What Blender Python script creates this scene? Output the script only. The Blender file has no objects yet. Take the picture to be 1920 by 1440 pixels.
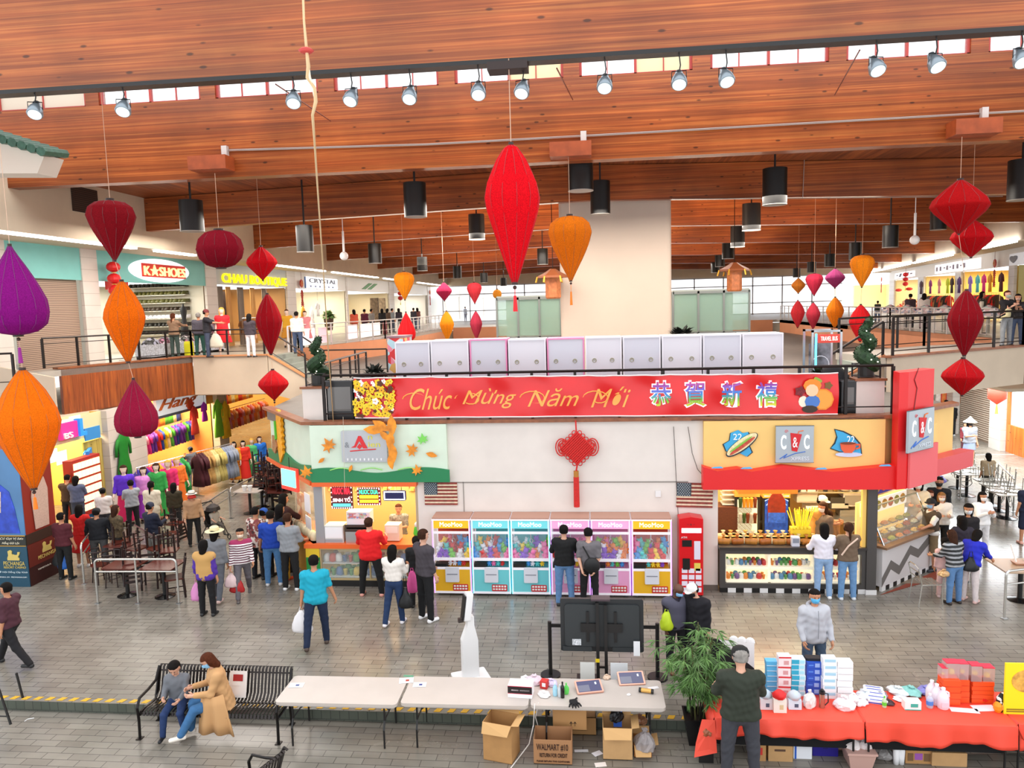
import bpy,math,random
import numpy as np
from mathutils import Vector,Matrix
random.seed(7);rng=np.random.default_rng(7)
R=math.radians
sc=bpy.context.scene
col=sc.collection
# ---------------------------------------------------------------- camera
FPX,CX,CY=1400.0,960.0,720.0
PITCH=math.atan(147/1400);YAW=math.atan(150*math.cos(PITCH)/1400);ROLL=0.028
cF=Vector((-math.sin(YAW)*math.cos(PITCH),math.cos(YAW)*math.cos(PITCH),-math.sin(PITCH)))
_r=Vector((math.cos(YAW),math.sin(YAW),0));_d=cF.cross(_r)
cR=_r*math.cos(ROLL)+_d*math.sin(ROLL);cD=-_r*math.sin(ROLL)+_d*math.cos(ROLL)
cC=Vector((0,0,6.3))
cam_d=bpy.data.cameras.new('camera');cam=bpy.data.objects.new('camera',cam_d);col.objects.link(cam)
cam_d.sensor_fit='HORIZONTAL';cam_d.sensor_width=36;cam_d.lens=36*FPX/1920;cam_d.clip_end=400;cam_d.clip_start=.05
cam.matrix_world=Matrix(((cR.x,-cD.x,-cF.x,cC.x),(cR.y,-cD.y,-cF.y,cC.y),(cR.z,-cD.z,-cF.z,cC.z),(0,0,0,1)))
sc.camera=cam
def ray(px,py):return cR*((px-CX)/FPX)+cD*((py-CY)/FPX)+cF
def G(px,py,z=0.0):
    v=ray(px,py);return cC+v*((z-cC.z)/v.z)
def AY(px,py,y):
    v=ray(px,py);return cC+v*((y)/v.y)
def AX(px,py,x):
    v=ray(px,py);return cC+v*((x)/v.x)
# ---------------------------------------------------------------- world, exposure, daylight
vs=sc.view_settings;vs.view_transform='Standard';vs.look='None';vs.gamma=1.0;vs.exposure=0.5;vs.use_curve_mapping=False
w=bpy.data.worlds.new('daylight');sc.world=w;w.use_nodes=True
bg=w.node_tree.nodes['Background'];bg.inputs[0].default_value=(.93,.96,1,1);bg.inputs[1].default_value=1.35
sc.cycles.max_bounces=6;sc.cycles.diffuse_bounces=3;sc.cycles.glossy_bounces=3;sc.cycles.transparent_max_bounces=12
sc.cycles.transmission_bounces=4;sc.cycles.caustics_reflective=False;sc.cycles.caustics_refractive=False
sc.cycles.use_denoising=True;sc.cycles.sample_clamp_indirect=6
def area(name,loc,rot,sx,sy,energy,colr=(1,1,1)):
    l=bpy.data.lights.new(name,'AREA');l.shape='RECTANGLE';l.size=sx;l.size_y=sy;l.energy=energy;l.color=colr
    o=bpy.data.objects.new(name,l);o.location=loc;o.rotation_euler=rot;col.objects.link(o);return o
area('skylight',(-1,14.8,14.2),(R(8),0,0),26,5,380,(1,.97,.93))
for yy in(22.4,30.5,40,51,63):area('ceiling_fill',(0,yy,9.2),(0,0,0),20,2.2,1300,(1,.92,.82))  # wide unseen area lights added between the beams to lift interior brightness
for yy in(30.5,40,51):area('beam_fill',(0,yy,8.6),(R(180),0,0),22,1.5,700,(1,.86,.68))  # no fixture here: unseen upward fill added to brighten the beams
area('ceiling_fill',(13.4,28.5,3.0),(0,0,0),5,7,900,(.9,.96,1));area('ceiling_fill',(-12.3,24,9.1),(0,0,0),5,5,500,(1,.93,.85))  # unseen fills added: one lifts the dark lower east floor, one the west void
# ---------------------------------------------------------------- materials
def lin(c):
    if isinstance(c,str):
        c=c.lstrip('#');c=[int(c[i:i+2],16)/255 for i in(0,2,4)]
    return tuple((x/12.92 if x<=.04045 else((x+.055)/1.055)**2.4)for x in c[:3])+(1,)
_M={}
def M(c,rough=.6,metal=0,emit=0,alpha=1,noise=0,scale=30,trans=0,spec=.5,bump=0):
    k=('M',c,rough,metal,emit,alpha,noise,scale,trans,spec,bump)
    if k in _M:return _M[k]
    m=bpy.data.materials.new('mat_'+str(c).strip('#'));m.use_nodes=True;nt=m.node_tree;b=nt.nodes['Principled BSDF']
    b.inputs['Base Color'].default_value=lin(c);b.inputs['Roughness'].default_value=rough;b.inputs['Metallic'].default_value=metal
    b.inputs['Specular IOR Level'].default_value=spec
    if emit:b.inputs['Emission Color'].default_value=lin(c);b.inputs['Emission Strength'].default_value=emit
    if alpha<1:b.inputs['Alpha'].default_value=alpha
    if trans:b.inputs['Transmission Weight'].default_value=trans;b.inputs['IOR'].default_value=1.1
    if noise or bump:
        tc=nt.nodes.new('ShaderNodeTexCoord');n=nt.nodes.new('ShaderNodeTexNoise');n.inputs['Scale'].default_value=scale;n.inputs['Detail'].default_value=4
        nt.links.new(tc.outputs['Object'],n.inputs['Vector'])
        if noise:
            r=nt.nodes.new('ShaderNodeValToRGB');L=lin(c)
            r.color_ramp.elements[0].position=.3;r.color_ramp.elements[1].position=.7
            r.color_ramp.elements[0].color=tuple(x*(1-noise)for x in L[:3])+(1,);r.color_ramp.elements[1].color=tuple(min(1,x*(1+noise))for x in L[:3])+(1,)
            nt.links.new(n.outputs['Fac'],r.inputs['Fac']);nt.links.new(r.outputs['Color'],b.inputs['Base Color'])
        if bump:
            bp=nt.nodes.new('ShaderNodeBump');bp.inputs['Strength'].default_value=bump;nt.links.new(n.outputs['Fac'],bp.inputs['Height']);nt.links.new(bp.outputs['Normal'],b.inputs['Normal'])
    _M[k]=m;return m
def nodes_mat(name,rough=.5):
    m=bpy.data.materials.new(name);m.use_nodes=True;nt=m.node_tree;b=nt.nodes['Principled BSDF'];b.inputs['Roughness'].default_value=rough
    tc=nt.nodes.new('ShaderNodeTexCoord');return m,nt,b,tc
def ramp(nt,stops,interp='LINEAR'):
    r=nt.nodes.new('ShaderNodeValToRGB');r.color_ramp.interpolation=interp;e=r.color_ramp.elements
    e[0].position=stops[0][0];e[0].color=lin(stops[0][1]);e[1].position=stops[-1][0];e[1].color=lin(stops[-1][1])
    for p,c in stops[1:-1]:q=e.new(p);q.color=lin(c)
    return r
def mapping(nt,tc,scale,src='Object',rot=(0,0,0),loc=(0,0,0)):
    mp=nt.nodes.new('ShaderNodeMapping');mp.inputs['Scale'].default_value=scale;mp.inputs['Rotation'].default_value=rot;mp.inputs['Location'].default_value=loc
    nt.links.new(tc.outputs[src],mp.inputs['Vector']);return mp
def wood(name,dark,mid,light,axis='X',rough=.35,s=1.0,knots=True):
    m,nt,b,tc=nodes_mat(name,rough)
    sc3={'X':(.16*s,6*s,13*s),'Z':(9*s,9*s,.4*s),'Y':(5*s,.2*s,5*s)}[axis]
    mp=mapping(nt,tc,sc3);n=nt.nodes.new('ShaderNodeTexNoise');n.inputs['Scale'].default_value=1.6;n.inputs['Detail'].default_value=7;n.inputs['Distortion'].default_value=.9
    nt.links.new(mp.outputs[0],n.inputs['Vector'])
    r=ramp(nt,[(.3,dark),(.5,mid),(.68,light)]);nt.links.new(n.outputs['Fac'],r.inputs['Fac'])
    out=r.outputs['Color']
    mp2=mapping(nt,tc,{'X':(.02,.02,7),'Z':(7,.02,.02),'Y':(7,.02,.02)}[axis]);n2=nt.nodes.new('ShaderNodeTexNoise');n2.inputs['Scale'].default_value=1.0;n2.inputs['Detail'].default_value=1
    nt.links.new(mp2.outputs[0],n2.inputs['Vector'])
    n3=nt.nodes.new('ShaderNodeTexNoise');n3.inputs['Scale'].default_value=.55;n3.inputs['Detail'].default_value=5;nt.links.new(tc.outputs['Object'],n3.inputs['Vector'])
    for src,a,f in((n2,(.35,.65),.2),(n3,(.35,.7),.32)):
        rr=nt.nodes.new('ShaderNodeMapRange');rr.inputs[1].default_value=a[0];rr.inputs[2].default_value=a[1];rr.inputs[3].default_value=1-f;rr.inputs[4].default_value=1.12
        nt.links.new(src.outputs['Fac'],rr.inputs[0])
        mx=nt.nodes.new('ShaderNodeMixRGB');mx.blend_type='MULTIPLY';mx.inputs[0].default_value=1
        nt.links.new(out,mx.inputs[1]);nt.links.new(rr.outputs[0],mx.inputs[2]);out=mx.outputs[0]
    if knots:
        mp4=mapping(nt,tc,(1.0,2,2.6));v=nt.nodes.new('ShaderNodeTexVoronoi');v.inputs['Scale'].default_value=1.9;v.feature='F1';nt.links.new(mp4.outputs[0],v.inputs['Vector'])
        rr=nt.nodes.new('ShaderNodeMapRange');rr.inputs[1].default_value=.08;rr.inputs[2].default_value=.14;rr.inputs[3].default_value=.3;rr.inputs[4].default_value=1
        nt.links.new(v.outputs['Distance'],rr.inputs[0]);mx=nt.nodes.new('ShaderNodeMixRGB');mx.blend_type='MULTIPLY';mx.inputs[0].default_value=1
        nt.links.new(out,mx.inputs[1]);nt.links.new(rr.outputs[0],mx.inputs[2]);out=mx.outputs[0]
    nt.links.new(out,b.inputs['Base Color']);return m
def brick_mat(name,c1,c2,cm,bw,rh,mortar=.008,rough=.3,bump=.15,rotz=0,offset=.5,plane='XY',blotch=.25):
    m,nt,b,tc=nodes_mat(name,rough)
    src=tc.outputs['Object']
    if plane!='XY':
        sp=nt.nodes.new('ShaderNodeSeparateXYZ');cb=nt.nodes.new('ShaderNodeCombineXYZ');nt.links.new(src,sp.inputs[0])
        nt.links.new(sp.outputs['X' if plane=='XZ' else 'Y'],cb.inputs['X']);nt.links.new(sp.outputs['Z'],cb.inputs['Y']);src=cb.outputs[0]
    br=nt.nodes.new('ShaderNodeTexBrick');br.inputs['Color1'].default_value=lin(c1);br.inputs['Color2'].default_value=lin(c2);br.inputs['Mortar'].default_value=lin(cm)
    br.inputs['Scale'].default_value=1;br.inputs['Mortar Size'].default_value=mortar;br.inputs['Brick Width'].default_value=bw;br.inputs['Row Height'].default_value=rh;br.offset=offset
    nt.links.new(src,br.inputs['Vector'])
    n=nt.nodes.new('ShaderNodeTexNoise');n.inputs['Scale'].default_value=1.1;n.inputs['Detail'].default_value=6;nt.links.new(tc.outputs['Object'],n.inputs['Vector'])
    rr=nt.nodes.new('ShaderNodeMapRange');rr.inputs[1].default_value=.3;rr.inputs[2].default_value=.7;rr.inputs[3].default_value=1-blotch;rr.inputs[4].default_value=1+blotch*.4;nt.links.new(n.outputs['Fac'],rr.inputs[0])
    mx=nt.nodes.new('ShaderNodeMixRGB');mx.blend_type='MULTIPLY';mx.inputs[0].default_value=1;nt.links.new(br.outputs['Color'],mx.inputs[1]);nt.links.new(rr.outputs[0],mx.inputs[2])
    nt.links.new(mx.outputs[0],b.inputs['Base Color'])
    bp=nt.nodes.new('ShaderNodeBump');bp.inputs['Strength'].default_value=bump;bp.inputs['Distance'].default_value=.01;bp.invert=True;nt.links.new(br.outputs['Fac'],bp.inputs['Height']);nt.links.new(bp.outputs['Normal'],b.inputs['Normal'])
    r2=nt.nodes.new('ShaderNodeMapRange');r2.inputs[3].default_value=rough*.75;r2.inputs[4].default_value=rough*1.5;nt.links.new(n.outputs['Fac'],r2.inputs[0]);nt.links.new(r2.outputs[0],b.inputs['Roughness'])
    return m
def stripes(name,cols,pitch,axis='Z',rough=.8,top=None,interp='CONSTANT'):
    """repeat COLS (list of (start 0..1, colour)) along an object axis"""
    m,nt,b,tc=nodes_mat(name,rough);sp=nt.nodes.new('ShaderNodeSeparateXYZ');nt.links.new(tc.outputs['Object'],sp.inputs[0])
    a=nt.nodes.new('ShaderNodeMath');a.operation='DIVIDE';a.inputs[1].default_value=pitch;nt.links.new(sp.outputs[axis],a.inputs[0])
    f=nt.nodes.new('ShaderNodeMath');f.operation='FRACT';nt.links.new(a.outputs[0],f.inputs[0])
    r=ramp(nt,cols,interp);nt.links.new(f.outputs[0],r.inputs['Fac']);out=r.outputs['Color']
    if top:
        g=nt.nodes.new('ShaderNodeMath');g.operation='GREATER_THAN';g.inputs[1].default_value=top[0];nt.links.new(sp.outputs[axis],g.inputs[0])
        mx=nt.nodes.new('ShaderNodeMixRGB');nt.links.new(g.outputs[0],mx.inputs[0]);nt.links.new(out,mx.inputs[1]);mx.inputs[2].default_value=lin(top[1]);out=mx.outputs[0]
    nt.links.new(out,b.inputs['Base Color']);return m
def blobs(name,cols,scale,rough=.7,emit=0):
    """cells of random colours (prints, goods, flowers)"""
    m,nt,b,tc=nodes_mat(name,rough);v=nt.nodes.new('ShaderNodeTexVoronoi');v.inputs['Scale'].default_value=scale;nt.links.new(tc.outputs['Object'],v.inputs['Vector'])
    sp=nt.nodes.new('ShaderNodeSeparateColor');nt.links.new(v.outputs['Color'],sp.inputs[0])
    r=ramp(nt,[(i/len(cols),c)for i,c in enumerate(cols)],'CONSTANT');nt.links.new(sp.outputs[0],r.inputs['Fac']);nt.links.new(r.outputs['Color'],b.inputs['Base Color'])
    if emit:nt.links.new(r.outputs['Color'],b.inputs['Emission Color']);b.inputs['Emission Strength'].default_value=emit
    return m
# ---------------------------------------------------------------- mesh building
class MB:
    def __init__(s):s.v=[];s.f=[];s.m=[];s.T=Matrix()
    def add(s,vs,fs,mi=0):
        o=len(s.v);T=s.T
        s.v+=[tuple(T@Vector(p))for p in vs];s.f+=[tuple(i+o for i in f)for f in fs];s.m+=[mi]*len(fs);return s
    def box(s,x0,x1,y0,y1,z0,z1,mi=0):
        return s.add([(x0,y0,z0),(x1,y0,z0),(x1,y1,z0),(x0,y1,z0),(x0,y0,z1),(x1,y0,z1),(x1,y1,z1),(x0,y1,z1)],[(0,3,2,1),(4,5,6,7),(0,1,5,4),(1,2,6,5),(2,3,7,6),(3,0,4,7)],mi)
    def rbox(s,x0,x1,y0,y1,z0,z1,r,mi=0,n=3,axis='Z'):
        """box with rounded corners seen along an axis"""
        def prof(a0,a1,b0,b1):
            P=[]
            for cx,cy,t0 in((a1-r,b1-r,0),(a0+r,b1-r,90),(a0+r,b0+r,180),(a1-r,b0+r,270)):
                for i in range(n+1):t=R(t0+90*i/n);P.append((cx+r*math.cos(t),cy+r*math.sin(t)))
            return P
        if axis=='Z':return s.prism(prof(x0,x1,y0,y1),z0,z1,mi)
        if axis=='Y':P=prof(x0,x1,z0,z1);k=len(P);return s.add([(a,y0,b)for a,b in P]+[(a,y1,b)for a,b in P],[tuple(range(k)),tuple(range(2*k-1,k-1,-1))]+[(i,k+i,k+(i+1)%k,(i+1)%k)for i in range(k)],mi)
        P=prof(y0,y1,z0,z1);k=len(P);return s.add([(x0,a,b)for a,b in P]+[(x1,a,b)for a,b in P],[tuple(range(k-1,-1,-1)),tuple(range(k,2*k))]+[(i,(i+1)%k,k+(i+1)%k,k+i)for i in range(k)],mi)
    def prism(s,P,z0,z1,mi=0):
        k=len(P);return s.add([(x,y,z0)for x,y in P]+[(x,y,z1)for x,y in P],[tuple(range(k-1,-1,-1)),tuple(range(k,2*k))]+[(i,(i+1)%k,k+(i+1)%k,k+i)for i in range(k)],mi)
    def plate(s,P,y0,y1,mi=0):
        """outline in x,z extruded along y"""
        k=len(P);return s.add([(x,y0,z)for x,z in P]+[(x,y1,z)for x,z in P],[tuple(range(k)),tuple(range(2*k-1,k-1,-1))]+[(i,k+i,k+(i+1)%k,(i+1)%k)for i in range(k)],mi)
    def quad(s,a,b,c,d,mi=0):return s.add([a,b,c,d],[(0,1,2,3)],mi)
    def tube(s,P,r,n=8,mi=0,close=False,r1=None,sq=1):
        P=[Vector(p)for p in P];k=len(P);vs=[];up=None
        for i,p in enumerate(P):
            if close:t=P[(i+1)%k]-P[i-1]
            else:t=P[min(i+1,k-1)]-P[max(i-1,0)]
            t.normalize()
            if up is None:up=Vector((0,0,1))if abs(t.z)<.9 else Vector((1,0,0))
            a=t.cross(up).normalized();b=a.cross(t).normalized();up=b
            rr=(r[i]if isinstance(r,(list,tuple))else(r if r1 is None else r+(r1-r)*i/(k-1)))
            vs+=[tuple(p+a*math.cos(2*math.pi*j/n)*rr+b*math.sin(2*math.pi*j/n)*rr*sq)for j in range(n)]
        fs=[]
        for i in range(k if close else k-1):
            i2=(i+1)%k
            fs+=[(i*n+j,i*n+(j+1)%n,i2*n+(j+1)%n,i2*n+j)for j in range(n)]
        if not close:fs+=[tuple(range(n-1,-1,-1)),tuple(range((k-1)*n,k*n))]
        return s.add(vs,fs,mi)
    def lathe(s,prof,c=(0,0,0),n=16,mi=0,lobes=0,amp=0,ex=1,ey=1,ph=0):
        """prof: (radius, z) from bottom to top"""
        vs=[];k=len(prof)
        for r,z in prof:
            for j in range(n):
                t=2*math.pi*j/n+ph;q=r*(1+amp*abs(math.cos(lobes*(t-ph)/2))if lobes else 1)
                vs.append((c[0]+q*math.cos(t)*ex,c[1]+q*math.sin(t)*ey,c[2]+z))
        fs=[(i*n+j,i*n+(j+1)%n,(i+1)*n+(j+1)%n,(i+1)*n+j)for i in range(k-1)for j in range(n)]
        fs+=[tuple(range(n-1,-1,-1)),tuple(range((k-1)*n,k*n))]
        return s.add(vs,fs,mi)
    def cyl(s,c,r,h,n=16,mi=0,r1=None):return s.lathe([(r,0),(r if r1 is None else r1,h)],c,n,mi)
    def ball(s,c,r,n=10,mi=0,ex=1,ey=1,ez=1):
        k=max(4,n//2+1);pr=[(max(r*math.sin(math.pi*i/k),r*.02),-r*math.cos(math.pi*i/k)*ez)for i in range(k+1)]
        return s.lathe(pr,c,n,mi,ex=ex,ey=ey)
    def build(s,name,mats,parent=None,loc=None,rot=None,smooth=False,kind=None):
        me=bpy.data.meshes.new(name);me.from_pydata(s.v,[],s.f)
        if not isinstance(mats,(list,tuple)):mats=[mats]
        for m in mats:me.materials.append(m)
        if len(mats)>1:me.polygons.foreach_set('material_index',s.m)
        if smooth is True:me.polygons.foreach_set('use_smooth',[True]*len(s.f))
        me.update()
        if smooth=='auto':autosmooth(me)
        o=bpy.data.objects.new(name,me);col.objects.link(o)
        if parent:o.parent=parent
        if loc is not None:o.location=loc
        if rot is not None:o.rotation_euler=rot
        if kind:o['kind']=kind
        return o
def autosmooth(me,ang=40):
    me.polygons.foreach_set('use_smooth',[True]*len(me.polygons))
    try:me.set_sharp_from_angle(angle=R(ang))
    except Exception:pass
def thing(name,label,cat,loc=(0,0,0),rotz=0,group=None):
    o=bpy.data.objects.new(name,None);o.empty_display_size=.1;col.objects.link(o)
    o.location=loc;o.rotation_euler=(0,0,rotz);o['label']=label;o['category']=cat
    if group:o['group']=group
    return o
def tag(o,label,cat,group=None,kind=None):
    o['label']=label;o['category']=cat
    if group:o['group']=group
    if kind:o['kind']=kind
    return o
def struct(name,mb,m,**k):return mb.build(name,m,kind='structure',**k)
_kids={}
def copy_tree(o,parent=None,kids=None):
    c=o.copy();col.objects.link(c);c.parent=parent
    if parent is not None:c.matrix_parent_inverse=o.matrix_parent_inverse.copy()
    for ch in[x for x in o.children]:copy_tree(ch,c)
    return c
def dup(root,loc,rotz=0,label=None,group=None,scale=None):
    c=copy_tree(root);c.location=loc;c.rotation_euler=(0,0,rotz)
    if label:c['label']=label
    if group:c['group']=group
    if scale:c.scale=(scale,)*3
    return c
def text_mesh(s,size=1.0,shear=0,ext=.004,offset=0,spacing=1.0,bold=0):
    cu=bpy.data.curves.new('lettering','FONT');cu.body=s;cu.size=size;cu.shear=shear;cu.extrude=ext;cu.offset=offset;cu.space_character=spacing;cu.resolution_u=4
    o=bpy.data.objects.new('lettering',cu);col.objects.link(o);dg=bpy.context.evaluated_depsgraph_get();dg.update()
    me=bpy.data.meshes.new_from_object(o.evaluated_get(dg));bpy.data.objects.remove(o);bpy.data.curves.remove(cu);return me
def text(s,box,m,parent=None,name='lettering',y=0,shear=0,ext=.004,offset=0,rot=(R(90),0,0),loc=None,fit=True,spacing=1.0):
    """lettering filling the rectangle box=(x0,x1,z0,z1) of the local x,z plane at depth y"""
    me=text_mesh(s,1.0,shear,ext,offset,spacing);n=len(me.vertices)
    if n==0:return None
    co=np.empty(n*3);me.vertices.foreach_get('co',co);co=co.reshape(-1,3)
    lo,hi=co.min(0),co.max(0);x0,x1,z0,z1=box
    sx=(x1-x0)/max(hi[0]-lo[0],1e-6);sz=(z1-z0)/max(hi[1]-lo[1],1e-6)
    if not fit:sx=sz=min(sx,sz)
    out=np.empty_like(co);out[:,0]=x0+(co[:,0]-lo[0])*sx;out[:,2]=z0+(co[:,1]-lo[1])*sz;out[:,1]=y-co[:,2]-ext
    me.vertices.foreach_set('co',out.ravel());me.materials.clear();me.materials.append(m);me.update()
    o=bpy.data.objects.new(name,me);col.objects.link(o)
    if parent:o.parent=parent
    if loc is not None:o.location=loc
    return o
class Frame:
    """local frame of a vertical face: origin, x direction along the wall (seen from the front, left to right)"""
    def __init__(s,a,b):
        s.a=Vector(a);d=Vector(b)-s.a;s.L=math.hypot(d.x,d.y);s.ang=math.atan2(d.y,d.x)
    def put(s,o):o.location=s.a;o.rotation_euler=(0,0,s.ang);return o
    def hit(s,px,py,off=0):
        """pixel -> (along, height) on the face, moved off in front"""
        n=Vector((math.sin(s.ang),-math.cos(s.ang),0));v=ray(px,py);t=((s.a+n*off-cC).dot(n))/v.dot(n);p=cC+v*t
        u=Vector((math.cos(s.ang),math.sin(s.ang),0));return((p-s.a).dot(u),p.z)
# ================================================================ setting
WOODB=wood('glulam_beam','#803a16','#a05022','#bd6c33','X',.3)
WOODC=wood('ceiling_planks','#7a3a1c','#9a5228','#b06434','Y',.5,knots=False)
WOODV=wood('upright_cladding','#6b2c0a','#94481a','#a9591f','Z',.45,1.0,knots=False)
WOODT=M('#8a5232',.4,noise=.25,scale=8)
FLOORM=brick_mat('floor_tile','#8e887d','#827b71','#5a5650',.42,.155,.006,.22,.25)
FLOORR=brick_mat('riser_tile','#5e6257','#535a50','#3d403a',.15,.15,.006,.35,.2,plane='XZ')
WALLW=M('#e4dbd3',.7,noise=.04,scale=2);WALLB=M('#c9b8a2',.7,noise=.05,scale=1.5);CREAM=M('#d8c7ae',.75,noise=.05,scale=1)
PEACH=M('#cf8d66',.6,noise=.06,scale=1.2);BLK=M('#161414',.4);DKM=M('#2a2422',.35,.6);STEEL=M('#b9bbbd',.28,.9);CHROME=M('#d6d8da',.15,1)
WHT=M('#e9e7e6',.45);TEAL=M('#79bdb6',.6);GLASS=M('#dfeeea',.03,alpha=.14,spec=.8);GOLD=M('#d9a43a',.35,.5)
TILEW=brick_mat('white_wall_tile','#d8cfc6','#d2c8be','#b3a79c',.42,.42,.008,.35,.1,plane='YZ',blotch=.08,offset=0)
UP,MID,SLB=4.65,3.75,3.2
struct('floor',MB().box(-26,26,10.87,84,-.4,0),FLOORM)
struct('floor_lower',MB().box(-16,16,1.5,10.869,-.6,-.17),FLOORM)
struct('trim_1',MB().box(-16,16,10.862,10.869,-.169,-.005),FLOORR)
b=MB();x=-10.6
while x<5:
    b.add([(x,10.90,.002),(x+.10,10.90,.002),(x+.135,11.0,.002),(x+.035,11.0,.002),(x,10.90,.006),(x+.10,10.90,.006),(x+.135,11.0,.006),(x+.035,11.0,.006)],[(0,3,2,1),(4,5,6,7),(0,1,5,4),(1,2,6,5),(2,3,7,6),(3,0,4,7)]);x+=.212
tag(struct('step_edge_marking',b,M('#d8a51e',.5)),'yellow slanted tape dashes along the tiled step edge','marking')
# --- roof
struct('roof_beam',MB().box(-24,20,11.0,11.35,9.80,13.2),WOODB)
struct('roof_beam',MB().box(-22,18,18.9,19.3,9.80,11.78),WOODB)
gz=lambda x:-.027*abs(x)
beamY=[]
for py in(372,421,453,475,490,501):
    v=ray(1300,py);beamY.append((9.58-6.3)*v.y/v.z)
for Yb in beamY:
    xr=12.5+.2*Yb
    for a,c in((-15.5,0),(0,xr)):
        z0,z1=9.66+gz(a),9.66+gz(c)
        struct('roof_beam',MB().add([(a,Yb,z0),(c,Yb,z1),(c,Yb+.3,z1),(a,Yb+.3,z0),(a,Yb,z0+1.12),(c,Yb,z1+1.12),(c,Yb+.3,z1+1.12),(a,Yb+.3,z0+1.12)],[(0,3,2,1),(4,5,6,7),(0,1,5,4),(1,2,6,5),(2,3,7,6),(3,0,4,7)]),WOODB)
for a,c in((-22,0),(0,30)):
    z0,z1=10.8+gz(a),10.8+gz(c)
    struct('ceiling',MB().add([(a,19.3,z0),(c,19.3,z1),(c,84,z1),(a,84,z0),(a,19.3,z0+.15),(c,19.3,z1+.15),(c,84,z1+.15),(a,84,z0+.15)],[(0,3,2,1),(4,5,6,7),(0,1,5,4),(1,2,6,5),(2,3,7,6),(3,0,4,7)]),WOODC)
posts=[(165,190),(380,408),(600,630),(825,855),(1057,1087),(1297,1330),(1550,1582),(1812,1845)]
px_=[(AY(a,170,19.1).x,AY(c,170,19.1).x)for a,c in posts]
px_=[(-18.4,-18)]+px_+[(px_[-1][1]+3,px_[-1][1]+3.4)]
REDF=M('#b5433c',.5)
for i,(a,c)in enumerate(px_):
    struct('roof_post_column',MB().box(a,c,18.95,19.25,11.78,12.9),WOODB)
for i in range(len(px_)-1):
    a,c=px_[i][1],px_[i+1][0];m=(a+c)/2;fr=MB();F=.06
    for q in(a,m-F/2,c-F):fr.box(q,q+F,19.0,19.1,11.78,12.8)
    for q in(11.78,12.74):fr.box(a,c,19.0,19.1,q,q+.05)
    for q in((a+m)/2,(m+c)/2):fr.box(q-.012,q+.012,19.02,19.08,11.7,12.75)
    wn=struct('window_%d'%(i+1),fr,REDF)
    yel=i==6
    pn=MB().box(a+F,m-F/2,19.05,19.06,11.83,12.74,0).box(m+F/2,c-F,19.05,19.06,11.83,12.74,1 if i in(4,5)else 0)
    pn.build('pane',[M('#ffffff',.1,alpha=.12)if i else M('#d8ccb8',.6),M('#f5e6b0',.3,alpha=.75)],wn)
struct('wall_clerestory',MB().box(-22,18,18.95,19.25,12.9,13.3),WOODB)
# --- upper arcade, west side
struct('wall_left',MB().box(-15.75,-15.4,18.2,82,8.7,11.2),CREAM)
struct('ceiling_arcade',MB().box(-22,-15.75,18.2,82,8.7,8.8).box(-15.74,-15.4,18.2,82,8.66,8.699),CREAM)
bx_=12.5
def rx(y,o=0):return 12.5+.2*y+o
struct('wall_right',MB().prism([(rx(20),20),(rx(20,.35),20),(rx(82,.35),82),(rx(82),82)],8.7,10.9),CREAM)
struct('ceiling_arcade',MB().prism([(rx(20,.36),20),(rx(20,7),20),(rx(82,7),82),(rx(82,.36),82)],8.7,8.8),CREAM)
for a,c in((5,262),(300,372),(525,612),(627,710),(722,775),(785,826),(830,848)):
    y0,y1=AX(a,500,-15.4).y,AX(c,500,-15.4).y
    o=tag(MB().box(-15.62,-15.44,y0,y1,8.59,8.655).build('tube_light',M('#ffffff',.4,emit=9)),'white tube light under the bulkhead over the %s'%{5:'teal shoe shop',300:'yellow lettered boutique',525:'white and blue shop sign',627:'green logo shop',722:'far shops by orange lantern',785:'shops by the crimson lantern',830:'last shops'}[a],'light','tube lights along the arcade')
FRb=Frame((rx(82),82,0),(rx(20),20,0))
for i,(a,c)in enumerate(((1849,1910),(1718,1790),(1657,1710),(1630,1652))):
    u0,u1=FRb.hit(a,480)[0],FRb.hit(c,480)[0]
    o=MB().box(u0,u1,-.24,-.06,8.6,8.69).build('tube_light',M('#ffffff',.4,emit=9));FRb.put(o)
    tag(o,'glowing tube light over the colourful dress shops, %s along from the red lanterns'%('first','second','third','fourth')[i],'light','tube lights along the arcade')
EL=[(-17.3,20.0),(-16.95,22.3),(-15.35,27.45),(-12.3,27.45),(-12.3,29.6),(-13.1,32.5),(-11.4,41),(-11.4,60)]
struct('floor_upper',MB().prism([(-24,20)]+EL+[(14.4,60),(14.4,28.5),(16,27),(10.6,25.2),(7.2,22.9),(7.76,20.6),(12.8,23.8),(19.5,24.4),(26,24.4),(30,84),(-24,84)],4.45,UP),M('#a9a39a',.35,noise=.08,scale=2))
MF=[(-6.35,16.31),(6.05,16.31),(8.2,17.9),(8.2,21.5),(7.2,22.9),(10.6,25.2),(14.38,28.5),(14.38,59.9),(-11.38,59.9),(-11.38,41),(-13.08,32.5),(-12.28,29.6),(-10.9,29.6),(-10.9,27.5),(-9.2,24),(-8.5,18.7)]
struct('floor_mezzanine',MB().prism(MF,3.5,MID),M('#6f6a64',.5,noise=.1,scale=3))
def face(name,p,q,z0,z1,m,th=.12,zz=None):
    f=Frame((p[0],p[1],0),(q[0],q[1],0));L=f.L
    o=(MB().box(0,L,0,th,z0,z1)if zz is None else MB().plate(zz(L),0,th)).build(name,m,kind='structure');f.put(o);return f,o
fw,_=face('wall_fascia',(-16.95,22.3),(-15.35,27.45),SLB,UP+.02,WOODV)
fc,_=face('trim_2',(-16.97,22.2),(-15.3,27.4),UP+.021,UP+.08,WOODT,.25)
fb,_=face('wall_fascia',(-15.3,27.38),(-12.3,27.38),SLB,UP+.02,WALLB)
fc,_=face('trim_3',(-15.3,27.3),(-12.3,27.3),UP+.021,UP+.07,M('#c98a5a',.4),.2)
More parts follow.
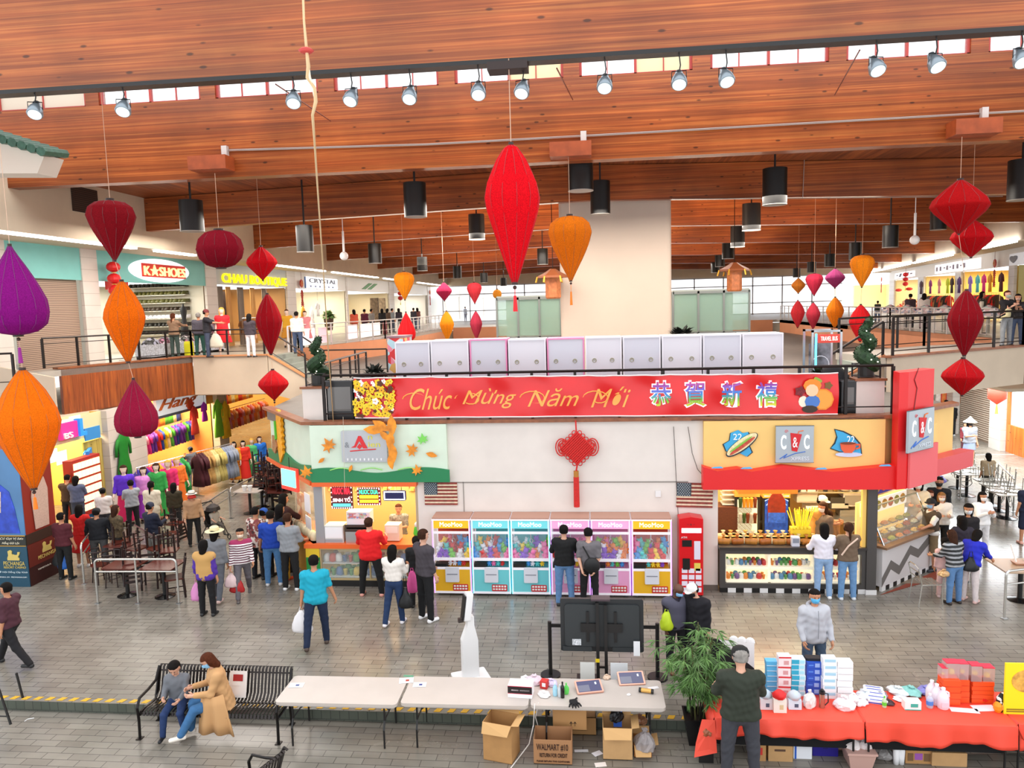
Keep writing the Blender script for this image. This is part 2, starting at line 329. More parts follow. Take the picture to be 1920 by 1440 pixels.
face('wall_fascia',(-13.1,32.4),(-11.4,41),MID,UP,PEACH);face('wall_fascia',(-11.4,41),(-11.4,59),MID,UP,PEACH)
face('wall_fascia',(14.4,59),(14.4,28.6),MID,UP,PEACH)
face('wall_fascia',(-11,59.5),(14,59.5),MID,UP,PEACH)
face('wall_fascia',(-12.28,32.3),(-13.05,32.3),MID,UP,PEACH)
face('wall_fascia',(7.85,20.45),(12.85,23.65),3.55,UP+.01,WALLB,.15);face('trim_4',(7.8,20.35),(12.85,23.58),UP+.011,UP+.06,WOODT,.3)
face('wall_fascia',(12.9,23.68),(20,24.3),3.55,UP+.01,M('#b59c88',.7),.15);face('trim_5',(12.9,23.6),(20,24.2),UP+.011,UP+.06,WOODT,.3)
struct('ceiling_lower',MB().box(-24,-16.6,20,60,SLB-.1,SLB),CREAM);struct('ceiling_lower',MB().prism([(13.2,25.3),(30,26),(30,50),(13.2,50)],SLB-.1,SLB),CREAM)
struct('ceiling_lower',MB().box(-16.59,-12.4,28,60,SLB-.1,SLB),CREAM)
f,_=face('wall_stair',(-12.28,27.40),(-10.85,27.40),0,0,WALLB,.12,lambda L:[(0,SLB),(L,SLB-.4),(L,MID+.05),(0,UP+.02)])
f,_=face('trim_6',(-12.28,27.34),(-10.85,27.34),0,0,M('#c98a5a',.4),.22,lambda L:[(0,UP+.021),(L,MID+.051),(L,MID+.11),(0,UP+.08)])
b=MB()
for i in range(5):b.box(-12.28+.28*i,-12.28+.28*(i+1),27.6,29.6,MID,UP-.18*(i+.02))
struct('stair_floor',b,M('#8f978f',.5))
b=MB()
for i in range(5):b.box(7.3-.28*(i+1)+.5,7.3-.28*i+.5,21.0,22.9,MID+.001,UP-.18*(i+.02))
struct('stair_floor',b,M('#8f978f',.5))
f,_=face('wall_stair',(6.35,20.9),(7.83,20.9),0,0,WALLB,.1,lambda L:[(0,MID+.001),(L,MID+.001),(L,UP),(0,MID+.1)])
f,_=face('trim_7',(6.35,20.85),(7.83,20.85),0,0,M('#b06a38',.4),.2,lambda L:[(0,MID+.101),(L,UP+.001),(L,UP+.07),(0,MID+.17)])
f,_=face('wall_parapet',(-17.6,19.6),(-15.9,20.6),0,0,WALLB,.2,lambda L:[(-.6,SLB),(L,SLB),(L,4.55),(-.6,5.3)])
c0,c1=AY(1047.5,400,26.2).x,AY(1258.5,400,26.2).x
struct('shaft_column',MB().rbox(c0,c1,26.15,29.6,MID,10.7,.12),M('#c6b4a4',.65,noise=.05,scale=.5))
struct('wall_kiosk_back',MB().box(-7.0,7.4,20.9,21.0,0,3.5),M('#d8b98a',.7));struct('wall_kiosk_side',MB().box(-7.1,-7.0,18.6,20.9,0,3.5),WALLW);struct('wall_kiosk_side',MB().box(7.3,7.4,18.3,20.9,0,3.5),WALLW)
struct('wall_under',MB().box(-10.9,-10.8,27.6,40,0,3.5),WALLB)
e=MB()
for i in range(14):e.box(-16+3*i-.06,-16+3*i+.06,81,81.1,UP,8.6)
for z in(UP+.02,5.8,7.6,8.5):e.box(-16,26,81,81.1,z,z+.1)
wn=struct('window_12',e,M('#c9ccd6',.4))
MB().box(-16,26,81.04,81.05,UP+.1,8.5).build('pane',M('#ffffff',.1,alpha=.1),wn)
struct('wall_end',MB().box(-20,32,81.2,81.6,8.6,11),CREAM);struct('wall_end',MB().box(-26,30,60.2,60.4,0,4.4),CREAM)
# ---------------- railings
def railing(pts,z,h,label,posts_every=1.5,m=None,name='railing',infill=2,cat='railing',group=None):
    m=m or DKM;t=thing(name,label,cat,(0,0,0),group=group)
    for a,c in zip(pts,pts[1:]):
        a3=Vector((a[0],a[1],a[2]if len(a)>2 else z));c3=Vector((c[0],c[1],c[2]if len(c)>2 else z));L=(c3-a3).length;n=max(1,round(L/posts_every))
        up=Vector((0,0,1));MB().tube([a3+up*h,c3+up*h],.032,6).build('handrail',m,t)
        for k in range(infill):
            q=h*(.12+.7*k/max(1,infill-1))if infill>1 else h*.15
            MB().tube([a3+up*q,c3+up*q],.014,5).build('rail',m,t)
        for k in range(n+1):
            p=a3+(c3-a3)*(k/n);MB().box(p.x-.03,p.x+.03,p.y-.03,p.y+.03,p.z,p.z+h-.02).build('post',m,t)
    return t
railing([(-17.2,21.9),(-15.33,27.4),(-12.4,27.4)],UP+.08,.95,'black steel railing above the wood-clad balcony of the shoe shop',1.25)
WR=M('#d9d4d2',.3,.4)
railing([(-12.35,29.6),(-13.1,32.5),(-11.45,41),(-11.45,59)],UP,1.05,'pale metal railing along the far walkway above a peach wall',1.4,WR,infill=3)
railing([(14.45,59),(14.45,38),(14.45,28.6)],UP,1.05,'pale metal railing before the bright dress shops, behind the dark walkway rail',1.2,WR,infill=3)
railing([(7.9,20.55),(12.85,23.75),(20,24.35)],UP+.06,1.02,'black steel railing on the near edge of the beige walkway with a couple',1.6)
railing([(7.25,22.8),(10.6,25.1),(15.9,26.9)],UP,1.0,'second dark railing just behind the walkway edge with the spiral topiary',1.6)
railing([(-12.2,27.5,UP),(-10.85,27.5,MID)],UP,.95,'sloping black handrail on the near side of the tiled stairs',1.3,infill=1)
railing([(-12.2,29.5,UP),(-10.85,29.5,MID),(-8.2,29.5,MID)],UP,.95,'sloping black handrail behind the stairs, before the peach wall',1.3,infill=1)
railing([(7.8,20.95,UP),(6.4,20.95,MID)],UP,.95,'short sloping handrail of the stair near the travel bus frame',1.3,infill=1)
railing([(-7.9,21,MID),(-8.3,27,MID)],MID,1.0,'dark mezzanine railing behind the white corner pillar',1.3,infill=2)
railing([(-17.3,19.1,4.4),(-16.3,19.55,4.4)],4.4,.95,'black rail corner above the big orange lantern',1.0,infill=1)
# ================================================================ kiosk block
KY=16.1
W=lambda px,py,y=KY:AY(px,py,y)
xA,xB=W(786,1000).x,W(1346,1000).x
zT=W(1100,795).z
struct('wall_front',MB().box(xA,xB,KY,KY+.2,0,3.755),WALLW)
struct('trim_8',MB().box(xA+.5,W(1290,900).x,KY-.015,KY-.001,W(1000,905).z,W(1000,903).z).box(W(869,900).x-.015,W(869,900).x,KY-.015,KY-.001,0,W(1000,903).z),M('#8e867f',.5))
struct('trim_9',MB().prism([(-6.5,16.0),(6.2,16.0),(8.3,17.75),(8.3,18.1),(6.1,16.3),(-6.4,16.3),(-8.45,18.9),(-8.65,18.75)],3.76,3.83),WOODT)
struct('baseboard_front',MB().box(W(1306,1000).x,xB,KY-.02,KY-.001,0,.12),M('#6f655c',.5))
front_rail=railing([(-6.0,16.2),(6.25,16.2)],3.83,1.02,'black platform railing carrying the long red banner',.95,infill=1)
def pillar(a,c,yt,yb,label,Yp=16.5):
    x0,x1=AY(a,yt,Yp).x,AY(c,yt,Yp).x;zt=AY((a+c)/2,yt,Yp).z
    t=thing('planter_pedestal',label,'pedestal',((x0+x1)/2,Yp+.28,3.83));w_=(x1-x0)/2
    MB().box(-w_,w_,-.28,.28,-.08,zt-3.83).build('pedestal_body',WALLW,t);MB().box(-w_-.04,w_+.04,-.32,.32,zt-3.83,zt-3.78).build('cap',WOODT,t);return(x0+x1)/2,Yp+.28,zt+.05
PL=pillar(566,613,729,793,'square white corner pedestal under the spiral topiary near the stairs')
PR=pillar(1606,1659,714,783,'square white pedestal under the topiary beside the red pylon')
def topiary(p,H,label,flip=1):
    t=thing('spiral_topiary',label,'topiary',p)
    fr=MB()
    for sx in(-.22,.22):
        for sy in(-.2,.2):fr.box(sx-.015,sx+.015,sy-.015,sy+.015,0,.3)
    for z in(.02,.28):fr.box(-.23,.23,-.21,-.19,z,z+.02).box(-.23,.23,.19,.21,z,z+.02).box(-.23,-.21,-.2,.2,z,z+.02).box(.21,.23,-.2,.2,z,z+.02)
    fr.build('planter_frame',BLK,t);MB().cyl((0,0,.02),.16,.22,14).build('pot',M('#23201d',.5),t)
    P=[Vector((math.cos(a)*r,math.sin(a)*r,z))for a,r,z in[(flip*i/40*2*math.pi*2.1,.13*(1-i/55),.25+i/40*(H-.3))for i in range(41)]]
    lf=MB();rr=[(.17-.09*i/40)for i in range(41)]
    lf.tube(P,rr,9)
    for i in range(700):
        k=random.random()*40;i0=int(k);q=P[i0];r0=rr[i0];d=Vector((random.gauss(0,1),random.gauss(0,1),random.gauss(0,1))).normalized();c=q+d*r0*.95;e=d.cross(Vector((random.random(),random.random(),.3))).normalized()*.022;g=d*.035
        lf.add([c-e,c+g,c+e,c-g*.3+e*.2],[(0,1,2,3)])
    lf.build('foliage',M('#1c3a1a',.7,noise=.5,scale=14),t)
    MB().tube([(0,0,.1),(0,0,H-.1)],.012,6).build('stem',M('#3a2a1c'),t)
    for i in range(16):
        k=2+i*2.4;q=P[int(k)];a=random.random()*6.28
        MB().ball(q+Vector((math.cos(a),math.sin(a)*1,0))*rr[int(k)]*1.02+Vector((0,-.02,0)),.014,6).build('fairy_light',M('#fff6e0',.4,emit=4),t)
topiary(PL,1.15,'spiral topiary with fairy lights beside the tiled stairs')
topiary(PR,1.3,'spiral topiary with fairy lights beside the red pylon',-1)
xs0=W(566,800).x;xs1=W(838,800).x;z0=W(700,893).z;zo=W(700,909).z
GRN=M('#1f7f4e',.5);PALE=M('#d6e6d2',.5,noise=.04,scale=2);ORG=M('#e8642a',.5)
SA,SB=Vector((-6.3,16.08,0)),Vector((-8.45,18.75,0));SL=Frame(SB,SA)
kl=thing('kiosk_fascia','pale green kiosk fascia with leaves, green hills and an orange band','sign',(0,0,0))
MB().box(-6.3,xs1,15.98,KY-.001,z0-.02,3.75).build('panel',PALE,kl)
o=MB().box(0,SL.L,0,.12,z0-.02,3.75).build('panel',PALE,kl);SL.put(o)
def wavy(x0,x1,zb,zt,amp,n=40,ph=0):return[(x0,zb),(x1,zb)]+[(x1+(x0-x1)*i/n,zt+amp*math.sin(ph+9*i/n))for i in range(n+1)]
gx1=W(845,880).x
MB().plate(wavy(-6.3,gx1,z0-.1,z0+.17,.06),15.93,15.979).build('hill_board',GRN,kl)
o=MB().plate(wavy(-.15,SL.L,z0-.1,z0+.2,.06,ph=2),-.06,-.001).build('hill_board',GRN,kl);SL.put(o)
MB().box(-6.3,xA+.02,15.92,KY,zo,z0-.101).build('band',ORG,kl);o=MB().box(-.2,SL.L,-.1,.1,zo,z0-.101).build('band',ORG,kl);SL.put(o)
hl=MB()
for cx in(-5.6,-4.9,-4.05):hl.tube([(cx+.5*t-.25,15.922,z0+.18+.05*math.sin(3.1*t))for t in[i/8 for i in range(9)]],.012,4)
hl.build('highlight',M('#9be37a',.5),kl)
def leaf(name,cx,cz,s,ang,c,parent,y=15.97,kind=0):
    """maple-like or plain leaf outline"""
    if kind:P=[(0,-.1),(.25,-.35),(.2,-.1),(.55,-.15),(.35,.1),(.6,.35),(.25,.3),(.1,.75),(-.1,.3),(-.4,.5),(-.3,.15),(-.6,0),(-.25,-.1),(-.3,-.4)]
    else:P=[(0,-.5),(.12,-.3),(.24,0),(.2,.25),(0,.6),(-.2,.3),(-.24,0),(-.14,-.3)]
    ca,sa=math.cos(ang),math.sin(ang);Q=[(cx+s*(x*ca-z*sa),cz+s*(x*sa+z*ca))for x,z in P]
    if sum(Q[i][0]*Q[(i+1)%len(Q)][1]-Q[(i+1)%len(Q)][0]*Q[i][1]for i in range(len(Q)))<0:Q=Q[::-1]
    o=MB().plate(Q,y-.02,y).build(name,c,parent);return o
OLF=M('#ef8d1e',.5,noise=.35,scale=7)
for a,bb,s,r_,kd,cm in((617,838,.3,.6,1,OLF),(602,864,.17,-.9,0,OLF),(657,879,.16,-.4,0,OLF),(792,826,.22,.2,1,M('#7bd35a')),(774,846,.26,.9,1,OLF),(810,853,.24,1.3,0,OLF),(782,884,.22,.3,1,OLF),(574,888,.26,.3,1,OLF)):
    p=W(a,bb,15.9);leaf('leaf_cutout',p.x,p.z,s,r_,cm,kl,15.92,kd)
for a,bb,s,r_ in((702,806,.42,1.5),(716,799,.4,1.0),(735,800,.44,0),(722,818,.3,.7),(732,828,.4,-.1),(737,850,.42,.1),(733,868,.3,.2)):
    p=W(a,bb,15.82);leaf('leaf_cutout',p.x,p.z,s,r_,OLF,kl,15.84-s*.05,0)
p,q=W(639,808,15.92),W(727,866,15.92)
MB().rbox(p.x,q.x,15.90,15.978,q.z,p.z,.03,axis='Y').build('logo_plate',M('#b4b7bb',.3,.3),kl)
m=(p.z+q.z)/2;RD=M('#d8232a',.4)
MB().plate([(p.x+.22,m-.02),(p.x+.3,m+.02),(p.x+.4,m+.24),(p.x+.46,m+.24),(p.x+.6,m-.04),(p.x+.5,m-.04),(p.x+.42,m+.13),(p.x+.33,m-.02)],15.885,15.899).build('emblem',RD,kl)
MB().plate([(p.x+.36,m-.01),(p.x+.42,m-.06),(p.x+.48,m),(p.x+.42,m+.07)],15.885,15.899).build('emblem',RD,kl)
MB().tube([(p.x+.2,15.89,m-.1),(p.x+.45,15.89,m-.08),(q.x-.25,15.89,m-.06)],.012,5).build('underline',RD,kl)
text('n\nien',(p.x+.62,q.x-.15,m-.01,m+.24),M('#e3d94c'),kl,y=15.897);text('▪ ▪ ▪ ▪ ▪ ▪ ▪ ▪ ▪',(p.x+.12,q.x-.12,q.z+.04,q.z+.09),M('#e9e9ea'),kl,y=15.897)
text('&',(p.x+.08,p.x+.18,m-.02,m+.1),M('#8d9196'),kl,y=15.897)
cn=MB();P=[]
for i in range(15):P.append((.35+.1*(i%2),z0+.15+i*.075))
P+=[(.2,z0+1.3),(.02,z0+1.3),(-.05,z0+.9),(-.02,z0+.3),(.12,z0-.05)]
o=MB().plate([(x+.95,z)for x,z in P],-.1,-.03).build('corn_cutout',M('#f0a51f',.5,noise=.2,scale=9),kl);SL.put(o)
o=MB().plate([(.86,z0+.5),(.95,z0+.55),(.92,z0+1.0),(.85,z0+1.0)],-.14,-.101).build('husk_cutout',M('#55c23a'),kl);SL.put(o)
o=MB().plate([(.55,z0+.2),(.8,z0+.15),(.98,z0+.35),(.85,z0+.6),(.6,z0+.6)],-.14,-.101).build('fruit_cutout',M('#a2734c',noise=.4,scale=20),kl);SL.put(o)
YEL=M('#f2c878',.55,noise=.03,scale=2);REDC=M('#e01d20',.45);SAL=M('#e0555a',.45)
ck=thing('kiosk_fascia','yellow kiosk fascia with sandwich and cup pictures over a red wavy awning','sign',(0,0,0))
cx0,cx1=W(1318,850).x,6.02;ztc=W(1480,800).z;zr1=W(1480,876).z;zr0=W(1480,910).z
MB().box(cx0,cx1+.02,15.98,KY-.001,zr0+.05,3.75).build('panel',YEL,ck)
CA,CB=Vector((6.0,16.02,0)),Vector((8.25,17.9,0));SR=Frame(CA,CB)
o=MB().box(0,SR.L,0,.12,zr0+.05,3.75).build('panel',YEL,ck);SR.put(o)
P=[W(x,y,15.75)for x,y in((1318,908),(1318,875),(1345,883),(1385,878),(1408,884),(1470,874),(1560,884),(1645,873),(1650,908))]
MB().plate([(P[0].x,zr0),(6.2,zr0),(6.2,P[7].z)]+[(p.x,p.z)for p in P[6:0:-1]],15.72,15.979).build('awning',REDC,ck)
o=MB().box(.05,SR.L+.35,-.3,-.001,zr0,zr0+.38).build('awning',SAL,ck);SR.put(o)
for a,bb in((1345,878),(1400,879),(1540,880),(1660,874)):
    p=W(a,bb,15.7);MB().plate([(p.x-.12,p.z),(p.x+.12,p.z),(p.x+.08,p.z+.035),(p.x-.07,p.z+.025)],15.69,15.719).build('blue_tip',M('#58b2e8'),ck)
BLU=M('#3aa6d8',.5);OUT=M('#1c2c3c',.5)
def flat(P,y,m,name='picture',th=.015):
    Q=[(W(a,bb,y).x,W(a,bb,y).z)for a,bb in P]
    if sum(Q[i][0]*Q[(i+1)%len(Q)][1]-Q[(i+1)%len(Q)][0]*Q[i][1]for i in range(len(Q)))<0:Q=Q[::-1]
    return MB().plate(Q,y-th,y).build(name,m,ck)
def ell(cx,cy,a,bb,n=20,rot=0):return[(cx+a*math.cos(t)*math.cos(rot)-bb*math.sin(t)*math.sin(rot),cy+a*math.cos(t)*math.sin(rot)+bb*math.sin(t)*math.cos(rot))for t in[2*math.pi*i/n for i in range(n)]]
splash=[(1357,833),(1368,826),(1370,812),(1384,806),(1392,812),(1402,810),(1408,824),(1404,836),(1409,848),(1400,856),(1388,850),(1376,850),(1362,846)]
flat([(x-1383+(x-1383)*.1+1383,y)for x,y in splash],15.975,OUT);flat(splash,15.958,BLU)
flat(ell(1391,834,36,11,24,-.62),15.94,OUT);flat(ell(1391,833,34,9.5,24,-.62),15.922,M('#f3dfae',noise=.2,scale=20));flat(ell(1392,836,29,3.5,24,-.62),15.904,M('#c5503a',noise=.3,scale=30));flat(ell(1389,833,26,1.6,24,-.62),15.887,M('#7fbf45'))
text('22',(W(1372,826).x,W(1388,826).x,W(1372,822).z,W(1372,811).z),M('#ffffff'),ck,y=15.94)
cup=[(1566,806),(1580,810),(1600,820),(1612,834),(1614,850),(1590,848),(1574,846),(1558,840),(1566,832),(1570,820)]
flat([(x+(-2 if x<1580 else 2),y+(1 if y>835 else-2))for x,y in cup],15.975,OUT);flat(cup,15.958,BLU);flat(ell(1591,852,25,4.5),15.94,M('#c9d3ee'));flat([(1575,831),(1605,831),(1603,842),(1597,849),(1583,849),(1577,842)],15.922,M('#e25f38'));flat(ell(1590,831,14.5,2.2),15.905,M('#7c3418'));flat([(1605,832),(1613,832),(1613,840),(1604,843),(1604,840),(1610,838),(1610,835),(1605,835)],15.922,M('#e25f38'))
text('22',(W(1583,826).x,W(1597,826).x,W(1583,828).z,W(1583,815).z),M('#ffffff'),ck,y=15.94)
def logo(parent,x0,x1,z0,z1,fr=None,y=0):
    """grey plate with two Cs, a red cup and a blue swash"""
    g=thing('logo_sign','grey square sign with white letters and a red drink cup, %s'%('on the yellow front' if fr is None else 'on the red pylon'),'sign');wd,h=x1-x0,z1-z0
    if fr is None:g.location=(x0,y,z0)
    else:
        u=Vector((math.cos(fr.ang),math.sin(fr.ang),0));g.location=fr.a+u*x0+Vector((math.sin(fr.ang),-math.cos(fr.ang),0))*(-y);g.location.z=z0;g.rotation_euler=(0,0,fr.ang)
    MB().box(0,wd,-.05,0,0,h).build('plate',M('#a9b2b8',.35,.2),g);MB().box(-.01,wd+.01,-.045,-.002,-.01,0).box(-.01,wd+.01,-.045,-.002,h,h+.01).build('rim',M('#5b6266'),g)
    for a in(.13,.74):text('C',(wd*a,wd*(a+.14),h*.37,h*.76),M('#ffffff',emit=.5),g,y=-.052,offset=.02)
    MB().plate([(wd*.42,h*.33),(wd*.56,h*.3),(wd*.68,h*.78),(wd*.38,h*.82)],-.065,-.051).build('cup_emblem',M('#cf1f28'),g)
    text('&',(wd*.44,wd*.57,h*.42,h*.7),M('#ffffff'),g,y=-.066)
    MB().tube([(wd*.58,-.06,h*.78),(wd*.6,-.06,h*.86),(wd*.72,-.06,h*.88)],wd*.012,5).build('straw',M('#e8702a'),g)
    MB().tube([(wd*(.27+.05*math.cos(t)*(1-t/9)),-.055,h*(.86+.05*math.sin(t)*(1-t/9)))for t in[i*.6 for i in range(14)]],wd*.008,4).build('swirl',M('#e0767a'),g)
    MB().tube([(wd*.1,-.055,h*.1),(wd*.3,-.055,h*.24),(wd*.2,-.055,h*.12),(wd*.5,-.055,h*.25),(wd*.78,-.055,h*.3)],wd*.012,5).build('swash',M('#3a6fc4'),g)
    text('XPRESS',(wd*.4,wd*.88,h*.06,h*.16),M('#dfe6ee'),g,y=-.052);return g
p,q=W(1454,799,15.93),W(1524,866,15.93);logo(None,p.x,q.x,q.z,p.z,None,15.93)
py_=thing('sign_pylon','tall red slab pylon with a jagged crack rising above the awning','pylon')
u=Vector((math.cos(SR.ang),math.sin(SR.ang)));pf=Vector((6.12,15.74));pa=AY(1692,780,15.85);pf=Vector((AY(1674,780,15.9).x,15.62));pe=Vector((AY(1692,780,15.95).x,15.7));pz0=zr0+.02;pz1=AY(1690,697,15.8).z
pg=pe+u*1.0
MB().prism([(pf.x,pf.y),(pe.x,pe.y),(pg.x,pg.y),(pg.x-.15,pg.y+.2),(pf.x+.02,pf.y+.36)],pz0,pz1).build('slab',REDC,py_)
FP=Frame((pe.x,pe.y,0),(pg.x,pg.y,0))
cr=[FP.hit(a,bb)for a,bb in((1722,690),(1714,712),(1719,728),(1713,768),(1711,800),(1704,870))]
o=MB().tube([(a,-.004,z)for a,z in cr],.012,4).build('crack',M('#7c1a1c'),py_);FP.put(o)
o=MB().box(.05,1.15,-.05,-.006,pz0,AY(1700,838,15.9).z).build('lower_panel',M('#e8666a'),py_);FP.put(o)
a0,z1_=FP.hit(1703,772,.1);a1,z0_=FP.hit(1748,838,.1);logo(None,a0,a1,z0_,z1_,FP,-.07)
o=MB().box(1.0,1.3,.05,.2,pz0+.45,pz0+1.2).build('yellow_panel',YEL,py_);FP.put(o)
o=text('568',(.35,.7,zr0+.06,zr0+.2),BLK,ck,y=-.302,name='number');SR.put(o)
MB().tube([(6.0-.3*i,15.97,3.79-.02*(i%2))for i in range(14)],.008,4).build('ledge_cable',M('#4a2f24')).update_tag()
tag(bpy.data.objects['ledge_cable'],'thin sagging light cable along the brown ledge above the yellow fascia','cable')
for n_,P in(('hanging_cable',((1263,800),(1268,900),(1272,975))),('hanging_cable',((1290,800),(1298,850),(1308,880),(1317,890)))):
    o=MB().tube([W(a,bb,16.07)for a,bb in P],.006,4).build(n_,M('#4c4744'));tag(o,'thin dark cable hanging straight down the wall to the red machine' if P[0][0]==1263 else 'thin loose cable curving down the wall to the red awning','cable')
# ================================================================ shops
def inst(me,name,m,loc,rot=(0,0,0),scale=(1,1,1),parent=None,label=None,cat=None,group=None):
    o=bpy.data.objects.new(name,me);col.objects.link(o);o.location=loc;o.rotation_euler=rot;o.scale=scale if isinstance(scale,(tuple,list))else(scale,)*3
    if parent:o.parent=parent
    if m is not None:
        if len(me.materials)==0:me.materials.append(m)
        o.material_slots[0].link='OBJECT';o.material_slots[0].material=m
    if label:tag(o,label,cat,group)
    return o
def mesh_only(mb,name,smooth=True):
    me=bpy.data.meshes.new(name);me.from_pydata(mb.v,[],mb.f);me.polygons.foreach_set('use_smooth',[smooth]*len(mb.f));me.materials.append(M('#cccccc'));me.update();return me
def garment_mesh(h=1.2,w=.22,flare=.26,th=.07,name='garment'):
    b=MB();n=18
    b.lathe([(.02,0),(flare,.002),(flare*.93,h*.25),(w*.8,h*.55),(w*.95,h*.75),(w*1.0,h*.86),(w*.55,h*.94),(.05,h)],n=n,ex=1,ey=th/.22,lobes=9,amp=.07)
    for s in(-1,1):b.tube([(s*w*.85,0,h*.86),(s*(w+.05),0,h*.72),(s*(w+.07),.01,h*.52)],[.055,.045,.04],6)
    b.tube([(0,0,h),(0,0,h+.05),(.03,0,h+.08)],.006,4)
    return mesh_only(b,name)
GM=[garment_mesh(1.15,.2,.26,.07),garment_mesh(.75,.2,.2,.07),garment_mesh(1.35,.18,.34,.08)]
def bay(fr,u0,u1,z0,z1,depth,mwall,power=0,lc=(1,.9,.75),n_=0,flr=True):
    o=MB().box(u0,u1,depth,depth+.1,z0,z1).box(u0-.02,u0,.05,depth,z0,z1).box(u1,u1+.02,.05,depth,z0,z1).build('wall_shop',mwall,kind='structure');fr.put(o)
    if power:
        l=bpy.data.lights.new('shop_light','AREA');l.shape='RECTANGLE';l.size=(u1-u0)*.8;l.size_y=depth*.6;l.energy=power;l.color=lc
        lo=bpy.data.objects.new('shop_light',l);col.objects.link(lo);lo.rotation_euler=(0,0,fr.ang)
        u=Vector((math.cos(fr.ang),math.sin(fr.ang),0));n=Vector((math.sin(fr.ang),-math.cos(fr.ang),0));lo.location=fr.a+u*(u0+u1)/2-n*depth*.45+Vector((0,0,z1-.12))
def at(fr,u,off,z):
    d=Vector((math.cos(fr.ang),math.sin(fr.ang),0));n=Vector((math.sin(fr.ang),-math.cos(fr.ang),0));p=fr.a+d*u+n*off;p.z=z;return p
UL=Frame((-17.7,20,0),(-17.7,82,0));ul=lambda px,py=560:UL.hit(px,py)
def panel(fr,a,b_,zt,zb,m,name='panel',off=0,th=.1,parent=None,kind='structure'):
    o=MB().box(a,b_,-off-th,-off,zb,zt).build(name,m,parent,kind=kind if parent is None else None);fr.put(o);return o
ZB=ul(90,500)[1]
SHUT=stripes('roller_shutter',[(0,'#6d5a50'),(.35,'#b79c86'),(.8,'#8a7160')],.06,'Z',.5)
zfas=7.95;WTR=M('#e7e2dc',.5)
u=lambda px:ul(px)[0]
TEALB=M('#7cc4bd',.5,noise=.03,scale=2)
panel(UL,u(-60),u(12),8.7,UP,TILEW,'wall_pier');
for a,c,m in((12,152,TEALB),(182,384,TEALB),(404,536,M('#b9bec0',.5)),(552,647,WTR),(650,728,WTR),(737,800,WTR),(806,860,WTR),(864,905,WTR),(908,950,WTR)):
    panel(UL,u(a),u(c),8.7,zfas-.35 if a<400 else zfas-.25,m,'wall_fascia',0,.08)
for a,c in((152,182),(384,404),(536,552),(647,650),(728,737),(800,806),(860,864),(905,908),(950,960)):
    panel(UL,u(a),u(c),8.7,UP,TILEW,'wall_pier',0,.12)
panel(UL,u(960),62,8.7,8.0,WTR,'wall_fascia')
sh=panel(UL,u(30),u(150),zfas-.33,UP,SHUT,'roller_shutter',-.12,.03,kind=None);tag(sh,'closed brown roller shutter under the plain teal band on the upper floor','shutter')
bay(UL,u(182),u(384),UP,zfas-.3,4,M('#d9d3c2',.7),260,(1,.95,.85));bay(UL,u(404),u(536),UP,zfas-.25,3.5,M('#c9a06a',.7),160,(1,.8,.55))
bay(UL,u(552),u(647),UP,zfas-.25,4,M('#efe6cf',.7),260,(1,.95,.8));bay(UL,u(650),u(728),UP,zfas-.25,4,M('#e6d9b8',.7),220);bay(UL,u(737),u(800),UP,zfas-.25,4,M('#f3efe4',.7),250);bay(UL,u(806),u(860),UP,zfas-.25,4,M('#efeee8',.7),250);bay(UL,u(864),60,UP,zfas-.25,4,M('#f1f1ee',.7),900)
def sign(fr,px0,px1,py,zt,zb,m,label,off=.12,name='shop_sign',round_=0,letters=None,lm=None,box=(.1,.9,.2,.8),shear=0,emit=0,th=.12,lo=0):
    a,c=fr.hit(px0,py)[0],fr.hit(px1,py)[0];t=thing(name,label,'sign',at(fr,a,off,0),fr.ang);L=c-a
    if round_:MB().plate([(L/2+L/2*math.cos(q),(zt+zb)/2+(zt-zb)/2*math.sin(q))for q in[2*math.pi*i/32 for i in range(32)]],-th+.1,.1).build('board',m,t)
    elif m:MB().box(0,L,-th+.1,.1,zb,zt).build('board',m,t)
    if letters:text(letters,(L*box[0],L*box[1],zb+(zt-zb)*box[2],zb+(zt-zb)*box[3]),lm,t,y=-th+.1,shear=shear,ext=.03,offset=lo)
    return t,L
s,L=sign(UL,236,348,500,8.6,7.65,M('#f6e9ee',.4,emit=.7),'oval white sign with red and cream letters on the teal band of the shoe shop',round_=1)
MB().box(L*.18,L*.92,-.05,-.021,7.85,8.38).build('letter_backing',M('#e03028',.5),s);text('K★SHOES',(L*.2,L*.9,7.9,8.34),M('#fbe9a0',emit=.8),s,y=-.055,ext=.03)
sign(UL,412,533,520,8.25,7.72,None,'big yellow letters of the boutique sign on a grey fascia',off=.07,letters='CHAU BOUTIQUE',lm=M('#ffe700',emit=1.1),box=(0,1,0,1),lo=.012)
s,L=sign(UL,570,629,530,8.45,7.75,M('#fbfbff',emit=1.0),'white lit box sign with blue edge and grey capital letters',letters='CRYSTAL',lm=M('#7c7f88'),box=(.08,.95,.5,.9));text('▪ ▪ ▪ ▪ ▪ ▪',(L*.1,L*.85,7.82,7.94),M('#8f97b8'),s,y=-.03)
MB().box(-.12,0,-.02,.1,7.75,8.45).build('side_band',M('#5b7fc0'),s)
s,L=sign(UL,672,706,540,8.4,7.8,None,'green slanted logo on the pale fascia above a hat shop');MB().plate([(L*.1,7.9),(L*.3,7.9),(L*.7,8.4),(L*.5,8.4)],0,.08).plate([(L*.4,7.9),(L*.6,7.9),(L,8.4),(L*.8,8.4)],0,.08).build('logo',M('#5f8f5c'),s)
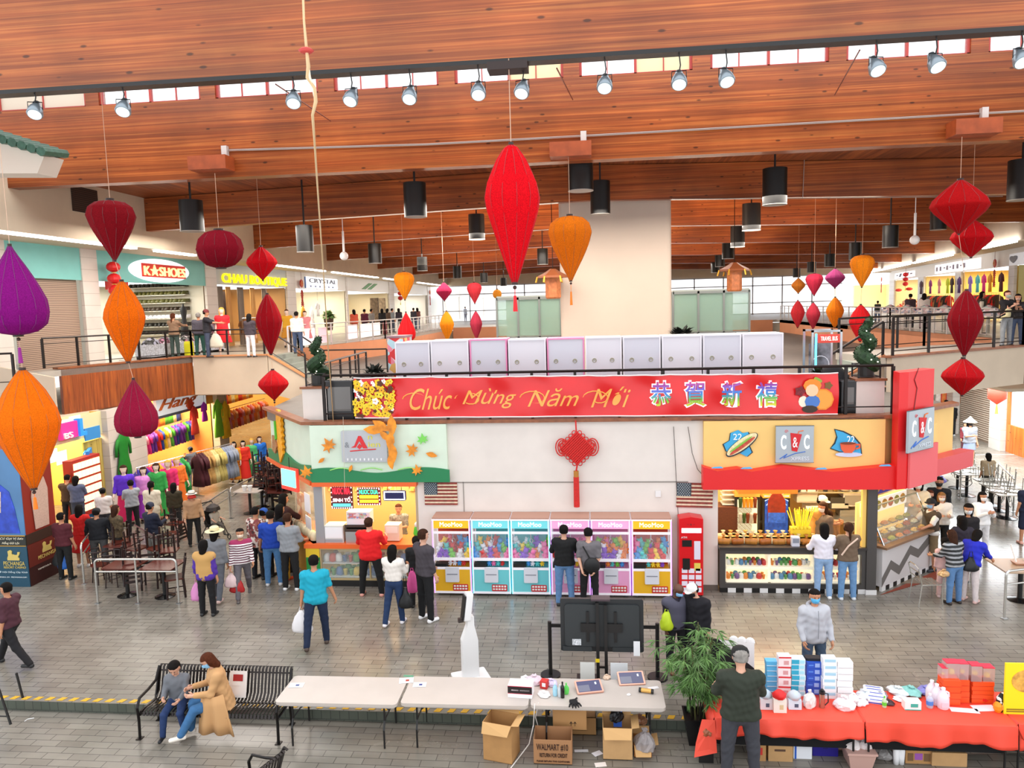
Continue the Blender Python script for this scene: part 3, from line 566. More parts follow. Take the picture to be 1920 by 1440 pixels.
def ball_string(fr,px,label,off=.5,z=8.3):
    p=at(fr,fr.hit(px,500)[0],off,0);t=thing('ball_lantern_string',label,'lantern',(p.x,p.y,z-1.5))
    for i in range(3):
        MB().ball((0,0,1.3-.42*i),.24,12,ez=.8).build('lantern_ball',M('#d3181c',.5),t)
        MB().cyl((0,0,1.3-.42*i-.215),.09,.02,10).build('gold_ring',GOLD,t)
    MB().tube([(0,0,.0),(0,0,8.71-z+1.5)],.012,4).build('cord',M('#8c1515'),t);MB().lathe([(.02,.0),(.05,-.25)],(0,0,.1),8).build('tassel',M('#d8d020'),t)
ball_string(UL,188,'string of three red ball lanterns at the edge of the shoe shop');ball_string(UL,738,'string of three red ball lanterns beside the far orange lantern')
def ornament(fr,px,label,off=.25,zt=8.2):
    p=at(fr,fr.hit(px,500)[0],off,0);t=thing('new_year_ornament',label,'ornament',(p.x,p.y,zt-1.6));t.rotation_euler=(0,0,fr.ang)
    MB().plate([(.24*math.cos(a),1.4+.24*math.sin(a))for a in[i*math.pi/4 for i in range(8)]],-.03,.03).build('medallion',M('#b8392b'),t);MB().tube([(.12*math.cos(a),-.035,1.4+.12*math.sin(a))for a in[i*math.pi/6 for i in range(12)]],.015,4,close=True).build('medallion_ring',GOLD,t)
    c=MB()
    for i in range(9):
        z=1.0-.11*i;wv=.13+.05*math.sin(i*1.1)
        for s in(-1,1):c.tube([(0,0,z),(s*wv,0,z-.11)],.035,6)
    c.build('firecracker_cluster',M('#b23222',.6),t);MB().tube([(0,0,.1),(0,0,8.71-zt+1.6)],.01,4).build('cord',M('#7a1a14'),t)
ornament(UL,556,'red medallion and firecracker ornament beside the white lit sign');ornament(UL,800,'red firecracker ornament on the far pier behind the pink lantern')
KS=u(200),u(380)
YK=20+u(384)-.03
xs0_,xs1_=AY(250,560,YK).x,AY(356,560,YK).x
shoe=MB();shoe.lathe([(.03,0),(.055,.005),(.055,.03),(.035,.07),(.02,.09)],(0,0,0),8,ex=1,ey=2.2).box(-.03,.03,.05,.12,0,.09);SHM=mesh_only(shoe,'shoe')
for k in range(7):
    z=UP+.75+.36*k;t=thing('shoe_shelf','wall shelf of the shoe shop, %s'%('lowest one','second from the bottom','third from the bottom','middle one','third from the top','second from the top','top one')[k],'shelf',(xs0_,YK-.42,z),0,group='shoe shop wall shelves')
    MB().box(0,xs1_-xs0_,0,.42,0,.03).build('board',M('#c9c3b4',.5),t)
    cs=[('black','#17150f'),('black','#17150f'),('white','#e6e6ea'),('brown','#2e2216'),('olive','#4c4a22'),('olive','#4a4718'),('black','#1d1b14')][k]
    for i in range(13):
        inst(SHM,'shoe',M(cs[1],.5),(xs0_+.1+(xs1_-xs0_-.2)*i/12,YK-.25,z+.032),(0,0,random.uniform(-.4,.4)),1.9,label='%s shoe on the %s shelf of the shoe shop wall'%(cs[0],('lowest','second lowest','third lowest','middle','third highest','second highest','top')[k]),cat='shoe',group='shoes on shelf row %s'%'abcdefg'[k])
cl=thing('dress_form','black dress on a stand at the edge of the shoe shop','mannequin',at(UL,u(366),-.6,UP),UL.ang)
MB().lathe([(.3,.6),(.2,1.1),(.13,1.5),(.2,1.8),(.19,1.95),(.05,2.05),(.05,2.15)],n=14,ey=.6).build('dress',M('#15171b'),cl,smooth=True);MB().cyl((0,0,0),.02,.7).cyl((0,0,0),.18,.03).build('stand',STEEL,cl)
cl=thing('dress_form','dark jacket form beside the orange lantern in the shoe shop','mannequin',at(UL,u(200),-.6,UP),UL.ang)
MB().lathe([(.22,1.2),(.15,1.5),(.22,1.8),(.2,1.95),(.05,2.05),(.05,2.2)],n=14,ey=.6).build('jacket',M('#23281f',noise=.4,scale=20),cl,smooth=True);MB().cyl((0,0,0),.02,1.3).cyl((0,0,0),.18,.03).build('stand',STEEL,cl)
o=panel(UL,u(198),u(240),7.62,7.3,M('#c52a22'),'red_banner',.02,.04,kind=None);tag(o,'small red lucky banner under the teal band, above the orange lantern','banner')
def rack(fr,px0,px1,off,cols,base,label,glabel,n,mesh=1,h=1.5,cat='garment',zs=1.0,adj='garment'):
    a,c=fr.hit(px0,600)[0],fr.hit(px1,600)[0];t=thing('clothes_rack',label,'rack',at(fr,a,off,base),fr.ang);L=c-a
    MB().tube([(0,0,h),(L,0,h)],.018,6).build('top_bar',CHROME,t)
    for x in(0,L):MB().tube([(x,-.25,.03),(x,.25,.03)],.015,6).tube([(x,0,.03),(x,0,h)],.015,6).build('upright',CHROME,t)
    gh={0:1.23,1:.83,2:1.43}[mesh]*zs
    for i in range(n):
        cn,ch=cols[i%len(cols)]
        inst(GM[mesh],'hanging_garment',M(ch,.75,noise=.12,scale=9),at(fr,a+L*(i+.5)/n,off,base+h-gh+.01),(0,0,fr.ang+math.pi/2+random.uniform(-.25,.25)),(1,1,zs),label=('%s %s'%(cn,glabel)),cat='garment',group='%s %s'%(cn,glabel))
    return t
rack(UL,205,228,.5,[('grey blue','#5b6f8c'),('pink','#cf9ab8'),('white','#d9d9e0')],UP,'chrome clothes rack outside the shoe shop beside the orange lantern','top on the rack left of the shoe shop shelves'.replace('left of','beside'),7,1,1.35)
rack(UL,345,378,.9,[('navy','#2a2d4a'),('grey','#8d8b96'),('rose','#9c6b78')],UP,'clothes rack by the pier of the shoe shop','top on the rack by the shoe shop pier',8,1,1.35)
rack(UL,432,470,.6,[('brown','#9c6b45'),('orange','#c1722e'),('tan','#bfa37d')],UP,'clothes rack before the curtains of the boutique','top on the rack before the boutique curtains',8,1,1.4)
def bin_(fr,px,off,base,label,colr,wd=.5,h=.8):
    p=at(fr,fr.hit(px,620)[0],off,base);t=thing('bargain_bin',label,'bin',p,fr.ang)
    MB().box(-wd,wd,-.35,.35,.1,h*.7).build('basket',M('#b9bcc4',.5,noise=.4,scale=18),t);MB().lathe([(wd*.95,0),(wd*.7,.14),(.1,.26)],(0,0,h*.7),12,ey=.65).build('goods_heap',blobs('heap'+label[:5],colr,9),t)
    for sx in(-1,1):MB().box(sx*wd-.02,sx*wd+.02,-.3,.3,0,.1).build('leg',DKM,t)
for px,off,lb,cc in((262,1.0,'bargain bin of pink and white goods under the shoe shop sign',['#c88aa6','#e9dfe4','#5a3a44','#8a8f99']),(300,1.1,'bargain bin of grey and rose goods behind the black railing',['#777','#b0667f','#222222','#ddd0d6']),(345,1.2,'bargain bin of dark shoes beside the woman in tan',['#1b1b1b','#333333','#8a6b5a','#c9c9c9']),(235,1.0,'bargain bin of dark goods behind the orange lantern tip',['#222222','#474747','#99a'[:1]+'9999aa'])):
    bin_(UL,px,off,UP,lb,['#'+c.strip('#')*(2 if len(c.strip('#'))==3 else 1)for c in cc])
o=MB().lathe([(.14,0),(.2,.05),(.2,.5),(.17,.6)],n=12,ey=.6).build('yellow_bag',M('#e8e21a'),loc=at(UL,u(262),1.9,UP));tag(o,'bright yellow bag standing behind the black railing','bag')
for i,px in enumerate((408,430,446,468,490,512)):
    P=[(-.3+.05*k,.05*math.sin(k*1.9))for k in range(13)]
    b=MB()
    for k in range(12):b.add([(P[k][0],P[k][1],UP),(P[k+1][0],P[k+1][1],UP),(P[k+1][0]*(1 if i%2 else.7),P[k+1][1],zfas-.3),(P[k][0]*(1 if i%2 else.7),P[k][1],zfas-.3)],[(0,1,2,3),(3,2,1,0)][:1])
    o=b.build('curtain',M(['#d9a868','#8d8175'][i%2],.8),loc=at(UL,u(px),-.5,0),rot=(0,0,UL.ang),smooth=True);tag(o,('%s draped curtain in the boutique window, %s'%(('gold','grey')[i%2],('beside the pier','near the blonde mannequin','over the dark doorway','before the rack','behind the dark red lantern','nearest the white sign shop'.replace('nearest','next to'))[i])),'curtain')
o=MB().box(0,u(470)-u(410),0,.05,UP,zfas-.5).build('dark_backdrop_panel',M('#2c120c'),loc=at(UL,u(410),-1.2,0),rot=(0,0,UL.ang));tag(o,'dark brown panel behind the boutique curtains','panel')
for px,cn,ch,z,me in((585,'yellow','#e8b21c',1.0,0),(600,'gold','#c98b1a',1.0,2),(592,'white','#f2f2f4',1.9,1),(615,'white','#efeef2',.9,2)):
    inst(GM[me],'display_gown',M(ch,.6,noise=.15,scale=8),at(UL,u(px),-1.2 if z<1.5 else.1,UP+z-.6),(0,0,UL.ang),1.2,label='%s gown displayed in the bridal shop, %s'%(cn,{585:'by the entrance',600:'at its middle',592:'hung high',615:'beside the plant'}[px]),cat='dress')
    if z>1.5:MB().tube([(.03,0,.85),(.03,0,(8.7-UP-z+.6)/1.2)],.006,4).build('hanging_wire',DKM,bpy.data.objects[[o.name for o in col.objects if o.name.startswith('display_gown')][-1]])
def bush(p,r,label,m=None,cat='plant',nm='potted_plant',n=160,pot=True,h=.5):
    t=thing(nm,label,cat,p);b=MB()
    for i in range(n):
        d=Vector((random.gauss(0,1),random.gauss(0,1),abs(random.gauss(0,1)))).normalized();L_=r*random.uniform(.7,1.1);w_=Vector((-d.y,d.x,0)).normalized()*r*.1 if abs(d.z)<.98 else Vector((r*.1,0,0))
        q0=Vector((0,0,h));q1=q0+d*L_*.6;q2=q0+d*L_+Vector((0,0,-L_*.25));b.add([q0,q1-w_,q2,q1+w_],[(0,1,2,3)])
    b.build('foliage',m or M('#2d4a22',.7,noise=.4,scale=10),t)
    if pot:MB().lathe([(r*.35,0),(r*.5,h*.9),(r*.52,h)],n=14).build('pot',M('#4a3328'),t)
    return t
bush(at(UL,u(622),-.3,UP+.3),.7,'leafy green plant in the bridal shop entrance',M('#6b8a50',noise=.4,scale=8),h=.9)
for i,px in enumerate((668,684)):
    o=MB().ball((0,0,0),.3,12,ez=.6).lathe([(.42,0),(.42,.02)],(0,0,-.1),16).build('hat',M(['#2a1a14','#6b3c28'][i]),loc=at(UL,u(px),-3.3,UP+2.3));tag(o,['black','brown'][i]+' wide hat on the high shelf of the hat shop','hat')
o=panel(UL,u(655),u(690),UP+2.0,UP+1.95,WHT,'hat_shelf',-3.4,.5,kind=None);tag(o,'white shelf under two hats in the hat shop','shelf')
for i,px in enumerate((706,719)):
    o=MB().rbox(-.35,.35,-.2,.2,0,2.6,.1).build('stone_pier',M(['#6d5c4a','#a08d74'][i],.9,noise=.4,scale=5));o.location=at(UL,u(px),-.2,UP);tag(o,['dark stone clad pier in the hat shop front','pale stone clad pier in the hat shop front'][i],'pier')
for i,(a,c,cc)in enumerate(((575,600,'#f7eef2'),(604,620,'#f0c4d2'),(655,672,'#f5e6ee'),(675,712,'#fdf8fb'),(715,722,'#7a2a34'))):
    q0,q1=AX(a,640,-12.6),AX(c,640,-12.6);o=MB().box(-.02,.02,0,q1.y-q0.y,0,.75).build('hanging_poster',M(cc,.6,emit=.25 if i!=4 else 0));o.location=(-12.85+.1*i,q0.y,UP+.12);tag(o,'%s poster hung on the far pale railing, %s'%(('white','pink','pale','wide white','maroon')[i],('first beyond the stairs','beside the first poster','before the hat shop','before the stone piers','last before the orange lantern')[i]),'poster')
# ---------------- upper east arcade
A_=(rx(82,2.2),82,0);B_=(rx(20,2.2),20,0);UR=Frame(A_,B_);ur=lambda px,py=540:UR.hit(px,py)[0]
zf=7.75
panel(UR,0,UR.L,8.7,zf,WTR,'wall_fascia',0,.08)
for a in(1592,1670,1724,1794,1895):panel(UR,ur(a),ur(a+(9 if a<1700 else 11)),zf,UP,TILEW,'wall_pier',0,.14)
bay(UR,ur(1560),ur(1592),UP,zf,4,M('#f3ead0',.7),300);bay(UR,ur(1601),ur(1670),UP,zf,4,M('#f0d995',.7),300,(1,.9,.65));bay(UR,ur(1680),ur(1724),UP,zf,3.5,M('#efd9a0',.7),240,(1,.88,.6));bay(UR,ur(1735),ur(1794),UP,zf,3,M('#f2d48a',.7),300,(1,.86,.55));bay(UR,ur(1806),ur(1895),UP,zf,3,M('#f4cf76',.7),320,(1,.86,.5));bay(UR,ur(1907),UR.L,UP,zf,3,M('#cfc78e',.7),120)
sign(UR,1757,1842,500,8.5,7.85,M('#fdf7fb',emit=.8),'long white lit sign above purple and pink shirts, red lantern before it',letters='▮▯ ▪▮▪▯▮▪▮',lm=M('#8d8590'),box=(.05,.72,.25,.75));sign(UR,1681,1718,515,8.4,7.9,M('#f6f4f6',emit=.5),'white shop sign with small dark script near a ball lantern string',letters='▪▮▪▮▪',lm=M('#555060'),shear=.3)
sign(UR,1898,1925,480,8.4,7.75,M('#d6d6da',emit=.3),'white sign with a heart logo at the edge of the dress shop',letters='♥',lm=M('#8d8f99'),box=(.1,.6,.2,.8));sign(UR,1600,1660,510,8.4,8.0,M('#f4f2ee',emit=.4),'blank pale lit sign above the man in grey')
ball_string(UR,1710,'string of three red ball lanterns above the white script sign');ornament(UR,1658,'red firecracker ornament on the pier by the man in grey');ornament(UR,1874,'red firecracker ornament beside the pink and yellow shirts')
for i,(px,cn,ch)in enumerate(((1733,'dark plum','#4a3040'),(1751,'purple','#8a2f7a'),(1768,'pink','#e89aa0'),(1784,'lime','#c9d92c'),(1792,'dark brown','#37241c'),(1806,'violet','#4a2a66'),(1827,'lavender','#8a6fc0'),(1841,'turquoise','#4fb8c0'),(1853,'magenta','#dd2f8a'),(1865,'amber','#e9a21c'),(1886,'maroon','#5a1c1c'))):
    p=at(UR,ur(px),.25,UP+1.65);inst(GM[1],'display_shirt',M(ch,.7,noise=.08,scale=9),p,(0,0,UR.ang),(1.5,1,1.5),label='%s shirt displayed high in the east dress shops'%cn,cat='shirt')
rack(UR,1737,1790,.3,[('dark','#2a2226'),('red','#b8281f'),('brown','#8a5a3a'),('black','#1c1a1c')],UP,'chrome rack of dark clothes under the purple and pink shirts','garment on the rack under the pink shirt',14,1,1.6,zs=1.4)
rack(UR,1830,1880,.2,[('red','#cf1f1a'),('maroon','#6b1c1c'),('dark','#3a2c28')],UP,'rack of red clothes behind the couple at the railing','garment on the rack behind the couple',12,1,1.6,zs=1.4)
for i,(px,z)in enumerate(((1687,2.1),(1707,2.15))):
    o=MB().ball((0,0,0),.3,12,ez=.5).build('paper_lantern',M('#d2281c'));o.location=at(UR,ur(px),.1,UP+z);tag(o,'flat red paper lantern in the decoration shop doorway, %s'%('beside the pier' if i==0 else 'next to the wide entrance'),'lantern')
for i in range(8):
    o=MB().lathe([(.1,0),(.35,.1),(.3,.5),(.1,.75)],n=8,lobes=5,amp=.3).build('decoration_pile',blobs('deco%d'%(i%3),['#d8342a','#e9b43a','#c92a3a','#f0d9c0','#8c3a2a'],11));o.location=at(UR,ur(1683)+(ur(1720)-ur(1683))*i/7,-.3-.3*(i%2),UP+.5*(i%2));tag(o,'pile of red and gold new year decorations in the shop by the white script sign','decoration','new year decoration piles')
for i,px in enumerate((1668,1700,1735,1770,1812,1852)):
    p=AX(px,620,15.6);t=thing('display_table','white display table behind the pale east railing, %s'%('by the man in grey','before the red decorations','under the plum shirt','under the pink shirt','behind the dark red lantern','beside the couple')[i],'table',(15.6,p.y,UP));MB().box(-.5,.5,-.9,.9,.7,.76).build('table_top',WHT,t)
    MB().lathe([(.45,.76),(.3,1.0),(.05,1.15)],n=10,ey=1.6).build('goods_heap',blobs('goods%d'%(i%3),['#e9e4e6','#8fa6c9','#d9b8c0','#444455','#c9e0e0'],7),t)
    for a,c in((-1,-1),(-1,1),(1,-1),(1,1)):MB().box(a*.46-.02,a*.46+.02,c*.85-.02,c*.85+.02,0,.7).build('leg',STEEL,t)
def glassroom(px0,px1,yt,Yg,label,mlow,items=None):
    a,c=AY(px0,600,Yg).x,AY(px1,600,Yg).x;zt=AY((px0+px1)/2,yt,Yg).z;t=thing('glass_enclosure',label,'enclosure',(a,Yg,UP-.9));L=c-a;h=zt-UP+.9
    fr=MB()
    for i in range(4):x=L*i/3;fr.box(x-.04,x+.04,-.04,.04,0,h)
    fr.box(0,L,-.04,.04,h-.1,h).box(0,L,-.04,.04,h*.42,h*.42+.05).box(0,L,-.04,.04,0,.1);fr.build('frame',M('#8a918e',.4,.5),t)
    MB().box(0,L,-.01,.01,h*.45,h-.1).build('upper_glass',M('#9fc4b4',.05,alpha=.55),t);MB().box(0,L,-.02,.0,.1,h*.42).build('lower_glass',mlow,t);MB().box(0,L,3.5,3.6,0,h).build('back_panel',M('#a7b3a6'),t);MB().box(0,L,0,3.6,h,h+.06).build('canopy',M('#9da6a2'),t)
    return t
glassroom(932,1052,557,31,'glass enclosure with turquoise lower panes beside the white shaft',M('#3aa7b8',.08,alpha=.8))
glassroom(1262,1405,545,31,'grey reflective glass enclosure with palm before it',M('#6d6258',.1,alpha=.6))
def pagoda(px,py,Yp,label):
    p=AY(px,py,Yp);t=thing('pagoda_lantern',label,'lantern',p);
    MB().lathe([(.22,-.45),(.26,-.4),(.26,.2),(.3,.25)],n=6).build('lantern_body',M('#b0663a',.5,noise=.3,scale=9,emit=.15),t);MB().lathe([(.55,.25),(.5,.32),(.25,.45),(.1,.55)],n=6).build('lantern_roof',M('#8a4a26'),t);MB().tube([(0,0,.55),(0,0,10.84+gz(p.x)-p.z)],.012,4).build('chain',DKM,t)
    for k in range(6):a=k*math.pi/3;MB().tube([(.52*math.cos(a),.52*math.sin(a),.3),(.58*math.cos(a),.58*math.sin(a),.1)],.03,5).build('corner_tassel',GOLD,t)
pagoda(1037,535,25.5,'small wooden pagoda lantern beside the shaft over the teal glass');pagoda(1377,522,27,'small wooden pagoda lantern above the grey glass enclosure')
tg=bush(AY(1278,634,24.5)+Vector((0,0,-1.2)),.75,'dark bushy palm before the grey glass enclosure',M('#151b12',.7),n=220,h=1.1)
# ---------------- lower west shops
LL=Frame((-16.3,20,0),(-16.3,60,0));l=lambda px,py=850:LL.hit(px,py)[0]
panel(LL,l(190),l(262),SLB,0,TILEW,'wall_pier',0,.3);panel(LL,l(402),l(420),SLB,0,TILEW,'wall_pier',0,.3);panel(LL,l(60),l(190),SLB,2.45,M('#ded9a8',.6),'wall_fascia',0,.1)
panel(LL,l(378),l(402),SLB,2.5,M('#d9884e',.6),'wall_fascia',0,.1);panel(LL,l(420),l(560),SLB,2.75,M('#d99a2e',.6),'wall_fascia',0,.1)
bay(LL,l(40),l(190),0,SLB,3,M('#e9c46a',.7),180,(1,.85,.55));bay(LL,l(262),l(402),0,SLB,3.6,M('#f0a860',.7),520,(1,.82,.5));bay(LL,l(420),38,0,SLB,3.6,M('#f0b060',.7),600,(1,.82,.45))
s,L=sign(LL,283,378,765,SLB-.02,2.55,M('#c9cdd0',.4,emit=.35),'grey shop sign with orange script and a coral medallion above the dresses',off=.2,letters='Hang',lm=M('#cf6a2e'),box=(.03,.8,.12,.95),shear=.5)  # faint emission added so the grey board looks brighter
MB().plate([(L*.62+.22*math.cos(a),2.72+.22*math.sin(a))for a in[i*math.pi/4 for i in range(8)]],-.1,-.04).build('medallion',M('#d9502a'),s);MB().box(0,L,-.05,.12,2.45,2.548).build('lower_band',M('#4a5058'),s)
DC=[('red','#d8261c'),('orange','#f08a24'),('yellow','#f4c81e'),('magenta','#d42a8a'),('green','#4fae3a'),('pink','#ef8fa8'),('blue','#2848a8'),('cream','#efdcae'),('coral','#e8603f'),('purple','#6a2fa0')]
def row(fr,px0,px1,off,z,n,cols,lab,mesh=0,sx=1.3,sz=1.0,turn=0):
    a,c=fr.hit(px0,850)[0],fr.hit(px1,850)[0]
    for i in range(n):
        cn,ch=random.choice(cols)if cols is DC else cols[i%len(cols)]
        inst(GM[mesh],'hanging_dress',M(ch,.7,noise=.18,scale=8),at(fr,a+(c-a)*(i+.5)/n,off,z),(0,0,fr.ang+turn+random.uniform(-.15,.15)),(sx,1.2,sz),label='%s dress %s'%(cn,lab),cat='dress',group='%s dresses %s'%(cn,lab))
    t=MB().tube([(0,0,0),(c-a,0,0)],.018,6).build('hanging_rail',CHROME);t.location=at(fr,a,off,z+{0:1.23,1:.83,2:1.43}[mesh]*sz);t.rotation_euler=(0,0,fr.ang);tag(t,'chrome rail holding the dresses %s'%lab,'rail')
row(LL,268,400,-1.4,1.75,16,DC,'hanging high under the script sign',1,1.3,1.1);row(LL,268,400,-.9,.95,22,DC,'on the middle rail under the script sign',1,1.0,1.1,1.2)
row(LL,425,520,-1.2,1.95,14,[('cream','#f2e3b0'),('gold','#f0b83a'),('red','#d8402a'),('orange','#f09a3a')],'hung high in the golden shop',1,1.3,1.0);row(LL,425,530,-.8,.85,20,[('peach','#f0b48a'),('red','#d8402a'),('pink','#e89ab0'),('orange','#ef8a3a')],'on the rail of the golden shop',1,1.0,1.15,1.2)
def floor_rack(p,ang,L,n,cols,lab,mesh=0,h=1.55):
    t=thing('clothes_rack','chrome floor rack with the %s'%lab,'rack',(p.x,p.y,0),ang)
    MB().tube([(0,0,h),(L,0,h)],.018,6).build('top_bar',CHROME,t)
    for x in(.02,L-.02):MB().tube([(x,-.25,.03),(x,.25,.03)],.02,6).tube([(x,0,.03),(x,0,h)],.015,6).build('upright',CHROME,t)
    d=Vector((math.cos(ang),math.sin(ang),0));gh={0:1.23,1:.83,2:1.43}[mesh]
    for i in range(n):
        cn,ch=cols[i*len(cols)//n];q=p+d*L*(i+.5)/n;inst(GM[mesh],'hanging_dress',M(ch,.7,noise=.18,scale=8),(q.x,q.y,h-gh+.01),(0,0,ang+math.pi/2+random.uniform(-.3,.3)),(1.1,1.2,1),label='%s dress on the floor rack with the %s'%(cn,lab),cat='dress',group='%s dresses on floor rack with %s'%(cn,lab))
p1=G(372,930);p2=G(440,908);floor_rack(p1,math.atan2(p2.y-p1.y,p2.x-p1.x),(p2-p1).length,16,[('maroon','#4a1420'),('tan','#c49a5a'),('cream','#d8c98a'),('gold','#c9b86a'),('silver','#8f9ab0'),('grey','#9aa0ac')],'cream and silver coats beside the two shoppers',0)
p1=G(262,968);p2=G(350,938);floor_rack(p1,math.atan2(p2.y-p1.y,p2.x-p1.x),(p2-p1).length,14,[('violet','#3a2a9a'),('magenta','#d8226a'),('amber','#f0a81c'),('lilac','#c98ad8'),('purple','#9a4ac0'),('green','#3aa050')],'violet and magenta gowns beside the white pier',0)
for px,cn,ch,z,s_ in((212,'dark green','#0c7a1e',.72,1.45),(398,'bright green','#7ac83a',1.05,1.4),(372,'purple','#a02ac0',1.9,.7),(412,'yellow','#e8c02a',.9,1.4),(352,'red','#d83a2a',1.5,1.0)):
    dd=inst(GM[0],'display_dress',M(ch,.7,noise=.1,scale=6),at(LL,l(px),.39,z),(0,0,LL.ang),(s_,1,s_),label='%s long dress hung on the front of the lower west shops'%cn,cat='dress');MB().tube([(.03,0,1.2),(.03,0,(SLB-z)/s_+.01)],.006,4).build('hanging_wire',DKM,dd)
s=thing('ticket_machine','bright blue ticket kiosk with a white notice board','machine',(G(160,965).x,G(160,965).y,0),R(-60));MB().rbox(-.45,.45,-.3,.3,0,1.15,.05).build('cabinet',M('#1f7fd8'),s);MB().box(-.45,.45,.2,.3,1.15,2.1).build('back_board',M('#2a88dd'),s);MB().box(-.4,.3,.14,.199,1.2,2.0).build('notice',M('#f4f2ea',emit=.2),s);MB().box(-.42,.32,.12,.139,1.85,2.05).build('notice_header',M('#4ab4dd'),s)
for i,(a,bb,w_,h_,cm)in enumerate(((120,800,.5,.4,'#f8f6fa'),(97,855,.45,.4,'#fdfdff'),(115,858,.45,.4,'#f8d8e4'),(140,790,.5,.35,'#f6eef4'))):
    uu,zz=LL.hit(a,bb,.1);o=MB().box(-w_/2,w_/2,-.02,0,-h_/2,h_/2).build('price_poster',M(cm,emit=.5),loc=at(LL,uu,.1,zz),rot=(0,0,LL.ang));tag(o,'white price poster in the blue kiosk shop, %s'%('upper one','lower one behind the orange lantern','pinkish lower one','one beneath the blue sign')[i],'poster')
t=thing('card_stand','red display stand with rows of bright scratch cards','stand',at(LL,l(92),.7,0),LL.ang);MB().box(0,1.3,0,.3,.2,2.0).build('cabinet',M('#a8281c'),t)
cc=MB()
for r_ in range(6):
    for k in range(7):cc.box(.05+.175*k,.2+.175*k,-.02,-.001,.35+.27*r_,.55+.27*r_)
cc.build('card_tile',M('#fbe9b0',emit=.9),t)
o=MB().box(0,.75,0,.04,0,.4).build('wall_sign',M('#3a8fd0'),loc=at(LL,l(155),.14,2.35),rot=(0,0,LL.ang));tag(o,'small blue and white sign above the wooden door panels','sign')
o=MB().box(0,1.0,0,.04,0,2.2).build('folding_screen',wood('folding','#a08a3a','#c9b35a','#d9c46a','Z'),loc=at(LL,l(155),.05,.1),rot=(0,0,LL.ang));tag(o,'yellowish folding door panel beside the white pier','panel')
sg,L=sign(LL,96,128,770,3.1,2.6,M('#e62f8a',emit=.3),'pink and blue neon edged sign below the wooden balcony',off=.25,letters='BS',lm=M('#ffffff'),box=(.1,.6,.05,.4));MB().plate([(L,2.6),(L+.3,2.6),(L+.3,2.72),(L+.14,2.72),(L+.14,3.15),(L,3.15)],-.1,.1).build('letter_panel',M('#2a8af0',emit=.4),sg)
# ---------------- lower east
LR=Frame((16.4,36,0),(16.4,22,0));lr=lambda px,py=800:LR.hit(px,py)[0]
o=MB().box(lr(1798),lr(1869),.02,.08,.08,SLB).build('roller_shutter',stripes('roller_shutter_b',[(0,'#7a6656'),(.4,'#d9cab8'),(.75,'#a08a76')],.09,'Z',.5));LR.put(o);tag(o,'closed see-through roller shutter below the east walkway','shutter')
panel(LR,lr(1798),lr(1869),.5,0,M('#9c8a7a'),'wall_base',-.1,.05);panel(LR,lr(1869),lr(1891),SLB,0,TILEW,'wall_pier',0,.3);panel(LR,lr(1784),lr(1798),SLB,0,TILEW,'wall_pier',0,.3)
t=thing('wooden_storefront','orange wooden shop front with a bright window below the east walkway','shopfront',at(LR,lr(1892),0,0),LR.ang);ww=wood('orange_wood','#a8521c','#d0702a','#df8438','Z');MB().box(0,2.6,-.1,.1,0,1.1).box(0,.12,-.1,.1,1.1,3.1).box(2.48,2.6,-.1,.1,1.1,3.1).box(.12,2.48,-.1,.1,2.8,3.1).build('wood_frame',ww,t);MB().box(.12,2.48,-.01,.01,1.1,2.8).build('window_glass',M('#dceef0',.05,alpha=.5),t);MB().box(0,2.6,.8,.85,0,3.1).build('backing',M('#e9f2ee',emit=.6),t)
struct('wall_lower_east',MB().box(10,15.1,36,36.2,0,3.2),M('#e0b090'));
row(Frame((13.4,36,0),(16.3,36,0)),1752,1786,.3,1.3,9,[('white','#e9dcd0'),('red','#c83a2a'),('orange','#e0803a')],'in the distant shop behind the two walkers',1,1.2,1.2)
struct('trim_10',MB().box(13,16.4,30.4,30.44,.001,.006),M('#e6e4de'))
o=tag(MB().lathe([(.02,-.5),(.3,-.28),(.3,.1),(.02,.3)],n=14).build('round_lantern',M('#e2402a',emit=.2),smooth=True),'small round red lantern with yellow tassel before the shutter','lantern');o.location=AY(1870,733,29);
MB().lathe([(.02,0),(.06,-.35)],(0,0,-.5),8).build('tassel',M('#e8d83a'),o);MB().tube([(0,0,.3),(0,0,.75)],.05,5).build('cord',M('#d9a02a'),o)
for px,py,Yd,lb in((645,480,27,'white dome camera hanging near the end of the beams over the bridal shop'),(1715,450,27,'white dome camera hanging below the beams near the red lanterns')):
    p=AY(px,py,Yd);t=thing('dome_camera',lb,'camera',p);MB().ball((0,0,0),.16,12).build('dome',WHT,t,smooth=True);MB().ball((0,0,-.05),.11,10).build('lens',BLK,t);MB().tube([(0,0,.1),(0,0,.9)],.04,6).tube([(0,0,.9),(0,0,10.84+gz(p.x)-p.z)],.015,6).build('stem',WHT,t)
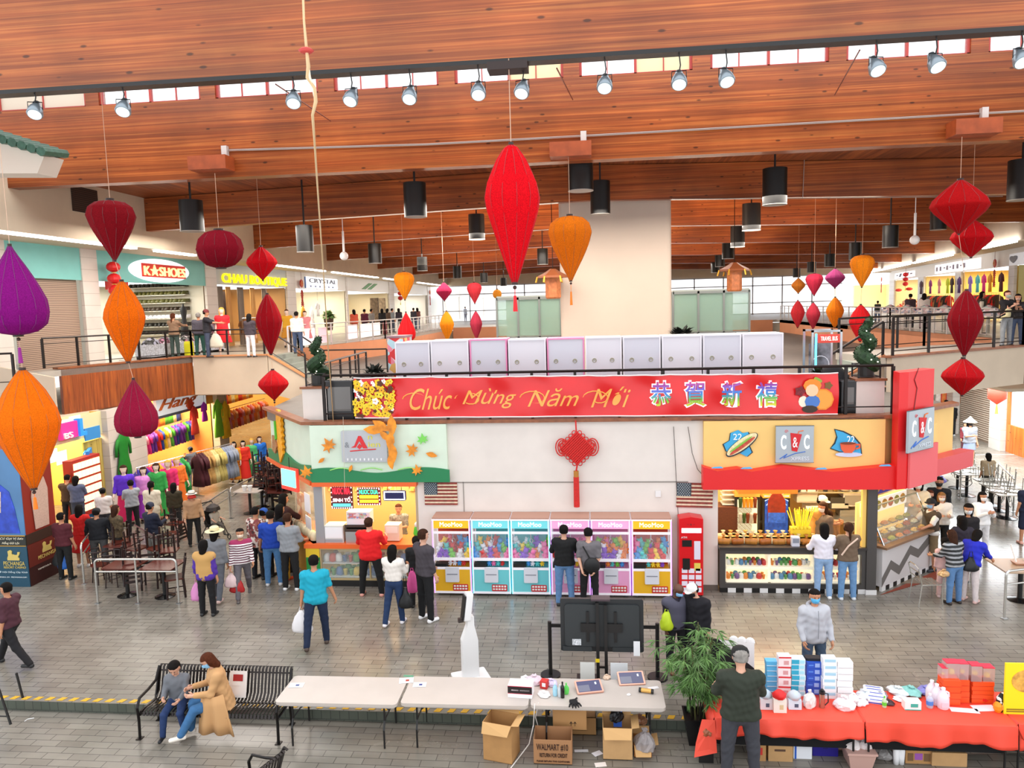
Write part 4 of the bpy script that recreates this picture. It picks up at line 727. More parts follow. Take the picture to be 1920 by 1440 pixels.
# ================================================================ people: continuous bodies grown from distance fields
V=lambda*a:np.array(a,float)
def seg(P,a,b,ra,rb,u=None,e=1.0):
    """tapered capsule; stretched e times along unit axis u"""
    ab=b-a;L2=max(ab@ab,1e-9);v=P-a;t=np.clip((v@ab)/L2,0,1);d=v-t[:,None]*ab
    q=(d*d).sum(1)
    if u is not None:s=d@u;q=q-s*s+(s/e)**2
    return np.sqrt(q)-(ra+t*(rb-ra))
def smin(a,b,k=.03):
    h=np.maximum(k-np.abs(a-b),0)/k;return np.minimum(a,b)-h*h*k*.25
def nets(fn,lo,hi,h):
    """surface nets of fn over the box lo..hi"""
    lo=np.array(lo)-2*h;n=np.ceil((np.array(hi)+2*h-lo)/h).astype(int)+1
    ax=[lo[i]+h*np.arange(n[i])for i in range(3)];X=np.stack(np.meshgrid(*ax,indexing='ij'),-1).reshape(-1,3)
    F=fn(X).reshape(n);S=F<0
    c=[(i,j,k)for i in(0,1)for j in(0,1)for k in(0,1)];m=n-1
    sub=lambda A,o:A[o[0]:o[0]+m[0],o[1]:o[1]+m[1],o[2]:o[2]+m[2]]
    cnt=sum(sub(S,o).astype(int)for o in c);act=(cnt>0)&(cnt<8);idx=-np.ones(m,int);ids=np.argwhere(act);idx[act]=np.arange(len(ids))
    if not len(ids):return np.zeros((0,3)),[]
    acc=np.zeros((len(ids),3));w=np.zeros(len(ids))
    vals={o:F[ids[:,0]+o[0],ids[:,1]+o[1],ids[:,2]+o[2]]for o in c}
    for o in c:
        for d in range(3):
            if o[d]==0:
                o2=list(o);o2[d]=1;o2=tuple(o2);a,b=vals[o],vals[o2];k=(a<0)!=(b<0);t=np.where(k,a/np.where(k,a-b,1),0)
                p=np.array(o,float)[None]+np.zeros((len(ids),3));p[:,d]+=t;acc+=p*k[:,None];w+=k
    Vv=lo+h*(ids+acc/w[:,None]);fs=[]
    for d in range(3):
        e,f=[(1,2),(2,0),(0,1)][d];s0=[slice(0,None)]*3;A=S.take(range(0,n[d]-1),d);B=S.take(range(1,n[d]),d);ch=np.argwhere(A!=B)
        ok=(ch[:,e]>0)&(ch[:,f]>0)&(ch[:,e]<n[e]-1)&(ch[:,f]<n[f]-1);ch=ch[ok]
        def cell(de,df):q=ch.copy();q[:,e]-=de;q[:,f]-=df;return idx[q[:,0],q[:,1],q[:,2]]
        q=np.stack([cell(1,1),cell(0,1),cell(0,0),cell(1,0)],1);fl=~A[ch[:,0],ch[:,1],ch[:,2]];q[fl]=q[fl][:,::-1];fs.append(q)
    return Vv,np.concatenate(fs)
def sdf_obj(name,fn,lo,hi,h,m,parent,extra=None):
    v,f=nets(fn,lo,hi,h)
    if len(v)==0:return None
    v=v.tolist();f=f.tolist()
    if extra:o=len(v);v+=extra.v;f+=[tuple(i+o for i in g)for g in extra.f]
    me=bpy.data.meshes.new(name);me.from_pydata(v,[],f);me.polygons.foreach_set('use_smooth',[True]*len(f));me.materials.append(m);me.update()
    o=bpy.data.objects.new(name,me);col.objects.link(o);o.parent=parent;return o
SKIN={'l':'#d9a58a','m':'#c48a68','t':'#a96f4c','d':'#5f3a28','mann':'#e6cdbb'}
HAIR={'k':'#14100e','b':'#3a2216','r':'#4e2614','g':'#8b8680','y':'#c9a04a'}
def rotx(v,a):c,s=math.cos(a),math.sin(a);return V(v[0],v[1]*c-v[2]*s,v[1]*s+v[2]*c)
def rotz(v,a):c,s=math.cos(a),math.sin(a);return V(v[0]*c-v[1]*s,v[0]*s+v[1]*c,v[2])
def person(pos,face,H,label,top='#888888',pants='#222222',skin='m',hair='k',hs='short',sleeve=.35,plen=1.0,shoes='#222222',wd=1.08,lean=0,head=(0,0),arms=((0,.12,.2),(0,.12,.2)),legs=((0,0,.06),(0,0,.06)),seat=None,mask=None,hat=None,hatc='#e9e3d2',skirt=None,hem=None,tmat=None,pmat=None,vox=.017,name='person',cat='person',group=None,mann=False,vest=None,hemflare=0,twist=0,collar=None,apron=None,child=False,shift=0):
    """faces -Y when face=0. arms: (swing forward, spread, elbow bend); legs: (thigh forward, knee bend, spread); radians"""
    seed_=H*37+face*5;s=H/1.70;t=thing(name,label,cat,pos,face,group);hk=1.25 if child else 1.0
    up,fw,sd=V(0,0,1),V(0,-1,0),V(1,0,0)
    pel=V(0,0,0)
    J={};toes=[]
    for k,sg in((0,-1),(1,1)):
        a,kb,sp=legs[k];hip=pel+V(sg*.088*wd,0,-.03);d=V(sg*math.sin(sp),-math.sin(a)*math.cos(sp),-math.cos(a)*math.cos(sp));kn=hip+d*.43
        d2=V(sg*math.sin(sp)*.5,-math.sin(a-kb),-math.cos(a-kb));d2/=np.linalg.norm(d2);an=kn+d2*.40;J[k]=(hip,kn,an,a-kb)
    low=min(J[0][2][2],J[1][2][2]);pz=(-low+.075)if seat is None else seat/s
    off=V(0,0,pz)
    T=lambda v:rotz(rotx(v,lean),twist)+V(0,0,0)
    T=lambda v:rotx(v,lean)
    tu,tf,ts=T(up),T(fw),T(sd)
    wa,ch_,nk=T(V(0,0,.13)),T(V(0,0,.36)),T(V(0,.01,.51));hb=T(V(0,-.005,.60));
    hy,hp=head;hf=rotz(rotx(fw,lean-hp),hy);hu=rotz(rotx(up,lean-hp),hy);hsd=np.cross(hf,hu)*-1 if False else np.cross(hu,hf)*-1
    hc=nk+hu*(.155*hk)+hf*.012;sh=[T(V(sg*(.155*wd+.01),.01,.435))for sg in(-1,1)]
    A=[]
    for k,sg in((0,-1),(1,1)):
        a,sp,eb=arms[k][:3];tw=arms[k][3]if len(arms[k])>3 else 0
        d=V(sg*math.sin(sp),-math.sin(a)*math.cos(sp),-math.cos(a)*math.cos(sp));el=sh[k]+d*.27
        a2=a+eb;d2=V(sg*math.sin(sp)*math.cos(min(eb,1.5))-sg*tw,-math.sin(a2)*math.cos(sp*.5),-math.cos(a2)*math.cos(sp*.5));d2/=np.linalg.norm(d2);wr=el+d2*.235;hd=wr+d2*.085;A.append((sh[k],el,wr,hd,d2))
    S=lambda v:(v+off)*s
    def head_f(P,g=0):
        c=S(hc);d=seg(P,c+hu*.035*s*hk,c-hu*.03*s*hk+hf*.008*s,(.088*hk)*s+g,.07*s*hk+g,hf,1.12);d=smin(d,seg(P,c-hu*.07*s*hk+hf*.03*s,c-hu*.06*s*hk+hf*.035*s,.036*s+g,.036*s+g),.04*s);return d
    def torso_f(P,g=0,bust=0):
        d=seg(P,S(pel),S(wa),.108*s*wd**.7+g,.094*s*wd**.9+g,ts,1.42);d=smin(d,seg(P,S(wa),S(ch_),.094*s*wd**.9+g,.108*s*wd**.7+g,ts,1.45),.05*s)
        d=smin(d,seg(P,S(sh[0]),S(sh[1]),.058*s+g,.058*s+g),.07*s);return d
    def arm_f(P,k,g=0,t_=1.0):
        a,e,w_,h_,_=A[k];q=.05
        if t_<=.5:e2=a+(e-a)*t_*2;return seg(P,S(a),S(e2),.05*s+g,.045*s+g)
        d=seg(P,S(a),S(e),.05*s+g,.041*s+g);w2=e+(w_-e)*(t_-.5)*2;return smin(d,seg(P,S(e),S(w2),.040*s+g,(.040-.013*(t_-.5)*2)*s+g),.02*s)
    def leg_f(P,k,g=0,t_=1.0,g2=None):
        h_,kn,an,_=J[k];g2=g if g2 is None else g2
        if t_<=.5:k2=h_+(kn-h_)*t_*2;return seg(P,S(h_),S(k2),.085*s*wd**.6+g,(.085-.028*t_*2)*s*wd**.4+g2)
        d=seg(P,S(h_),S(kn),.085*s*wd**.6+g,.057*s*wd**.4+g);a2=kn+(an-kn)*(t_-.5)*2;return smin(d,seg(P,S(kn),S(a2),.056*s*wd**.4+g,.036*s+g2),.02*s)
    pts=np.array([S(x)for x in[pel,wa,ch_,nk,hc+hu*.16,hc,*sh]+[y for q in A for y in q[:4]]+[y for k in(0,1)for y in J[k][:3]]]);lo,hi=pts.min(0)-.15*s,pts.max(0)+.13*s;lo[2]=max(lo[2],-.02)
    skm=M(SKIN[skin],.55)
    def body(P):
        d=torso_f(P);d=smin(d,seg(P,S(nk)-tu*.05*s,S(hc)-hu*.05*s,.05*s,.05*s),.04*s);d=smin(d,head_f(P),.02*s)
        c=S(hc);d=smin(d,seg(P,c+hf*.09*s*hk-hu*.005*s,c+hf*.105*s*hk-hu*.035*s,.009*s,.015*s),.015*s)
        for sg in(-1,1):d=np.minimum(d,seg(P,c+hsd*sg*.083*s*hk+hu*.012*s,c+hsd*sg*.085*s*hk-hu*.02*s,.014*s,.010*s))
        for k in(0,1):
            d=smin(d,arm_f(P,k),.035*s);d=smin(d,leg_f(P,k),.03*s);w_,h_=A[k][2],A[k][3];d=smin(d,seg(P,S(w_),S(h_),.024*s,.026*s,np.cross(A[k][4],sd),1.35),.015*s)
        return d
    fing=MB()
    for k,sg in((0,-1),(1,1)):
        dr=A[k][4];n_=np.cross(dr,sd);n_=n_/max(np.linalg.norm(n_),1e-6);inw=V(-sg,0,0);inw=inw-dr*(inw@dr);inw/=max(np.linalg.norm(inw),1e-6);b0=S(A[k][3])
        for q,L_ in zip((-1.5,-.5,.5,1.5),(.058,.072,.078,.068)):
            p0=b0+n_*q*.0165*s;p1=p0+(dr*.55+inw*.12)*L_*s;p2=p0+(dr*.85+inw*.45)*L_*s;p3=p0+(dr*.95+inw*.85)*L_*s;fing.tube([p0,p1,p2,p3],[.0095*s,.009*s,.0085*s,.007*s],6)
        w0=S(A[k][2]+(A[k][3]-A[k][2])*.35);fing.tube([w0+n_*.03*s,w0+n_*.052*s+dr*.03*s+inw*.012*s,w0+n_*.056*s+dr*.06*s+inw*.025*s],[.012*s,.0105*s,.008*s],6)
    sdf_obj('body',body,lo,hi,vox,skm,t,fing)
    hemz=hem if hem is not None else-.05;gt=.016*s+.004
    axis_lo=S(T(V(0,0,hemz)));
    def shirt(P):
        d=torso_f(P,gt+.006);wv_=np.sin(P[:,0]*13+P[:,2]*7+seed_)*1.7;wr_=.0045*s*np.sin(P[:,2]*34+P[:,0]*30+wv_)*np.sin(P[:,0]*27-P[:,2]*24+P[:,1]*20+seed_*2)+.003*s*np.sin(P[:,0]*62-P[:,2]*38+wv_*1.5)
        if hemz<.03 and seat is None:d=smin(d,seg(P,S(J[0][0]),S(J[1][0]),.094*s*wd**.6+gt,.094*s*wd**.6+gt),.05*s)
        if hemz<-.12:
            Lh=-hemz;d=smin(d,seg(P,S(pel),S(T(V(0,.0,hemz))if seat is None else V(0,.02,hemz)),.112*s*wd+gt,(.115+hemflare)*s*wd+gt,ts,1.4),.05*s)
        for k in(0,1):
            if sleeve>0:d=smin(d,arm_f(P,k,gt*.9,sleeve),.035*s)
        d=np.maximum(d+wr_,-((P-axis_lo)@tu));
        nkp=seg(P,S(nk)-tu*.02*s,S(nk)+tu*.1*s,(.062 if not collar else.05)*s,.09*s);return np.maximum(d,-nkp)
    if top:sdf_obj('shirt' if not skirt or skirt[1]!=top else 'dress',shirt,[lo[0]-.03,lo[1]-.03,min(lo[2]+.0,axis_lo[2]-.05)],[hi[0]+.03,hi[1]+.03,S(nk)[2]+.1],vox,tmat or M(top,.85),t)
    if vest:
        def vst(P):
            d=torso_f(P,gt+.014*s);d=np.maximum(d,-((P-S(T(V(0,0,hemz-.03))))@tu));d=np.maximum(d,-seg(P,S(nk)-tu*.06*s+tf*.05,S(nk)+tu*.12*s,.065*s,.1*s))
            for sg in(0,1):d=np.maximum(d,-(seg(P,S(sh[sg]),S(sh[sg])+(S(A[sg][1])-S(sh[sg]))*.6,.055*s,.055*s)))
            return d
        sdf_obj('vest',vst,lo,hi,vox,M(vest,.8,bump=.2),t)
    if skirt:
        L_,cs,fl=skirt;zt_=S(wa)[2]
        def sk(P):
            d=seg(P,S(V(0,0,.08)),S(V(0,0,-L_)),.10*s*wd+gt,(.11+fl)*s+gt,sd,1.35);d=np.maximum(d,P[:,2]-zt_);return np.maximum(d,S(V(0,0,-L_))[2]-P[:,2])
        sdf_obj('skirt',sk,lo-.1,hi+.1,vox,M(cs,.85),t)
    if pants:
        tw_=S(wa)-tu*.03*s
        def pt(P):
            d=seg(P,S(pel)-up*.02,S(wa),.112*s*wd**.7+.01,.096*s*wd**.8+.006,sd if seat is None else ts,1.42)
            for k in(0,1):d=smin(d,leg_f(P,k,.014*s,plen,.022*s if plen>.8 else.03*s),.035*s)
            d=d+.004*s*np.sin(P[:,2]*44+P[:,0]*45+seed_+np.sin(P[:,2]*11)*2)*np.sin(P[:,0]*35+P[:,1]*40+P[:,2]*9)
            return np.maximum(d,(P-tw_)@tu)
        sdf_obj('trousers',pt,lo-.02,[hi[0]+.02,hi[1]+.02,S(wa)[2]+.1 if lean<1 else hi[2]],vox,pmat or M(pants,.85,noise=.08,scale=20),t)
    for k in(0,1):
        an=J[k][2];ta=J[k][3];fa=max(-.9,min(.3,ta))if seat is None else 0;fd=V(0,-math.cos(fa),math.sin(fa)*1.0)if(an[2]-low)>.05 or seat is not None else V(0,-1,0)
        h0,t0=S(an)-V(0,0,.045*s)-fd*.035*s,S(an)-V(0,0,.05*s)+fd*.15*s
        def shf(P):
            d=seg(P,h0,t0,.036*s,.034*s,sd,1.15);d=smin(d,seg(P,S(an)+V(0,0,.0),h0,.036*s,.036*s),.03*s);return np.maximum(d,h0[2]-.032*s-P[:,2])if abs(fd[2])<.1 else d
        q=np.array([h0,t0,S(an)]);sdf_obj('shoe',shf,q.min(0)-.05,q.max(0)+.05,min(vox,.013),M(shoes,.5),t)
    c=S(hc);hm=M(HAIR.get(hair,hair),.8,noise=.25,scale=25,spec=.15)
    def local(P):q=P-c;return q@hf,q@hu,q@hsd
    def hairf(P):
        f_,u_,s_=local(P);d=seg(P,c+hu*.035*s*hk-hf*.008*s,c-hu*.005*s-hf*.012*s,.099*s*hk,.09*s*hk,hf,1.08)
        if hs in('long','pony','bob'):
            L_={'long':.36,'pony':.02,'bob':.14}[hs];e=c-hu*L_*s-hf*.065*s;d=smin(d,seg(P,c-hf*.03*s-hu*.02*s,e,.085*s,.06*s,hsd,1.25),.03*s)
        front=np.maximum(.018*s-f_,u_-.055*s*hk)if hs in('long','bob')else np.maximum(np.maximum(-.012*s-f_,u_-.06*s*hk),-10)
        if hs=='short':front=np.minimum(front,np.maximum(u_+.03*s,-10)*1.0)if False else np.minimum(front,u_+.045*s)
        if hs in('pony','bun'):front=np.minimum(front,u_+.06*s)
        d=np.maximum(d,-front)
        if hs=='pony':d=smin(d,seg(P,c-hf*.1*s+hu*.02*s,c-hf*.12*s-hu*.25*s,.035*s,.02*s),.02*s)
        if hs=='bun':d=smin(d,seg(P,c-hf*.1*s+hu*.05*s,c-hf*.11*s+hu*.05*s,.045*s,.045*s),.02*s)
        return d
    if hs!='bald':sdf_obj('hair',hairf,c-.5*s if hs=='long' else c-.3*s,c+.16*s*hk,min(vox,.015),hm,t)
    if mask:
        def mf(P):
            f_,u_,s_=local(P);d=smin(head_f(P,.007*s),seg(P,c+hf*.1*s-hu*.015*s,c+hf*.105*s-hu*.04*s,.016*s,.02*s),.03*s);return np.maximum(np.maximum(d,.02*s-f_),np.maximum(u_+.008*s,-.098*s*hk-u_))
        sdf_obj('face_mask',mf,c-.16*s,c+.16*s,min(vox,.011),M(mask,.7),t)
    if not mann:
        for sg in(-1,1):
            e=c+hf*.092*s*hk+hsd*sg*.032*s+hu*.012*s;b=MB();b.ball(e,.009*s,6);b.build('eye',M('#1a1210',.3),t)
        if not mask:m0=c+hf*.097*s*hk-hu*.052*s;MB().tube([m0-hsd*.02*s,m0+hf*.005*s,m0+hsd*.02*s],.005*s,5).build('mouth',M('#a04a40',.5),t)
    if hat:
        b=MB();b.T=Matrix.Translation(Vector(c))@Matrix([list(x)+[0]for x in np.stack([hsd,-hf,hu],1)]+[[0,0,0,1]]);r=.105*s*hk
        if hat=='cap':b.lathe([(r,.03*s),(r*.98,.07*s),(r*.8,.11*s),(r*.4,.135*s),(.01,.14*s)],n=18);b.plate([(0,0)],0,0)if False else b.prism([(math.cos(a)*r*.85,-r*.7-math.sin(a)*.085*s)for a in[i*math.pi/8 for i in range(9)]][::-1],.03*s,.04*s)
        elif hat=='wide':b.lathe([(r*2.0,.045*s),(r*1.1,.05*s),(r,.055*s),(r*.95,.13*s),(r*.6,.155*s),(.01,.158*s)],n=24)
        elif hat=='fedora':b.lathe([(r*1.6,.05*s),(r*1.05,.045*s),(r,.055*s),(r*.9,.14*s),(r*.5,.15*s),(.01,.145*s)],n=24)
        elif hat=='cone':b.lathe([(r*2.1,.03*s),(r*1.05,.12*s),(.01,.23*s)],n=24)
        elif hat=='backcap':b.T=b.T@Matrix.Rotation(math.pi,4,'Z');b.lathe([(r,.02*s),(r*.98,.07*s),(r*.8,.11*s),(r*.4,.135*s),(.01,.14*s)],n=18)
        b.build('hat',M(hatc,.8),t,smooth='auto')
        if hat in('wide','fedora'):b2=MB();b2.T=b.T;b2.lathe([(r*1.03,.056*s),(r*1.01,.08*s)],n=24);b2.build('hat_band',M('#2a2420' if hat=='fedora' else '#cfc49c'),t)
    t['j']=0;del t['j']
    t_hands=[Matrix.Translation(Vector(pos))@Matrix.Rotation(face,4,'Z')@Vector(S(A[k][3]))for k in(0,1)]
    return t,t_hands
def stand(fx,fy,hy,z=0.0,hx=None):
    g=G(fx,fy,z);top=AY(hx if hx else fx,hy,g.y);return(g.x,g.y,z),max(.9,min(1.95,top.z-z))
def crumple(b,a):
    b.v=[tuple(Vector(v)+Vector((random.uniform(-a,a),random.uniform(-a,a),random.uniform(-a,a)*.6 if v[2]>a else 0)))for v in b.v];return b
def bag(p,c,label,w_=.32,h=.36,m=None,nm='shopping_bag',hd=.14,cat='bag',d=.12):
    """soft bag hanging from the point p"""
    t=thing(nm,label,cat,(p.x,p.y,p.z-h-hd));mm=m or M(c,.5,bump=.3)
    b=MB();b.lathe([(w_*.38,0),(w_*.5,.02),(w_*.53,h*.2),(w_*.5,h*.4),(w_*.44,h*.6),(w_*.36,h*.8),(w_*.22,h),(w_*.1,h+hd*.3)],n=20,ey=d/w_*1.4,lobes=5,amp=.08);crumple(b,.012);b.build('sack',mm,t,smooth=True)
    MB().tube([(-w_*.18,0,h*.95),(-.02,0,h+hd*.9),(.02,0,h+hd*.9),(w_*.18,0,h*.95)],.008,5).build('handle',mm,t);return t
R180=math.pi
def pp(fx,fy,hy,label,face=0,z=0.0,hx=None,**k):
    pos,H=stand(fx,fy,hy,z,hx)
    if z>4:q=Vector((pos[0],pos[1],0)).normalized()*.45;pos=(pos[0]+q.x,pos[1]+q.y,z)
    return person(pos,R(face),H*.985,label,**k)
DN='#2b3f63';JE='#4a6f9c';LJ='#7fa6cf'
up_=(.05,.1,.25);fold=(.55,.1,1.6,.8);hold=(.5,.08,1.3,.35);reach=(1.1,.1,.4,.1)
# --- west crowd
t,h=pp(125,1086,961,'person in maroon short sleeved shirt and black trousers walking away with two bags',175,hx=112,top='#4f1520',pants='#131313',sleeve=.45,arms=((.1,.12,.2),(.1,.15,.2)),wd=1.12)
bag(h[1],'#2f3436','dark grey plastic bag in the hand of the person in maroon',.3,.34);bag(h[1]+Vector((.16,-.06,-.05)),'#1f62b8','blue plastic bag beside the dark grey one',.26,.34)
pp(133,990,890,'person in brown jacket reading the card stand of the ticket shop',190,hx=129,top='#4a3524',sleeve=.95,pants='#1c1a1c',arms=(hold,hold),head=(0,-.3))
pp(150,992,892,'person in grey blue hoodie leaning at the bright blue ticket kiosk',195,hx=152,top='#565e78',sleeve=.95,pants='#3f4656',arms=(hold,hold),hs='bob')
pp(200,1012,915,'person in white t-shirt and black cap waiting by the blue kiosk',200,hx=197,top='#e6e0da',pants='#2e3038',hat='cap',hatc='#15151a',head=(.5,0),mask='#e9e9ee')
pp(158,1062,946,'person with long black hair in a bright red dress',185,hx=160,top='#c81712',pants=None,skirt=(.5,'#c81712',.08),hs='long',sleeve=.3,plen=.5,shoes='#e6e6e6',arms=(hold,hold))
pp(190,1070,953,'broad person in black jacket and cap standing behind the stacked chairs',195,hx=187,top='#0f1118',pants='#4a4a4a',sleeve=.98,hat='backcap',hatc='#1a1a1d',wd=1.3,arms=((.3,.35,.4),(.3,.35,.4)))
pp(226,1066,947,'person with curly brown hair in brown camouflage top',150,hx=226,top='#4f4130',tmat=M('#55462f',.85,noise=.55,scale=22),pants='#2c2a26',hair='b',hs='bob',sleeve=.95)
pp(252,1000,900,'person in grey t-shirt with crossed arms and light blue mask',235,hx=246,top='#9a9fa5',pants='#17171b',mask='#a9c8e6',arms=(fold,fold),head=(-.3,0))
pp(291,1008,902,'person with ponytail in cream blouse among the shoppers',185,hx=288,top='#e3d8bf',pants='#b9ab8e',hs='pony',hem=-.18,sleeve=.6)
pp(290,1062,942,'person in navy jacket and dark cap with grey trousers',160,hx=277,top='#121a30',pants='#8f8d88',hat='backcap',hatc='#2c3044',sleeve=.98,arms=(hold,(.6,.2,.5)))
pp(349,930,857,'person in dark navy jacket bending at the clothes rack',215,hx=343,top='#18283a',pants='#121218',sleeve=.95,lean=.35,arms=(reach,reach))
pp(362,912,838,'person in grey t-shirt and cap reaching for a coat on the rack',250,hx=351,top='#6c7078',pants='#767b82',hat='backcap',hatc='#5a606a',arms=((1.4,.1,.2),(.9,.1,.3)))
pp(332,1000,905,'person with dark hair in olive brown top beside the chair stack',190,hx=331,top='#38301c',pants='#2a2a2a',hs='long',sleeve=.9)
t,h=pp(366,1022,921,'person in white straw hat, red scarf and tan sweater',35,hx=360,top='#b08a68',pants='#17171a',hat='fedora',hatc='#f2ece0',sleeve=.97,skin='l',arms=((.2,.15,.5),(.2,.2,.4)),wd=1.15)
o=MB().lathe([(.12,0),(.1,.05),(.075,.09)],n=16).build('neck_scarf',M('#c8302a'),smooth=True);o.parent=t;o.location=(0,-.01,1.43*.93)
t,h=pp(411,1125,988,'person in wide cream sun hat and grey top half hidden behind the tan vest',180,hx=378,top='#7c7f84',pants='#5f646c',hat='wide',hatc='#e8dcae',sleeve=.95,legs=((-.25,.1,.06),(.15,.1,.06)),shoes='#d9b8b0',hs='bob')
t,h=pp(391,1154,1012,'person in mustard tan vest with purple sleeves and black leggings',180,hx=376,top='#52309a',pants='#100f12',vest='#c79a5a',sleeve=.8,hs='bob',arms=((.05,.12,.1),(.05,.2,.3)),wd=1.05,hem=-.1)
bag(h[1],'#d98ac0','pink and violet translucent bag hanging beside the tan vest',.26,.34)
t,h=pp(458,1120,988,'person in maroon and white striped sweater walking with shopping bags',25,hx=449,top='#e9e4e6',tmat=stripes('striped_sweater',[(0,'#5a1c34'),(.45,'#efeaea')],.052,'Z',.85,top=(1.25,'#a0305c')),pants='#6a666c',sleeve=.97,mask='#e9d9c4',hs='short',legs=((.35,.15,.05),(-.3,.35,.05)),shoes='#5c5654',arms=((.1,.15,.3),(.25,.15,.6)),skin='m',wd=1.08)
bag(h[0],'#e4c8c8','pale pink paper bag carried by the striped sweater walker',.26,.26);bag(h[0]+Vector((.1,.05,-.1)),'#b82424','red plastic bag carried by the striped sweater walker',.3,.3)
pp(487,1085,950,'person in red and white plaid shirt queueing at the juice kiosk',165,hx=483,top='#8a4a44',tmat=blobs('plaid',['#7a3434','#d9c9c0','#9c5a50','#4a2828'],16),pants='#1b1b22',sleeve=.9,hem=-.15)
pp(502,1080,953,'person in white shirt and blue cap in the kiosk queue',170,hx=499,top='#e8e6e4',pants='#16161b',hat='backcap',hatc='#2a56b0',sleeve=.5)
pp(515,1097,957,'person in royal blue t-shirt and faded jeans in the queue',190,hx=509,top='#1440a8',pants='#4f7fb0',sleeve=.42,wd=1.18,shoes='#d9d9d9',arms=((.05,.15,.2),(.1,.2,.2)))
pp(533,1086,945,'person in black top and yellow trousers behind the royal blue shirt',150,hx=521,top='#16130f',pants='#c9962a',hs='long',sleeve=.9,shoes='#c8492a')
pp(540,1070,925,'person in dark red top drinking by the kiosk window',140,hx=535,top='#3a1a18',pants='#241a1a',hs='long',sleeve=.5,arms=((.9,.1,1.5,.3),up_))
t,h=pp(547,1106,962,'person in grey shirt and black track trousers with white side stripe',178,hx=553,top='#8d9196',pants='#121214',sleeve=.6,shoes='#e6e6e6',wd=1.1,arms=((.35,.2,.9),(.35,.2,.9)),hair='b')
for sg in(-1,1):b=MB();b.tube([(sg*.18,0,.93),(sg*.165,0,.55),(sg*.14,0,.12)],.016,5);b.build('side_stripe',M('#ececec'),t)
t,h=pp(597,1210,1040,'person in turquoise shirt and navy jeans walking with a white bag',195,hx=585,top='#14a3be',pants='#14233f',sleeve=.42,legs=((.12,.05,.08),(-.3,.1,.12)),arms=((.1,.3,.15),(.0,.15,.1)),shoes='#4a3a30',wd=1.1,hem=-.12,vox=.014)
bag(h[1],'#ece9ea','white plastic shopping bag held by the person in turquoise',.36,.38)
pp(698,1117,970,'person in oversized bright red sweater and black leggings at the counter',180,hx=700,top='#e3141a',pants='#0e0e10',sleeve=.97,hs='bun',hair='b',wd=1.3,shoes='#d99a8c',arms=((.55,.25,1.2,.2),(.55,.25,1.2,.2)),legs=((0,0,.16),(0,0,.16)),skin='l',hem=-.12)
t,h=pp(742,1170,1021,'person in cropped white jacket, dark jeans and long black hair',170,hx=729,top='#ebe3da',pants='#1c3358',sleeve=.95,hs='long',arms=((.5,.2,1.2,.3),(.5,.25,1.1,.2)),shoes='#efe9ec',legs=((.1,0,.05),(-.2,.1,.08)),hem=.04,wd=1.02)
bag(Vector((t.location.x+.24,t.location.y-.05,1.05)),'#0e0e10','black shoulder bag of the person in the white jacket',.26,.28,hd=.4)
t,h=pp(800,1163,992,'tall person with beard in dark grey long sleeved top and black trousers',140,hx=792,top='#423c42',pants='#0f0f12',sleeve=.75,arms=(up_,(.2,.1,.7,.3)),shoes='#f2f0f0',skin='l',hair='b')
t,h=pp(785,1138,1005,'person in black sweater half hidden behind the tall bearded one',185,hx=774,top='#0d0d0f',pants='#101012',hs='bun',sleeve=.97)
bag(Vector((t.location.x-.05,t.location.y-.25,.95)),'#e0549a','pink shopping bag between the two people by the yellow machine',.22,.42,hd=.1)
pp(752,1062,945,'kiosk worker with reddish hair in patterned shirt behind the counter',10,hx=752,top='#a8a49c',tmat=M('#8e8b88',noise=.5,scale=25),pants='#555555',hair='r',hs='bun',skin='l',sleeve=.4,arms=(hold,hold))
pp(1060,1135,984,'person in black hooded jacket and blue jeans playing a claw machine',180,hx=1056,top='#0b0b0d',pants='#5f86b4',sleeve=.97,wd=1.12,arms=((.5,.3,1.0,.2),(.5,.3,1.0,.2)),shoes='#222222',skin='l')
t,h=pp(1106,1140,990,'person in grey t-shirt with hands behind back watching the machines',175,hx=1098,top='#6a666a',pants='#0d0d10',sleeve=.42,arms=((-.3,.1,-.2,.4),(-.3,.1,-.2,.4)),skin='l',head=(.3,-.2))
b=thing('backpack','small black round backpack slung on the person in grey t-shirt','backpack',(t.location.x+.06,t.location.y-.2,.98));MB().ball((0,0,0),.17,14,ey=.55).build('pack_body',M('#0c0c0e'),b,smooth=True);MB().tube([(-.05,.04,.15),(-.18,.08,.38)],.015,5).build('strap',M('#0c0c0e'),b)
# --- centre and east
t,h=pp(1268,1258,1092,'person in slate quilted vest and light blue mask talking behind the bamboo',20,hx=1269,top='#1c1726',vest='#4e4c5c',pants='#14141a',sleeve=.97,skin='d',hs='bald',mask='#8fc4ec',head=(.4,-.35),shoes='#7a4a34',wd=1.15,vox=.014,arms=(up_,(.1,.25,.3)))
bag(Vector((t.location.x-.17,t.location.y-.12,1.15)),'#c9e02a','bright lime green bag hanging beside the quilted vest',.2,.3,hd=.06)
pp(1306,1262,1091,'person in white cap, black mask and teal shirt under a dark jacket',-35,hx=1303,top='#121018',vest=None,pants='#1a1a20',sleeve=.97,skin='l',hat='cap',hatc='#e9e6e2',mask='#17151a',head=(-.5,-.45),wd=1.15,vox=.014)
t,h=pp(1525,1290,1105,'person in light grey hooded jacket, jeans and blue mask facing us',5,hx=1529,top='#b9bac0',pants='#44566c',sleeve=.98,mask='#58b4e4',arms=((.1,.24,.5,.25),(.1,.24,.5,.25)),wd=1.08,vox=.012,collar=1,hem=-.12,skin='m')
